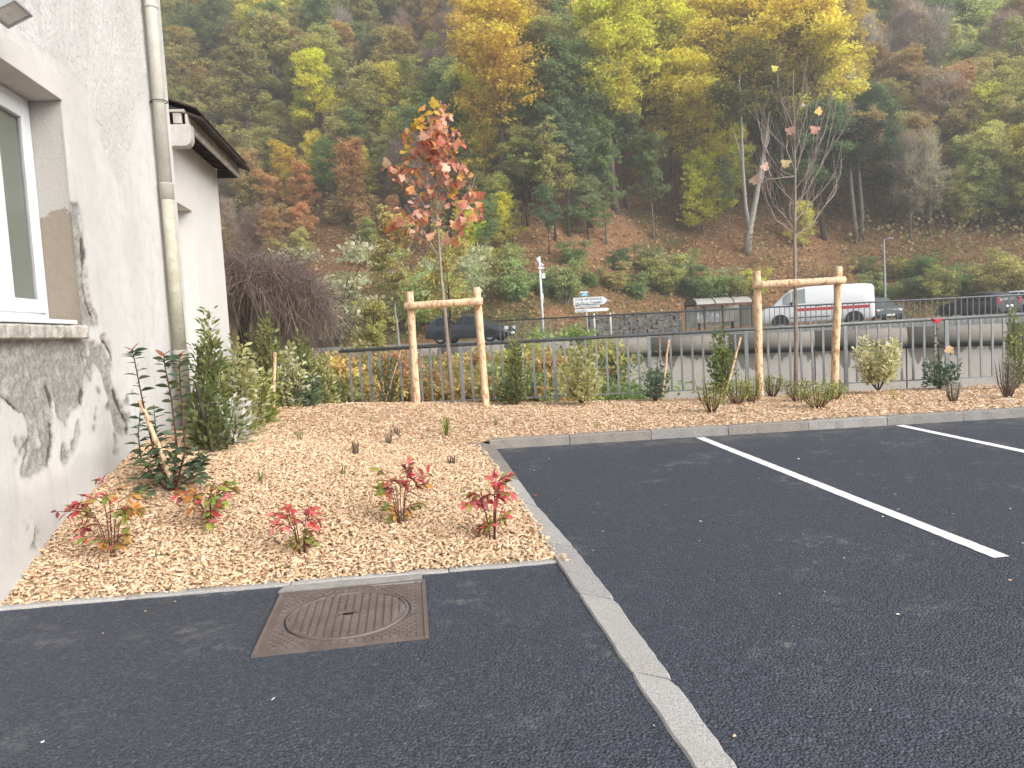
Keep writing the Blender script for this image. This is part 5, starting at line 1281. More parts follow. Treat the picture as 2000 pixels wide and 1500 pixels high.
# crowns that stand out, one by one: kind, palette, foot pixel, crown-top pixel y, label
FEAT = [
 ('tall', 'lime', 525, 225, -25, 'lemon yellow tree crown at the top above the annex roof'), ('tall', 'gold', 985, 430, -30, 'golden orange tree leftmost of the tall autumn maples'), ('tall', 'green', 1120, 420, 60, 'green and yellow tall tree between golden maples above the camera mast'),
 ('tall', 'yellow', 1205, 415, -30, 'bright yellow tall maple above the white road sign'), ('tall', 'yellow', 1300, 350, -45, 'yellow maple just right of the brightest yellow one'), ('tall', 'gold', 1345, 440, 85, 'low golden tree with green lower leaves above the bus shelter'),
 ('tall', 'gold', 1420, 385, -30, 'amber tall maple above the bus shelter'), ('tall', 'gold', 1600, 440, -10, 'broad golden brown maple behind the leafless young tree'), ('tall', 'gold', 1520, 400, -35, 'orange maple left of the broad golden brown one'), ('tall', 'dark', 1610, 470, 190, 'dark green tree under the broad golden brown maple'),
 ('tall', 'olive', 1055, 380, 30, 'olive tall tree behind the leftmost golden maple'), ('open', 'olive', 1085, 470, 230, 'slim olive tree with a bare pale trunk above the camera mast'), ('open', 'green', 1185, 480, 250, 'slim green tree with a crooked trunk above the road sign'), ('open', 'dark', 1075, 500, 350, 'dark ivy clad tree above the camera mast'),
 ('bushy', 'lime', 1405, 425, 270, 'yellow green small tree left of the forked pale trunk'), ('conifer', 'dark', 1612, 100, -40, 'dark green conifer at the top edge right of the golden maples'), ('conifer', 'blue', 1912, 250, 95, 'narrow blue green conifer on the right part of the slope'), ('bushy', 'lime', 1570, 490, 385, 'light green sapling just right of the leafless young tree'),
 ('open', 'yellow', 965, 430, 190, 'thin yellow leaved tree just right of the red leaved young tree'), ('bushy', 'green', 1150, 470, 340, 'round fresh green tree above the white road sign')]
def foot(px, py): 
    q = hill_hit(px, py); return None if q is None else Vector(q)
for kind, pal, px, py, ty, lab in FEAT:
    p = foot(px, py)
    if p is None: continue
    top_ = at(px, ty, p.y); h = (top_ - p).length * 1.02
    plant_tree(kind, pal, p - Vector((0, 0, .25)), h, px, py, lab, jit=.06, wide=1.28 if kind == 'tall' else 1.1)
# forked pale tree
p = foot(1461, 493)
if p is not None:
    s_ = p.y / FPX; ft = empty('forked_tree', p, 0, 'tall tree with a pale forked trunk left of the leafless young tree', 'tree')
    q = lambda px, py: at(px, py, p.y) - p
    mb = MB(); mb.tube([q(1460, 500), q(1461, 470), q(1466, 440), q(1477, 385), q(1484, 340), q(1495, 280), q(1505, 200)], [.34, .29, .24, .21, .18, .13, .06], 9); mb.tube([q(1463, 452), q(1456, 400), q(1451, 330), q(1448, 250), q(1444, 150)], [.20, .15, .13, .11, .05], 8)
    mb.tube([q(1451, 330), q(1440, 280), q(1428, 240)], [.08, .05, .02], 6); mb.tube([q(1490, 310), q(1502, 270), q(1500, 220)], [.09, .06, .02], 6); mb.tube([q(1478, 375), q(1489, 350), q(1494, 310)], [.10, .09, .06], 6)
    mb.build('trunk', BARKP, ft)
    tips = [(q(px, py), 1) for px, py in ((1444, 150), (1430, 190), (1460, 130), (1505, 190), (1520, 160), (1490, 140), (1420, 235), (1440, 100), (1475, 90), (1410, 180), (1500, 110), (1455, 200), (1525, 215))]
    cm = crown_mesh(tips, 9000, .24, 1.5, 14); cm.materials.append(CROWN); cr = O('crown', cm, None, ft); cr.color = (.30, .24, .05, .8); cr['second'] = [.10, .14, .035]
for px, pts in ((1672, [(1672, 475), (1669, 430), (1663, 370), (1658, 300)]), (1680, [(1680, 470), (1684, 420), (1680, 370), (1676, 310)])):
    p = foot(*pts[0])
    if p is None: continue
    q = lambda a, b: at(a, b, p.y) - p
    ft = empty('bare_tree', p, 0, 'dark slope tree with a pale straight trunk above the white van' if px == 1672 else 'second pale trunk leaning beside the straight one above the white van', 'tree')
    MB().tube([q(*a) for a in pts], [.24, .19, .15, .08], 8).build('trunk', BARK, ft)
    tips = [(q(pts[-1][0] + dx, pts[-1][1] + dy), 1) for dx, dy in ((0, 0), (25, -20), (-25, 10), (35, 30), (-10, -40), (20, -60), (-30, -30))]
    cm = crown_mesh(tips, 4200, .2, 1.3, 12, gap=.3); cm.materials.append(CROWN); cr = O('crown', cm, None, ft); cr.color = (.075, .075, .035, .5); cr['second'] = [.05, .05, .03]
# the wood: a loose grid of trees over the slope
done = 0
ys_ = [40, 75, 112, 150, 190, 232, 276, 322, 368, 412, 452, 492, 528]
for r_i, py0 in enumerate(ys_):
    step = 47 - r_i * 0.2
    px0 = 250 + (r_i % 2) * step / 2
    while px0 < 2120:
        px, py = px0 + rnd.uniform(-.38, .38) * step, py0 + rnd.uniform(-18, 18); px0 += step
        # the open leaf-covered slope between the trunks
        if py > 285 and 1040 < px < 1475 and rnd.random() < .52: continue
        if py > 400 and 1475 < px < 1800 and rnd.random() < .6: continue
        if px < 330 and py > 250: continue
        if py > 470 and (px > 1000 or px < 420): continue
        if py > 470 and 600 < px < 900 and rnd.random() < .6: continue
        p = foot(px, py)
        if p is None: continue
        best = None; bw = -1
        for z in ZONES:
            cy = py - 90 if py > 200 else py - 55
            w = math.exp(-((px - z[0]) / z[2]) ** 2 - ((cy - z[1]) / z[3]) ** 2) * rnd.uniform(.5, 1)
            if w > bw: bw, best = w, z
        pal, kind = rnd.choice(best[4]), rnd.choice(best[5])
        if kind == 'bare' and rnd.random() < .68: kind = 'bushy'
        if pal in ('brown', 'grey', 'plum') and kind != 'bare' and rnd.random() < .6: pal = rnd.choice(('bronze', 'olive', 'bronze', 'rust'))
        if pal in ('brown', 'grey', 'plum') and kind != 'bare': kind = 'bare'
        if kind == 'bare' and pal not in ('brown', 'grey', 'plum'): pal = rnd.choice(('brown', 'grey'))
        hh = {'tall': rnd.uniform(11, 15.5), 'bushy': rnd.uniform(6.5, 11), 'open': rnd.uniform(8, 13), 'bare': rnd.uniform(8, 12), 'shrub': rnd.uniform(2, 3.5), 'conifer': 12}[kind]
        if py > 360: hh *= .78
        if py > 470: hh *= .6
        plant_tree(kind, pal, p - Vector((0, 0, .3)), hh, px, py - 60); done += 1
# bushes along the foot of the slope and on the left bank
def at_foot(px, py):
    q = hill_hit(px, py); return None if q is None else Vector(q)
foot_px = [(1105, 590, 'green'), (1150, 560, 'green'), (1200, 570, 'olive'), (1245, 585, 'green'), (1300, 575, 'olive'), (1340, 545, 'green'), (1350, 580, 'dark'), (1395, 585, 'green'), (1425, 575, 'silver'), (1450, 580, 'olive'), (1480, 575, 'lime'),
           (1660, 590, 'olive'), (1700, 580, 'green'), (1740, 585, 'green'), (1790, 585, 'dark'), (1802, 545, 'green'), (1840, 590, 'olive'), (1880, 575, 'green'), (1930, 585, 'bronze'), (1980, 580, 'olive'), (1060, 575, 'green'), (1010, 590, 'green'), (960, 560, 'olive'), (905, 570, 'silver'), (1120, 520, 'green'), (1210, 530, 'dark'), (1270, 540, 'green'), (1000, 540, 'pale'), (1690, 540, 'green'), (1640, 560, 'bronze'), (1750, 545, 'olive'), (1850, 540, 'bronze'), (1950, 540, 'olive')]
for px, py, pal in foot_px:
    p = at_foot(px, py)
    if p is not None: plant_tree('shrub', pal, p - Vector((0, 0, .2)), rnd.uniform(1.6, 3.0), px, 520)
left_px = [(640, 560, 'silver', 50), (830, 560, 'pale', 50), (870, 570, 'silver', 50), (915, 560, 'silver', 52), (770, 735, 'bronze', 17.5), (845, 740, 'olive', 18), (900, 745, 'bronze', 16.8), (955, 735, 'olive', 18.5), (1030, 735, 'green', 17), (1065, 745, 'bronze', 16.5), (1110, 725, 'olive', 18), (1160, 745, 'dark', 19), (1215, 757, 'green', 18), (690, 740, 'bronze', 16.5), (640, 730, 'olive', 16), (1010, 715, 'olive', 22), (1090, 700, 'green', 24), (1150, 720, 'olive', 24)]
for i, (px, py, pal, Y) in enumerate(left_px):
    q = at(px, py, Y); g = float(bank_z(q.x, q.y)) if Y < float(far_y(q.x)) else float(max(road_z(q.x), hill_z(q.x, q.y)))
    top_ = at(px, py - (70 if Y > 24 else 55), Y).z; hgt = max(1.2, top_ - g)
    nm = ('beyond far road' if Y > 35 else 'on river bank') + (' left of first stakes' if px < 800 else ' behind first stakes' if px < 950 else ' behind railing bushes')
    plant_tree('shrub', pal, Vector((q.x, q.y, g - .1)), hgt, px, py, f'{PAL[pal][2]} loose bush {nm}')
# slim pale trees of the left bank
for px, py, ty, Y, lab in ((778, 640, 395, 34, 'thin leafless pale stem left of the red leaved young tree'), (735, 690, 560, 24, 'crooked dark stemmed sapling left of the first stake frame'), (880, 650, 430, 30, 'grey sparse sapling right behind the red leaved tree trunk')):
    q = at(px, py, Y); g = float(bank_z(q.x, q.y)); h = at(px, ty, Y).z - g
    plant_tree('open' if 'sparse' not in lab else 'open', 'olive', Vector((q.x, q.y, g - .1)), h, px, py, lab, bark=BARKP if 'pale' in lab else BARKD)
# look-alikes of one area are told apart by their order in the photograph
ORD = 'first second third fourth fifth sixth seventh eighth ninth tenth eleventh twelfth thirteenth fourteenth fifteenth sixteenth'.split(); NUM = 'one two three four five six seven eight nine ten eleven twelve thirteen fourteen fifteen sixteen'.split()
for lb, qs in labels.items():
    if len(qs) > 1:
        qs.sort(key=lambda q: proj(q.location)[0])
        for i_, q in enumerate(qs[:16]): q['label'] = f"{lb}, {ORD[i_]} of {NUM[min(15, len(qs) - 1)]} from left"; q['group'] = lb
# fallen leaves on the slope, low growth below the trees
def scatter(name, n, area, size, pal, lab, keep=None, lift=.05, asp=.7, zfun=None, droop=0):
    x = rng.uniform(area[0], area[1], n); y = rng.uniform(area[2], area[3], n)
    d = fd(x, y) - D0(x, y); k = d > .3
    if keep is not None: k &= keep(x, y, d)
    x, y = x[k], y[k]; n = len(x); z = hill_z(x, y) + lift * rng.random(n)
    dirs = np.stack([rng.normal(size=n), rng.normal(size=n), np.full(n, .0 if droop == 0 else 1.2)], -1)
    V, F = leaf_cards(np.stack([x, y, z], -1), size * rng.uniform(.5, 1.4, n), dirs, asp)
    pal = np.array(pal); col = pal[rng.integers(0, len(pal), n)] * rng.uniform(.75, 1.2, (n, 1)); col = np.concatenate([np.repeat(col, 4, 0), np.ones((4 * n, 1))], 1)
    o = O(name, np_mesh(name, V, F, col), LEAF); tag(o, lab, None, kind='stuff'); return o
scatter('fallen_leaves', 110000, (-25, 55, 44, 100), .26, [(.58, .34, .17), (.52, .28, .14), (.68, .44, .22), (.42, .24, .14), (.74, .56, .32)], 'orange brown fallen leaves lying on the wooded slope', lambda x, y, d: d > 1.0)
scatter('undergrowth', 60000, (-30, 60, 44, 84), .20, [(.15, .22, .07), (.20, .25, .08), (.26, .25, .09), (.12, .18, .06)], 'low green brambles at the foot of the wooded slope', lambda x, y, d: (d < 9) & (fbm(x / 4, y / 4, 131) > -.06 + d * .035), lift=.7, droop=1)
scatter('grass', 70000, (-34, 12, 42, 66), .22, [(.19, .28, .08), (.24, .33, .10), (.16, .23, .07)], 'green grass at the foot of the slope left of the mast', lambda x, y, d: (d < 9) & (fbm(x / 5, y / 5, 141) > -.3), lift=.1, asp=.16, droop=1)
scatter('thicket', 230000, (-70, 90, 50, 150), .30, [(.30, .27, .12), (.36, .28, .14), (.22, .24, .10), (.42, .34, .15)], 'brown and olive low thicket between the trees of the slope', lambda x, y, d: (d > 6) & ((x / y > .32) | (x / y < .02) | (d > 34)) & (fbm(x / 6, y / 6, 151) > -.1), lift=2.0, droop=1)
# ================================================================== PLANTS IN THE BED, STAKES, YOUNG TREES
def jcol(c, j=.14):
    b = 1 + rnd.uniform(-j, j); return tuple(max(.004, x * b * (1 + rnd.uniform(-j * .5, j * .5))) for x in c)
def blade(L, W, fold=.25, curl=.18, lobes=None):
    """a leaf with a midrib fold and a drooping tip, along +y, face up"""
    prof = lobes or [(0, .03), (.18, .55), (.42, 1.0), (.68, .78), (.88, .34), (1, .0)]
    v, f = [], []
    for u, w in prof: y = u * L; z = -curl * L * u * u; v += [(-w * W / 2, y, z + fold * w * W / 2), (0, y, z), (w * W / 2, y, z + fold * w * W / 2)]
    for i in range(len(prof) - 1): b = i * 3; f += [(b, b + 1, b + 4, b + 3), (b + 1, b + 2, b + 5, b + 4)]
    me = bpy.data.meshes.new('leaf'); me.from_pydata(v, [], f); me.polygons.foreach_set('use_smooth', [True] * len(f)); me.update(); return me
t = NT('single_leaf'); oi = t.n('ShaderNodeObjectInfo'); vn = t.mix(t.ramp(t.noise(60, 3), [(.3, .0), (.8, .4)]), oi.outputs['Color'], t.mix(.5, oi.outputs['Color'], (.12, .08, .02)))
b_ = t.bsdf(vn, .42, .4); tr_ = t.n('ShaderNodeBsdfTranslucent'); t.l(vn, tr_.inputs['Color']); mx = t.n('ShaderNodeMixShader'); mx.inputs[0].default_value = .25; t.l(b_.outputs[0], mx.inputs[1]); t.l(tr_.outputs[0], mx.inputs[2]); SLEAF = t.end(mx.outputs[0])
def leaf_on(parent, me, p, d, size, col, up=None):
    if len(me.materials) == 0: me.materials.append(SLEAF)
    d = Vector(d).normalized(); u = Vector(up or (rnd.gauss(0, .55), rnd.gauss(-.25, .55), 1)); s = d.cross(u)
    if s.length < 1e-3: s = d.cross(Vector((1, 0, 0)))
    s.normalize(); n = s.cross(d)
    o = bpy.data.objects.new('leaf', me); COL.objects.link(o); o.parent = parent
    o.matrix_local = Matrix.Translation(p) @ Matrix((s, d, n)).transposed().to_4x4() @ Matrix.Scale(size, 4); o.color = (*jcol(col), 1); return o
STEMR = M('stem_reddish', (.13, .05, .035), .7, .2, .2, 9); STEMG = M('stem_green', (.09, .10, .035), .7, .2, .2, 9); STEMB = M('stem_brown', (.12, .085, .06), .8, .2, .25, 9)
t = NT('peeled_wood'); ps = t.n('ShaderNodeMapping'); ps.inputs['Scale'].default_value = (1, 1, .10); t.l(t.coord(), ps.inputs['Vector'])
c_ = t.mix(t.ramp(t.noise(26, 5, .65, vec=ps.outputs[0]), [(.3, 0), (.7, 1)]), (.60, .40, .24), (.78, .60, .41)); ps2 = t.n('ShaderNodeMapping'); ps2.inputs['Scale'].default_value = (1, 1, .42); t.l(t.coord(), ps2.inputs['Vector'])
c_ = t.mix(t.ramp(t.noise(20, 3, .6, vec=ps2.outputs[0]), [(.53, 0), (.60, .85)]), c_, (.34, .17, .08)); c_ = t.mix(t.ramp(t.noise(2.2, 3), [(.4, 0), (.75, .35)]), c_, (.80, .67, .50))
WOODP = t.end(t.bsdf(c_, .75, .2, t.bump(t.noise(30, 4, vec=ps.outputs[0]), .4, .006)).outputs[0])
def pole(name, a, b, r, m, parent, wob=.0028, n=9, chamfer=True):
    a, b = Vector(a), Vector(b); pts = []; rr = []
    for i in range(n + 1):
        p = a.lerp(b, i / n); k = wob if 0 < i < n else 0; pts.append(p + Vector((rnd.gauss(0, k), rnd.gauss(0, k), 0))); rr.append(r * (1 + rnd.uniform(-.05, .05)))
    if chamfer: pts.append(b + (b - a).normalized() * .012); rr.append(r * .86)
    return MB().tube(pts, rr, 14).build(name, m, parent)
def stake_frame(lab, Y, lb, lt, rb, rt, ba, bb, r):
    P = lambda q, y=Y: at(q[0], q[1], y)
    c = P(lb); root = empty('tree_stake_frame', c, 0, lab, 'tree support'); L = lambda q, y=Y: P(q, y) - c
    def down(tq, bq):
        t_, b_ = L(tq), L(bq); return b_ + (b_ - t_).normalized() * .30, t_
    pole('stake', *down(lt, lb), r, WOODP, root); pole('stake', *down(rt, rb), r, WOODP, root)
    a, b = L(ba, Y - r * 1.9), L(bb, Y - r * 1.9)
    cb = pole('crossbar', a, b, r * .98, WOODP, root, chamfer=False)
stake_frame('pair of pale round stakes with a crossbar around the red leaved young tree', 12.35, (814, 788), (800, 571), (949, 794), (931, 563), (790, 598), (943, 588), .062)
stake_frame('pair of pale round stakes with a crossbar around the leafless young tree', 11.9, (1484, 762), (1478, 531), (1630, 755), (1638, 522), (1470, 557), (1650, 547), .060)

# ---- the two young plane-like trees
def lobed(s=1.0):
    out = [(0, 0), (.10, .05), (.42, .02), (.50, .24), (.30, .40), (.38, .62), (.14, .66), (.0, .78)]
    v = [(0, .0, 0), (0, .35, -.01), (0, .78, -.10)]; R_ = [(x, y, .10 * x - .12 * y * y) for x, y in out[1:7]]; Lf = [(-x, y, z) for x, y, z in R_]
    v += R_ + Lf; f = []
    rr = list(range(3, 9)); ll = list(range(9, 15)); f.append((0, rr[0], rr[1], rr[2], 1)); f.append((1, rr[2], rr[3], rr[4], rr[5], 2)); f.append((0, 1, ll[2], ll[1], ll[0])); f.append((1, 2, ll[5], ll[4], ll[3], ll[2]))
    me = bpy.data.meshes.new('leaf'); me.from_pydata(v, [], f); me.update(); return me
LOBE = lobed(); LOBE2 = blade(.8, .42, .55, .35)
def young_tree(name, lab, Y, trunk_px, limbs_px, r0, bark):
    P = lambda q, dy=0: at(q[0], q[1], Y + dy)
    c = P(trunk_px[0]); root = empty(name, c, 0, lab, 'young tree'); L = lambda q, dy=0: P(q, dy) - c
    pts = [L(q) for q in trunk_px]; pts[0] = pts[0] - Vector((0, 0, .2)); n = len(pts)
    MB().tube(pts, [r0 * (1 - .86 * i / (n - 1)) for i in range(n)], 10).build('trunk', bark, root)
    segs = [[L(q) for q in trunk_px[-4:]]]
    for lp in limbs_px:
        dy = lp[0]; m = len(lp) - 1; q = [L(lp[1 + i], dy * i / max(1, m - 1)) for i in range(m)]; segs.append(q)
        MB().tube(q, [max(.004, r0 * .34 * (1 - .8 * i / max(1, m - 1))) for i in range(m)], 6, caps=False).build('branch', bark, root)
    return root, segs, L
BK1 = M('young_bark', (.24, .20, .17), .85, .2, .2, 9, .3, 40, col2=(.38, .33, .29)); BK2 = M('bare_bark', (.23, .18, .16), .8, .2, .2, 9, .3, 40, col2=(.36, .30, .27))
lim = [(-.3, (856, 500), (820, 440), (790, 400)), (.4, (858, 480), (890, 430), (915, 390), (930, 340)), (.2, (853, 440), (815, 380), (775, 335), (772, 320)), (-.4, (853, 420), (880, 370), (905, 320)), (.3, (850, 400), (822, 340), (800, 280), (792, 240)),
       (-.2, (850, 380), (870, 320), (890, 260)), (.2, (849, 350), (832, 290), (820, 240)), (.0, (849, 330), (866, 280), (880, 225)), (-.3, (848, 310), (840, 260), (842, 215)), (.3, (860, 505), (830, 470), (775, 440), (768, 435)), (-.2, (860, 490), (905, 440), (940, 400)), (.2, (852, 300), (858, 250), (868, 205))]
rt_, segs, L = young_tree('young_tree', 'slim young tree with drooping red brown leaves held between two stakes', 12.85, [(884, 785), (876, 690), (868, 600), (862, 540), (857, 470), (853, 400), (849, 330), (851, 260), (862, 196)], lim, .038, BK1)
redp = [(.62, .23, .14), (.70, .34, .23), (.74, .45, .34), (.58, .20, .12), (.78, .48, .36), (.72, .34, .13), (.54, .22, .15)]
nl = 0
while nl < 285:
    s_ = rnd.choice(segs[:1] + segs[1:]); i = rnd.randrange(len(s_) - 1); p = s_[i].lerp(s_[i + 1], rnd.random()); z = p.z
    if i == 0 and rnd.random() < .6: continue
    px, py = proj(rt_.location + p)
    if py > 470: continue
    p = p + Vector((rnd.gauss(0, .07), rnd.gauss(0, .10), rnd.gauss(0, .05)))
    col = rnd.choice(redp)
    if px < 822 and py < 300 and rnd.random() < .75: col = rnd.choice([(.75, .48, .05), (.68, .38, .06)])
    elif py < 235 and rnd.random() < .45: col = (.72, .46, .06)
    elif rnd.random() < .05: col = (.66, .40, .08)
    d = Vector((rnd.gauss(0, .6), rnd.gauss(0, .6), rnd.uniform(-1.3, .3 if py > 260 else .8)))
    leaf_on(rt_, LOBE if rnd.random() < .6 else LOBE2, p, d, rnd.uniform(.11, .21), col, up=(rnd.gauss(0, .8), -1 + rnd.gauss(0, .6), rnd.gauss(.3, .6))); nl += 1
npos, nsz, ncl = [], [], []
while len(npos) < 260:
    s_ = rnd.choice(segs); i = rnd.randrange(len(s_) - 1); p = s_[i].lerp(s_[i + 1], rnd.random()); px, py = proj(rt_.location + p)
    if py > 462 or (i == 0 and rnd.random() < .5): continue
    npos.append(p + Vector((rnd.gauss(0, .10), rnd.gauss(0, .12), rnd.gauss(0, .06)))); nsz.append(rnd.uniform(.09, .16)); c_ = jcol(rnd.choice(redp)); ncl += [(*c_, 1)] * 4
V, F = leaf_cards(np.array(npos), np.array(nsz), np.tile([0, -.1, -.7], (len(npos), 1)), .7); tag(O('small_leaves', np_mesh('small_leaves', V, F, np.array(ncl)), LEAF, rt_), kind='stuff')
for px, py in ((770, 435), (762, 441), (777, 425), (768, 330), (775, 336)): leaf_on(rt_, LOBE2, at(px, py, 13.0) - rt_.location, (rnd.gauss(0, .5), 0, -1), .20, (.60, .22, .07), up=(0, -1, .2))
lim2 = [(-.3, (1550, 455), (1515, 430), (1497, 390), (1490, 360)), (.3, (1554, 460), (1585, 440), (1612, 400), (1640, 345), (1644, 325)), (.2, (1551, 395), (1530, 375), (1505, 345), (1492, 310)), (-.2, (1554, 395), (1575, 375), (1600, 330), (1620, 295), (1638, 270)), (.3, (1551, 345), (1525, 335), (1500, 300), (1495, 280)),
        (-.3, (1553, 370), (1572, 345), (1590, 300), (1598, 265), (1612, 215)), (.2, (1551, 330), (1535, 290), (1510, 265), (1490, 245), (1489, 225)), (-.1, (1553, 340), (1565, 300), (1575, 260), (1592, 215), (1598, 185)), (.1, (1551, 310), (1545, 275), (1540, 240), (1537, 205)), (-.2, (1553, 300), (1562, 265), (1575, 225), (1580, 190), (1578, 170)),
        (.1, (1552, 260), (1540, 225), (1526, 200), (1518, 160)), (-.1, (1552, 240), (1562, 200), (1570, 160)), (.0, (1551, 345), (1500, 350), (1488, 358)), (.2, (1554, 430), (1580, 400), (1600, 380), (1632, 340)), (-.2, (1551, 450), (1530, 420), (1510, 400), (1500, 370), (1491, 330)), (.3, (1554, 410), (1566, 390), (1578, 340), (1590, 310)), (.1, (1612, 400), (1630, 380), (1636, 360)), (0, (1600, 330), (1612, 300), (1632, 212)), (0, (1590, 300), (1610, 260), (1622, 205)), (0, (1505, 345), (1497, 320), (1488, 275)),
        (-.4, (1554, 455), (1570, 440), (1575, 400), (1580, 350)), (.4, (1551, 440), (1540, 415), (1545, 390)), (.2, (1525, 335), (1530, 310), (1527, 290)), (.1, (1565, 300), (1560, 270), (1549, 255)), (.2, (1535, 290), (1542, 260), (1533, 215)), (0, (1500, 300), (1488, 275), (1486, 250))]
bt_, segs, L = young_tree('young_tree', 'slim leafless young tree with pale twigs held between two stakes', 12.25, [(1553, 752), (1555, 690), (1554, 620), (1553, 545), (1552, 460), (1553, 400), (1553, 340), (1552, 280), (1551, 230), (1549, 175), (1550, 135)], lim2, .036, BK2)
for px, py, sz, c in ((1470, 345, .19, (.62, .40, .34)), (1490, 320, .17, (.58, .36, .30)), (1535, 312, .17, (.72, .52, .32)), (1543, 248, .17, (.66, .42, .34)), (1592, 246, .18, (.62, .34, .24)), (1594, 213, .16, (.70, .44, .10)), (1513, 128, .13, (.70, .55, .12)), (1571, 203, .08, (.75, .62, .5))):
    leaf_on(bt_, LOBE, at(px, py, 12.2) - bt_.location, (rnd.gauss(0, .5), 0, -.6), sz, c, up=(rnd.gauss(0, .3), -1, .2))
mb = MB()
for sg in segs[1:]:
    for i in range(1, len(sg)):
        for r_ in range(2):
            p = sg[i - 1].lerp(sg[i], rnd.uniform(.25, 1)); d = (sg[i] - sg[i - 1]).normalized() + Vector((rnd.gauss(0, .35), rnd.gauss(0, .35), .75)); l = rnd.uniform(.12, .38)
            m_ = p + d * l * .5 + Vector((rnd.gauss(0, .015), 0, 0)); mb.tube([p, m_, p + d * l + Vector((0, 0, .06))], [.0045, .0035, .002], 4, caps=False)
tag(mb.build('twigs', BK2, bt_), kind='stuff')
MB().tube([(at(1545, 552, 12.0) - bt_.location), (at(1553, 546, 12.2) - bt_.location), (at(1560, 552, 12.0) - bt_.location)], .012, 6).build('tie', M('tree_tie', (.45, .36, .22), .8, .2), bt_)

# ---- small red heavenly bamboos: every leaf by itself
NLEAF = blade(1.0, .42, .3, .25)
RED = [(.66, .09, .11), (.58, .10, .09), (.70, .20, .20)]; ORG = [(.55, .24, .07), (.48, .30, .10)]; GRN = [(.24, .32, .06), (.33, .36, .07), (.17, .24, .05)]; DKR = [(.24, .05, .05), (.30, .09, .06)]
def nandina(px, py, toppy, wpx, n, mixf, lab, ls=.072, ncane=6):
    b = bed_hit(px, py); q = empty('small_red_shrub', b, 0, lab, 'shrub', 'small red leaved shrubs in the wood chips'); h = (at(px, toppy, b.y) - b).z; w = wpx * b.y / FPX / 2
    tips = []
    for i in range(ncane):
        a = i * 2 * math.pi / ncane + rnd.random(); e = Vector((math.cos(a) * w * .5, math.sin(a) * w * .4, h * rnd.uniform(.55, .95))); pts = [Vector((.012 * math.cos(a), .012 * math.sin(a), -.05)), e * .5 + Vector((0, 0, h * .06)), e]
        MB().tube(pts, [.0042, .0035, .002], 6).build('stem', STEMR, q)
        for k in range(4):
            p = pts[1].lerp(pts[2], k / 3) if k else pts[1] * .45; dd = Vector((math.cos(a + rnd.uniform(-1.6, 1.6)), math.sin(a + rnd.uniform(-1.6, 1.6)), rnd.uniform(-.1, .7))); e2 = p + dd * w * rnd.uniform(.4, .75); tips.append((p, e2))
    mb = MB()
    for p, e2 in tips: mb.tube([p, p.lerp(e2, .5) + Vector((0, 0, .012)), e2], [.003, .0025, .002], 4)
    mb.build('leaf_stalks', STEMR, q)['kind'] = 'stuff'
    for i in range(int(n * 2.1)):
        p, e2 = tips[i % len(tips)]; f = rnd.random() ** .6; x = p.lerp(e2, f); d = (e2 - p).normalized() + Vector((rnd.gauss(0, .7), rnd.gauss(0, .7), rnd.uniform(-.9, .3)))
        leaf_on(q, NLEAF, x, d, ls * rnd.uniform(.7, 1.25), rnd.choice(mixf(x, h, w)))
    return q
def m1(x, h, w): r = rnd.random(); return RED if x.x < -.02 and r < .55 else ORG if r < .5 else (GRN if r < .8 else DKR)
def m2(x, h, w): r = rnd.random(); return GRN if x.x > -.02 and r < .65 else (ORG if r < .75 else RED if r < .88 else DKR)
def m3(x, h, w): r = rnd.random(); return (RED if r < .8 else ORG) if x.z > h * .6 else (GRN if r < .7 else ORG if r < .85 else DKR)
def m4(x, h, w): r = rnd.random(); return (DKR if r < .55 else RED if r < .85 else ORG) if x.z > h * .5 and x.x > -w * .3 else (GRN if r < .6 else ORG)
def m5(x, h, w): r = rnd.random(); return (RED if r < .9 else GRN) if x.z > h * .45 else (GRN if r < .5 else ORG if r < .75 else RED)
nandina(218, 1085, 950, 150, 95, m1, 'wide red and orange leaved low shrub nearest to the house wall')
nandina(412, 1030, 935, 110, 85, m2, 'green and red low shrub just in front of the tall red tipped shrub')
nandina(590, 1083, 985, 90, 72, m3, 'small shrub with pink top and green foot behind the manhole cover', .062)
nandina(783, 1026, 908, 105, 90, m4, 'dark red topped shrub with a yellow green side branch in the middle of the bed')
nandina(963, 1054, 915, 100, 95, m5, 'bright crimson shrub on a bare stem beside the side kerb')
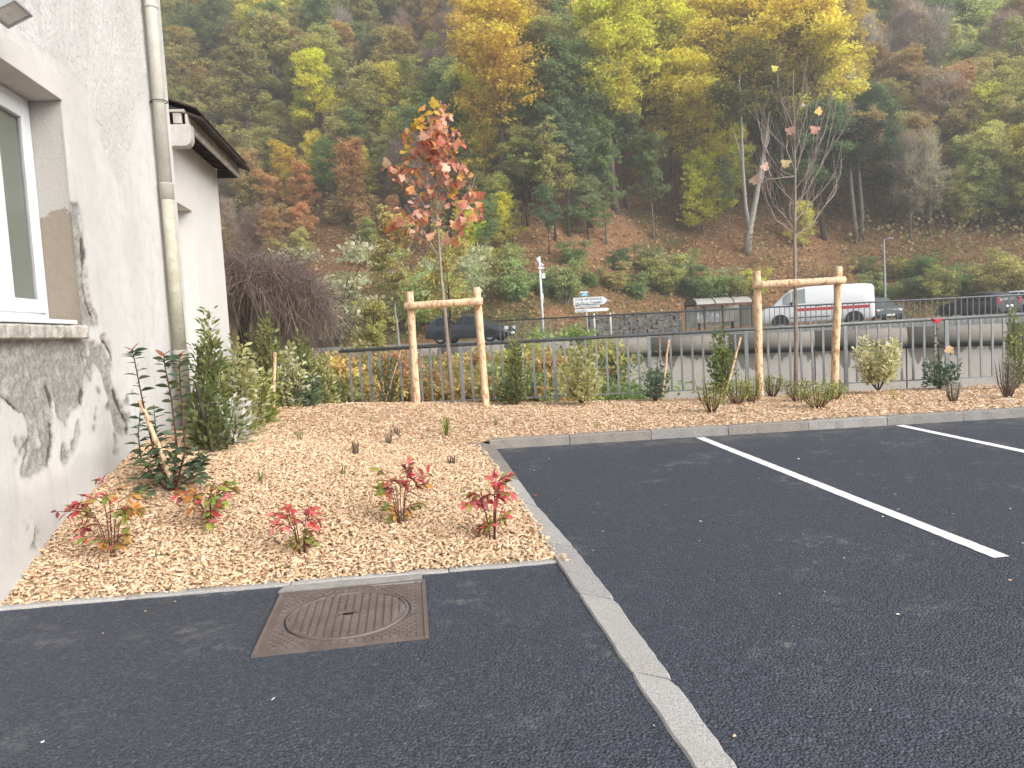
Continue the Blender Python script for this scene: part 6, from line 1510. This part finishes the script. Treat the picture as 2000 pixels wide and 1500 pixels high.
# ---- tall photinia with red tips, leaf by leaf
PH = blade(1.0, .42, .35, .22); DG = [(.055, .10, .055), (.075, .13, .07), (.05, .085, .05), (.10, .14, .06)]; RT = [(.42, .08, .06), (.36, .10, .07)]
b = bed_hit(335, 962); ph = empty('red_tipped_shrub', b, 0, 'tall upright shrub with dark green leaves and red shoot tips beside the house wall', 'shrub')
L = lambda px, py, dy=0: at(px, py, b.y + dy) - b
canes = [[(335, 965), (300, 880), (280, 790), (262, 700), (258, 682)], [(338, 965), (345, 870), (335, 780), (322, 715), (320, 690)], [(340, 965), (362, 880), (355, 790), (350, 720), (352, 692)], [(333, 965), (300, 930), (275, 895), (270, 850), (274, 800)], [(340, 965), (372, 930), (395, 905), (400, 885)], [(336, 965), (318, 900), (305, 850), (300, 790)]]
for ci, cn in enumerate(canes):
    pts = [L(*p_, dy=(ci - 2.5) * .06 * i / 4) for i, p_ in enumerate(cn)]; MB().tube(pts, [.010 * (1 - .7 * i / (len(pts) - 1)) for i in range(len(pts))], 6).build('stem', STEMR if ci < 3 else STEMB, ph)
    m = 40 if ci < 3 else 26
    for k in range(m):
        f = .12 + .86 * k / m; i = min(len(pts) - 2, int(f * (len(pts) - 1))); p = pts[i].lerp(pts[i + 1], f * (len(pts) - 1) - i); a = k * 2.4 + ci
        top = f > .93 and ci < 3
        leaf_on(ph, PH, p, (math.cos(a), math.sin(a), .35 if not top else .9), rnd.uniform(.08, .125) * (.85 if top else 1), rnd.choice(RT if top else DG))
for k in range(130):
    a = rnd.uniform(0, 6.28); r_ = rnd.uniform(.03, .24); p = Vector((r_ * math.cos(a), r_ * math.sin(a), rnd.uniform(.04, .40))); leaf_on(ph, PH, p, (math.cos(a) * 1.2, math.sin(a) * 1.2, rnd.uniform(-.5, .6)), rnd.uniform(.075, .125), rnd.choice(DG))
def small_stake(px0, py0, px1, py1, Y, r, lab, m=None):
    a, b2 = at(px0, py0, Y), at(px1, py1, Y); q = empty('plant_stake', a, 0, lab, 'plant stake'); a2 = Vector((0, 0, 0)) - (b2 - a).normalized() * .12; pole('stake', a2, b2 - a, r, m or WOODP, q, .003)
small_stake(322, 905, 274, 785, b.y - .06, .020, 'slanting short wooden stake in front of the red tipped shrub')

# ---- evergreen bushes of joined small foliage
def bush(name, lab, base, h, w, shape, n, leaf, cols, asp=.45, stems=5, cat='shrub', gr=None, edge=None, updir=.55, foot=.06, stem_m=None):
    """cols: list of (colour, weight); edge: paler colour for outer leaves"""
    q = empty(name, base, rnd.uniform(0, 6), lab, cat, gr)
    def env(z):
        if shape == 'cone': return (1 - z) ** .8 * .92 + .05
        if shape == 'column': return min(1, (1 - z) * 2.4 + .10) * (.60 + .40 * max(0, math.sin(z * 3.1)) ** .6)
        if shape == 'oval': return math.sqrt(max(.02, 1 - (2 * z - .92) ** 2 / 1.3))
        if shape == 'vase': return .22 + .85 * z ** .75
        return math.sqrt(max(.01, 1 - z ** 2))
    ns = max(stems * 3, 14); mb = MB(); sh = []
    for s in range(ns):
        a = s * 2.39996 + rnd.uniform(-.5, .5); ze = 1.0 if s == 0 else rnd.uniform(.42, 1.0) ** .8 * .97; k = env(ze) * rnd.uniform(.45, 1.15) * w / 2 * (0 if s == 0 and shape == 'cone' else 1)
        if shape == 'vase' and ze < .6: ze += .25
        e = Vector((math.cos(a) * k, math.sin(a) * k, h * ze * rnd.uniform(.92, 1.04))); b0 = Vector((.02 * math.cos(a), .02 * math.sin(a), -.04)); md = Vector((e.x * .75, e.y * .75, e.z * .42))
        mb.tube([b0, md, e], [.007 * (h + .4), .005 * (h + .4), .002], 5, caps=False); sh.append((b0, md, e))
    mb.build('stems', stem_m or STEMB, q)
    B0 = np.array([t_[0] for t_ in sh]); B1 = np.array([t_[1] for t_ in sh]); B2 = np.array([t_[2] for t_ in sh])
    ln = np.linalg.norm(B2 - B0, axis=1); k = rng.choice(ns, n, p=ln / ln.sum()); u = (max(foot, .05) + (1.02 - max(foot, .05)) * rng.random(n))[:, None]
    ctr_ = B0[k] * (1 - u) ** 2 + 2 * B1[k] * u * (1 - u) + B2[k] * u ** 2
    a = rng.uniform(0, 2 * np.pi, n); rr = leaf * (.25 + 1.5 * rng.random(n)) * (1.25 - .75 * u[:, 0]) + .06 * w * rng.random(n) * (1 - u[:, 0])
    pos = ctr_ + np.stack([np.cos(a) * rr, np.sin(a) * rr, rng.normal(0, .3, n) * leaf], -1); pos[:, 2] = np.maximum(pos[:, 2], .015)
    dirs = np.stack([np.cos(a), np.sin(a), np.full(n, updir)], -1)
    V, F = leaf_cards(pos, leaf * rng.uniform(.65, 1.3, n), dirs, asp)
    W = np.array([c[1] for c in cols], float); C = np.array([c[0] for c in cols]); col = np.minimum(.85, C[rng.choice(len(C), n, p=W / W.sum())] * rng.uniform(.9, 1.65, (n, 1)))
    col4 = np.concatenate([np.repeat(col, 4, 0), np.ones((4 * n, 1))], 1)
    if edge is not None:
        out = rng.random(n) < .55; c4 = col4.reshape(n, 4, 4); c4[out, 1, :3] = np.array(edge) * rng.uniform(.8, 1.1, (out.sum(), 1)); c4[out, 3, :3] = np.array(edge); col4 = c4.reshape(-1, 4)
    O('foliage', np_mesh('foliage', V, F, col4), LEAF, q); return q
def bb(px, py, toppy, wpx, Y=None):
    b = bed_hit(px, py) if Y is None else at(px, py, Y)
    return b, max(.1, (at(px, toppy, b.y) - b).z), wpx * b.y / FPX
G1 = [((.12, .155, .055), 3), ((.17, .20, .075), 3), ((.085, .115, .045), 2)]; G2 = [((.19, .22, .075), 3), ((.27, .29, .11), 2), ((.13, .16, .055), 2)]; VAR = [((.52, .50, .22), 3), ((.34, .36, .12), 3), ((.18, .22, .07), 2), ((.66, .64, .42), 2)]; CRM = [((.66, .62, .38), 4), ((.52, .49, .26), 3), ((.30, .31, .12), 2)]
BL = [((.10, .17, .11), 3), ((.15, .23, .15), 2), ((.07, .12, .08), 2)]; YG = [((.34, .36, .09), 3), ((.24, .28, .07), 3), ((.14, .18, .05), 2)]
b, h, w = bb(412, 880, 745, 90); bush('upright_shrub', 'bushy green upright shrub standing between the red tipped shrub and the downpipe', b, h, w * 1.15, 'column', 800, .075, G1)
b, h, w = bb(425, 852, 612, 62); bush('upright_shrub', 'tallest slim green shrub with one high spire in front of the annex', b, h, w, 'cone', 850, .085, G2, updir=.9)
b, h, w = bb(400, 850, 655, 50); bush('upright_shrub', 'shorter green spire left of the tallest slim shrub at the annex', b, h, w, 'cone', 450, .075, G1, updir=.9)
small_stake(412, 868, 383, 748, bb(412, 880, 745, 90)[0].y - .1, .018, 'dark slanting stake in front of the downpipe foot', BARKD)
b, h, w = bb(478, 850, 660, 110); bush('variegated_shrub', 'broad cream and green variegated shrub beside the annex corner', b, h, w, 'column', 1600, .080, VAR, edge=(.70, .68, .48))
b, h, w = bb(452, 868, 770, 60); bush('variegated_shrub', 'low shrub with white edged leaves at the foot of the broad variegated one', b, h, w, 'oval', 420, .085, [((.72, .72, .64), 3), ((.20, .26, .08), 2)], edge=(.8, .8, .72))
b, h, w = bb(515, 828, 720, 70); bush('golden_shrub', 'yellow green low shrub right of the broad variegated one', b, h, w, 'oval', 700, .075, YG)
b, h, w = bb(530, 800, 612, 62, 11.2); bush('upright_shrub', 'tall green spire behind the short upright stake', b, h, w, 'cone', 900, .09, G2, updir=.9)
b, h, w = bb(505, 800, 640, 60, 11.4); bush('red_tipped_shrub', 'dark shrub with a few red leaves left of the green spire by the stake', b, h, w, 'column', 800, .09, G1 + [((.36, .08, .06), .7)])
small_stake(534, 792, 537, 690, 10.9, .022, 'short upright wooden stake among the hedge plants', WOODP)
b, h, w = bb(572, 795, 675, 70, 11.3); bush('variegated_shrub', 'white flecked variegated shrub right of the short upright stake', b, h, w, 'column', 1300, .08, VAR + [((.78, .76, .68), 1.5)], edge=(.78, .75, .60))
b, h, w = bb(598, 795, 650, 52, 11.8); bush('upright_shrub', 'green spire shrub in the middle of the hedge left of the railing', b, h, w, 'column', 1100, .085, G2, updir=.8)
b, h, w = bb(600, 798, 730, 60, 11.4); bush('blue_green_shrub', 'low blue green shrub in the hedge left of the railing', b, h, w, 'oval', 700, .065, BL)
b, h, w = bb(640, 795, 690, 64, 12.0); bush('variegated_shrub', 'yellow flecked shrub at the left end of the railing', b, h, w, 'column', 1300, .075, VAR, edge=(.66, .62, .36))
b, h, w = bb(655, 793, 735, 50, 12.2); bush('upright_shrub', 'small green bush touching the end post of the railing', b, h, w, 'oval', 600, .07, G1)
# along the railing
b, h, w = bb(760, 787, 700, 60, 12.9); bush('thin_shrub', 'thin green shrub tied to a slanting cane left of the first stake frame', b, h, w, 'vase', 260, .09, G1)
small_stake(752, 785, 782, 688, 12.8, .012, 'slanting thin cane left of the first stake frame')
b, h, w = bb(1010, 784, 655, 58, 12.75); bush('upright_shrub', 'slim green conical shrub at the railing right of the first stake frame', b, h, w, 'cone', 900, .075, G2, updir=.8)
b, h, w = bb(1000, 786, 735, 74, 12.6); bush('dark_green_shrub', 'low dark green skirt of leaves under the slim conical shrub', b, h, w, 'mound', 700, .07, G1)
small_stake(1018, 786, 1021, 690, 12.85, .012, 'thin upright cane beside the slim conical shrub')
b, h, w = bb(1136, 782, 676, 84, 12.5); bush('variegated_shrub', 'rounded cream and green variegated shrub alone at the railing', b, h, w, 'oval', 1500, .085, VAR, edge=(.72, .68, .42))
b, h, w = bb(1280, 778, 715, 60, 12.6); bush('thin_shrub', 'dark leaved low shrub tied to a slanting stake at the middle of the railing', b, h, w, 'mound', 420, .075, BL)
b2 = at(1280, 776, 12.6); q = empty('red_tipped_shrub', b2, 0, 'wispy single stemmed shrub with red tips at the middle of the railing', 'shrub'); MB().tube([Vector((0, 0, 0)), at(1284, 700, 12.6) - b2, at(1290, 645, 12.6) - b2], [.008, .006, .003], 5).build('stem', STEMR, q)
for k in range(26):
    f = k / 26; p = (at(1281 + 9 * f, 770 - 125 * f, 12.6) - b2); a = k * 2.4; leaf_on(q, PH, p, (math.cos(a), math.sin(a), .4), .09, rnd.choice(RT if f > .8 or k % 5 == 0 else DG))
small_stake(1294, 772, 1306, 665, 12.55, .018, 'slanting wooden stake beside the wispy red tipped shrub')
b, h, w = bb(1410, 772, 632, 62, 12.2); bush('upright_shrub', 'tall bright green shrub beside a slanting stake left of the second stake frame', b, h, w, 'column', 1000, .075, [((.17, .24, .06), 3), ((.23, .30, .09), 3), ((.11, .15, .05), 2)], updir=.8)
small_stake(1418, 765, 1446, 660, 12.0, .018, 'slanting wooden stake right of the tall bright green shrub')
SP = [((.26, .32, .08), 3), ((.34, .38, .12), 2), ((.18, .22, .06), 2)]
for px, py, ty, wp, lab in ((1390, 806, 735, 80, 'low feathery green shrub nearest to the kerb left of the second stake frame'), (1440, 790, 728, 80, 'feathery green shrub at the foot of the left stake'), (1468, 786, 735, 60, 'small feathery shrub just behind the left stake foot'), (1508, 776, 728, 56, 'feathery green tuft right of the left stake'), (1560, 785, 735, 90, 'feathery green shrub in the middle under the crossbar'), (1597, 798, 740, 96, 'broad feathery green shrub nearest to the kerb under the crossbar'), (1628, 782, 742, 70, 'feathery green shrub at the foot of the right stake')):
    b, h, w = bb(px, py, ty, wp); bush('feathery_shrub', lab, b, h, w * .8, 'vase', 430, .045, SP, .42, 9, 'shrub', 'feathery shrubs below the second stake frame', foot=.30, stem_m=STEMR)
b, h, w = bb(1597, 772, 766, 26); q = empty('plant_label', b + Vector((0, 0, .16)), 0, 'small white plant tag lying in the feathery shrub', 'plant tag'); mb = MB(); mb.box((0, 0, 0), (.16, .05, .004), Matrix.Rotation(.25, 3, 'X')); mb.build('tag', M('tag_white', (.75, .78, .80), .5, .3, .02), q)
b, h, w = bb(1715, 757, 655, 84, 12.1); bush('variegated_shrub', 'creamy white leaved shrub standing on short stems right of the second stake frame', b, h, w, 'vase', 1900, .080, CRM, edge=(.76, .72, .50), foot=.20)
for px, ty in ((1682, 655), (1735, 650)): pass
b, h, w = bb(1838, 757, 700, 80, 12.3); bush('blue_green_shrub', 'grey green leafy shrub with a red ribbon above it near the right edge', b, h, w, 'vase', 520, .085, BL, foot=.1)
b2 = at(1836, 756, 12.3); q = empty('tied_shrub', b2, 0, 'upright thin shrub tied with a red ribbon to the railing near the right edge', 'shrub')
MB().tube([Vector((0, 0, -.05)), at(1834, 700, 12.3) - b2, at(1828, 630, 12.35) - b2], [.012, .010, .006], 6).build('stem', STEMB, q)
for k in range(40):
    f = k / 40; p = at(1836 - 8 * f, 750 - 118 * f, 12.3) - b2; a = k * 2.4; leaf_on(q, PH, p, (math.cos(a), math.sin(a), -.2 if f > .5 else .3), rnd.uniform(.07, .12), rnd.choice([(.11, .17, .12), (.16, .22, .16), (.20, .19, .13)]))
leaf_on(q, LOBE, at(1853, 690, 12.2) - b2, (.2, 0, 1), .17, (.72, .50, .26), up=(0, -1, .1))
RIB = M('red_ribbon', (.50, .03, .04), .6, .3); mb = MB(); mb.tube([at(1819, 623, 12.45) - b2, at(1828, 627, 12.4) - b2, at(1839, 623, 12.45) - b2], .018, 6); mb.box(at(1829, 629, 12.4) - b2, (.09, .03, .035)); mb.build('ribbon', RIB, q)
b, h, w = bb(1985, 752, 600, 72, 11.6); bush('upright_shrub', 'tall loose green shrub at the right edge in front of the railing', b, h, w, 'column', 1500, .055, [((.26, .30, .12), 3), ((.18, .23, .09), 3), ((.34, .36, .18), 1)], updir=.9)
GRY = [((.38, .39, .36), 3), ((.28, .29, .26), 2), ((.46, .47, .44), 1)]
b, h, w = bb(1862, 785, 738, 34); bush('lavender', 'small grey lavender in the wood chips near the right edge', b, h, w, 'vase', 260, .035, GRY, .2, 10, 'plant', foot=.4, updir=1.2)
b, h, w = bb(1968, 778, 690, 44); bush('lavender', 'larger grey lavender in front of the tall loose shrub at the right edge', b, h, w, 'vase', 420, .04, GRY, .2, 10, 'plant', foot=.35, updir=1.2)
for px, py, ty, lab in ((695, 888, 858, 'tiny dry grey twig plant on the left in the wood chips'), (760, 868, 842, 'tiny dry twig plant behind the others in the wood chips'), (884, 908, 886, 'tiny dark twig plant near the side kerb'), (773, 850, 832, 'tiny withered tuft farthest back in the wood chips')):
    b, h, w = bb(px, py, ty, 20); bush('dry_twig_plant', lab, b, h, w, 'vase', 46, .022, [((.20, .17, .14), 2), ((.30, .26, .21), 1)], .2, 7, 'plant', updir=1.2)
def tuft(px, py, hp, lab, col, n=26):
    b = bed_hit(px, py); q = empty('grass_tuft', b, 0, lab, 'grass tuft', 'grass tufts in the wood chips'); H = hp * 1.5 * b.y / FPX; n = int(n * .7); a = rng.uniform(0, 6.28, n); out = rng.uniform(.2, 1, n); L_ = H * rng.uniform(.6, 1.3, n); c = np.stack([np.cos(a), np.sin(a), 0 * a], -1); s = np.stack([-np.sin(a), np.cos(a), 0 * a], -1) * .0045
    p0 = c * .015; p1 = c * (out * L_ * .45)[:, None] + np.array([0, 0, 1]) * (L_ * .8)[:, None]; p2 = c * (out * L_ * 1.0)[:, None] + np.array([0, 0, 1]) * (L_ * (.95 - .5 * out))[:, None]
    V = np.stack([p0 - s, p0 + s, p1 + s * .8, p2 + s * .2, p2 - s * .2, p1 - s * .8], 1).reshape(-1, 3); F = np.concatenate([np.arange(n)[:, None] * 6 + np.array([[0, 1, 2, 5]]), np.arange(n)[:, None] * 6 + np.array([[5, 2, 3, 4]])]); cc = np.array(col) * rng.uniform(.7, 1.25, (n, 1)); col4 = np.concatenate([np.repeat(cc, 6, 0), np.ones((6 * n, 1))], 1)
    O('blades', np_mesh('blades', V, F, col4), LEAF, q)
tuft(872, 852, 26, 'bright green grass tuft between the side kerb and the first stake frame', (.26, .34, .07), 34)
tuft(1450, 808, 10, 'faint green tuft near the kerb left of the second stake frame', (.26, .30, .08), 14); tuft(970, 832, 14, 'sparse green tuft behind the corner of the kerb', (.30, .30, .10), 16); tuft(1165, 838, 10, 'sparse yellowish tuft above the back kerb', (.34, .30, .10), 14)
tuft(670, 930, 16, 'sparse green tuft in the middle of the bed', (.30, .32, .10), 18); tuft(585, 862, 16, 'dark green sprig in the far left part of the bed', (.20, .26, .08), 18); tuft(510, 945, 18, 'sparse green sprig right of the red tipped shrub', (.22, .28, .10), 12); tuft(905, 965, 14, 'pale green sprig beside the crimson shrub', (.40, .40, .14), 14); tuft(1748, 782, 20, 'low yellow green sprout right of the second stake frame', (.40, .42, .08), 20); tuft(725, 825, 12, 'faint green tuft left of the first stake frame', (.28, .30, .10), 12)
o = leaf_on(None, LOBE, gp(1043, 968, .01), (.6, .3, .1), .045, (.55, .10, .05)); o.name = 'fallen_leaf'; tag(o, 'single fallen red leaf lying at the edge of the side kerb', 'leaf')

# ---- weeping dry tree behind the annex
Y = 17.0; b = at(470, 690, Y); b.z = float(bank_z(b.x, b.y)); wt = empty('weeping_tree', b, 0, 'brown leafless weeping tree with hanging twigs behind the annex', 'tree'); L = lambda px, py, dy=0: at(px, py, Y + dy) - b
mb = MB(); mb.tube([Vector((0, 0, 0)), L(476, 640), L(490, 585), L(500, 545), L(512, 520)], [.16, .13, .10, .07, .04], 8); mb.tube([L(486, 600), L(460, 560), L(440, 545)], [.07, .05, .03], 6)
W = [(-.8, 420, 500), (-.4, 450, 496), (0, 480, 498), (.4, 510, 506), (.7, 530, 516), (.2, 550, 530), (-.4, 566, 548), (.3, 572, 566), (.7, 500, 515), (-.8, 520, 512), (.9, 470, 510), (-.6, 552, 540)]
ends = []
for dy, px, py in W:
    e = L(px, py + 34, dy); mb.tube([L(490, 598), (L(490, 598) + e) / 2 + Vector((0, 0, .16)), e], [.035, .022, .010], 5, caps=False); ends.append(e)
mb.build('trunk', BARKD, wt)
n = 15000; E = np.array(ends); k = rng.integers(0, len(E), n); st = E[k] + rng.normal(0, .28, (n, 3)) * [1, 1, .45]; cx = np.array(L(490, 585)); out = st - cx; out[:, 2] = 0; out /= np.linalg.norm(out, axis=1, keepdims=True) + 1e-6
Lh = rng.uniform(.25, 1.15, n); s = rng.normal(0, .0038, (n, 3)); p1 = st + out * (Lh * .28)[:, None] + rng.normal(0, .24, (n, 3)) - np.array([0, 0, 1]) * (Lh * .1)[:, None]; p2 = p1 + out * (Lh * .10)[:, None] + rng.normal(0, .26, (n, 3)) - np.array([0, 0, 1]) * (Lh * .6)[:, None]
V = np.stack([st - s, st + s, p1 + s, p2 + s * .3, p2 - s * .3, p1 - s], 1).reshape(-1, 3); cc = np.array([(.34, .26, .22), (.26, .19, .17), (.42, .33, .27), (.22, .17, .155)])[rng.integers(0, 4, n)]; col4 = np.concatenate([np.repeat(cc, 6, 0), np.ones((6 * n, 1))], 1); b6 = np.arange(n)[:, None] * 6
O('hanging_twigs', np_mesh('hanging_twigs', V, np.concatenate([b6 + np.array([[0, 1, 2, 5]]), b6 + np.array([[5, 2, 3, 4]])]), col4), LEAF, wt)
# ================================================================== HAZE in the valley air
hm = bpy.data.materials.new('valley_haze'); hm.use_nodes = True; hm.node_tree.nodes.clear()
_ho = hm.node_tree.nodes.new('ShaderNodeOutputMaterial'); _hv = hm.node_tree.nodes.new('ShaderNodeVolumePrincipled')
_hv.inputs['Color'].default_value = (.86, .88, .90, 1); _hv.inputs['Density'].default_value = 0.0026; _hv.inputs['Anisotropy'].default_value = .2
hm.node_tree.links.new(_hv.outputs[0], _ho.inputs['Volume'])
mb = MB(); mb.box((0, 150, 82), (430, 400, 172)); o = mb.build('haze', hm); tag(o, 'thin pale haze in the valley air', None, kind='stuff')
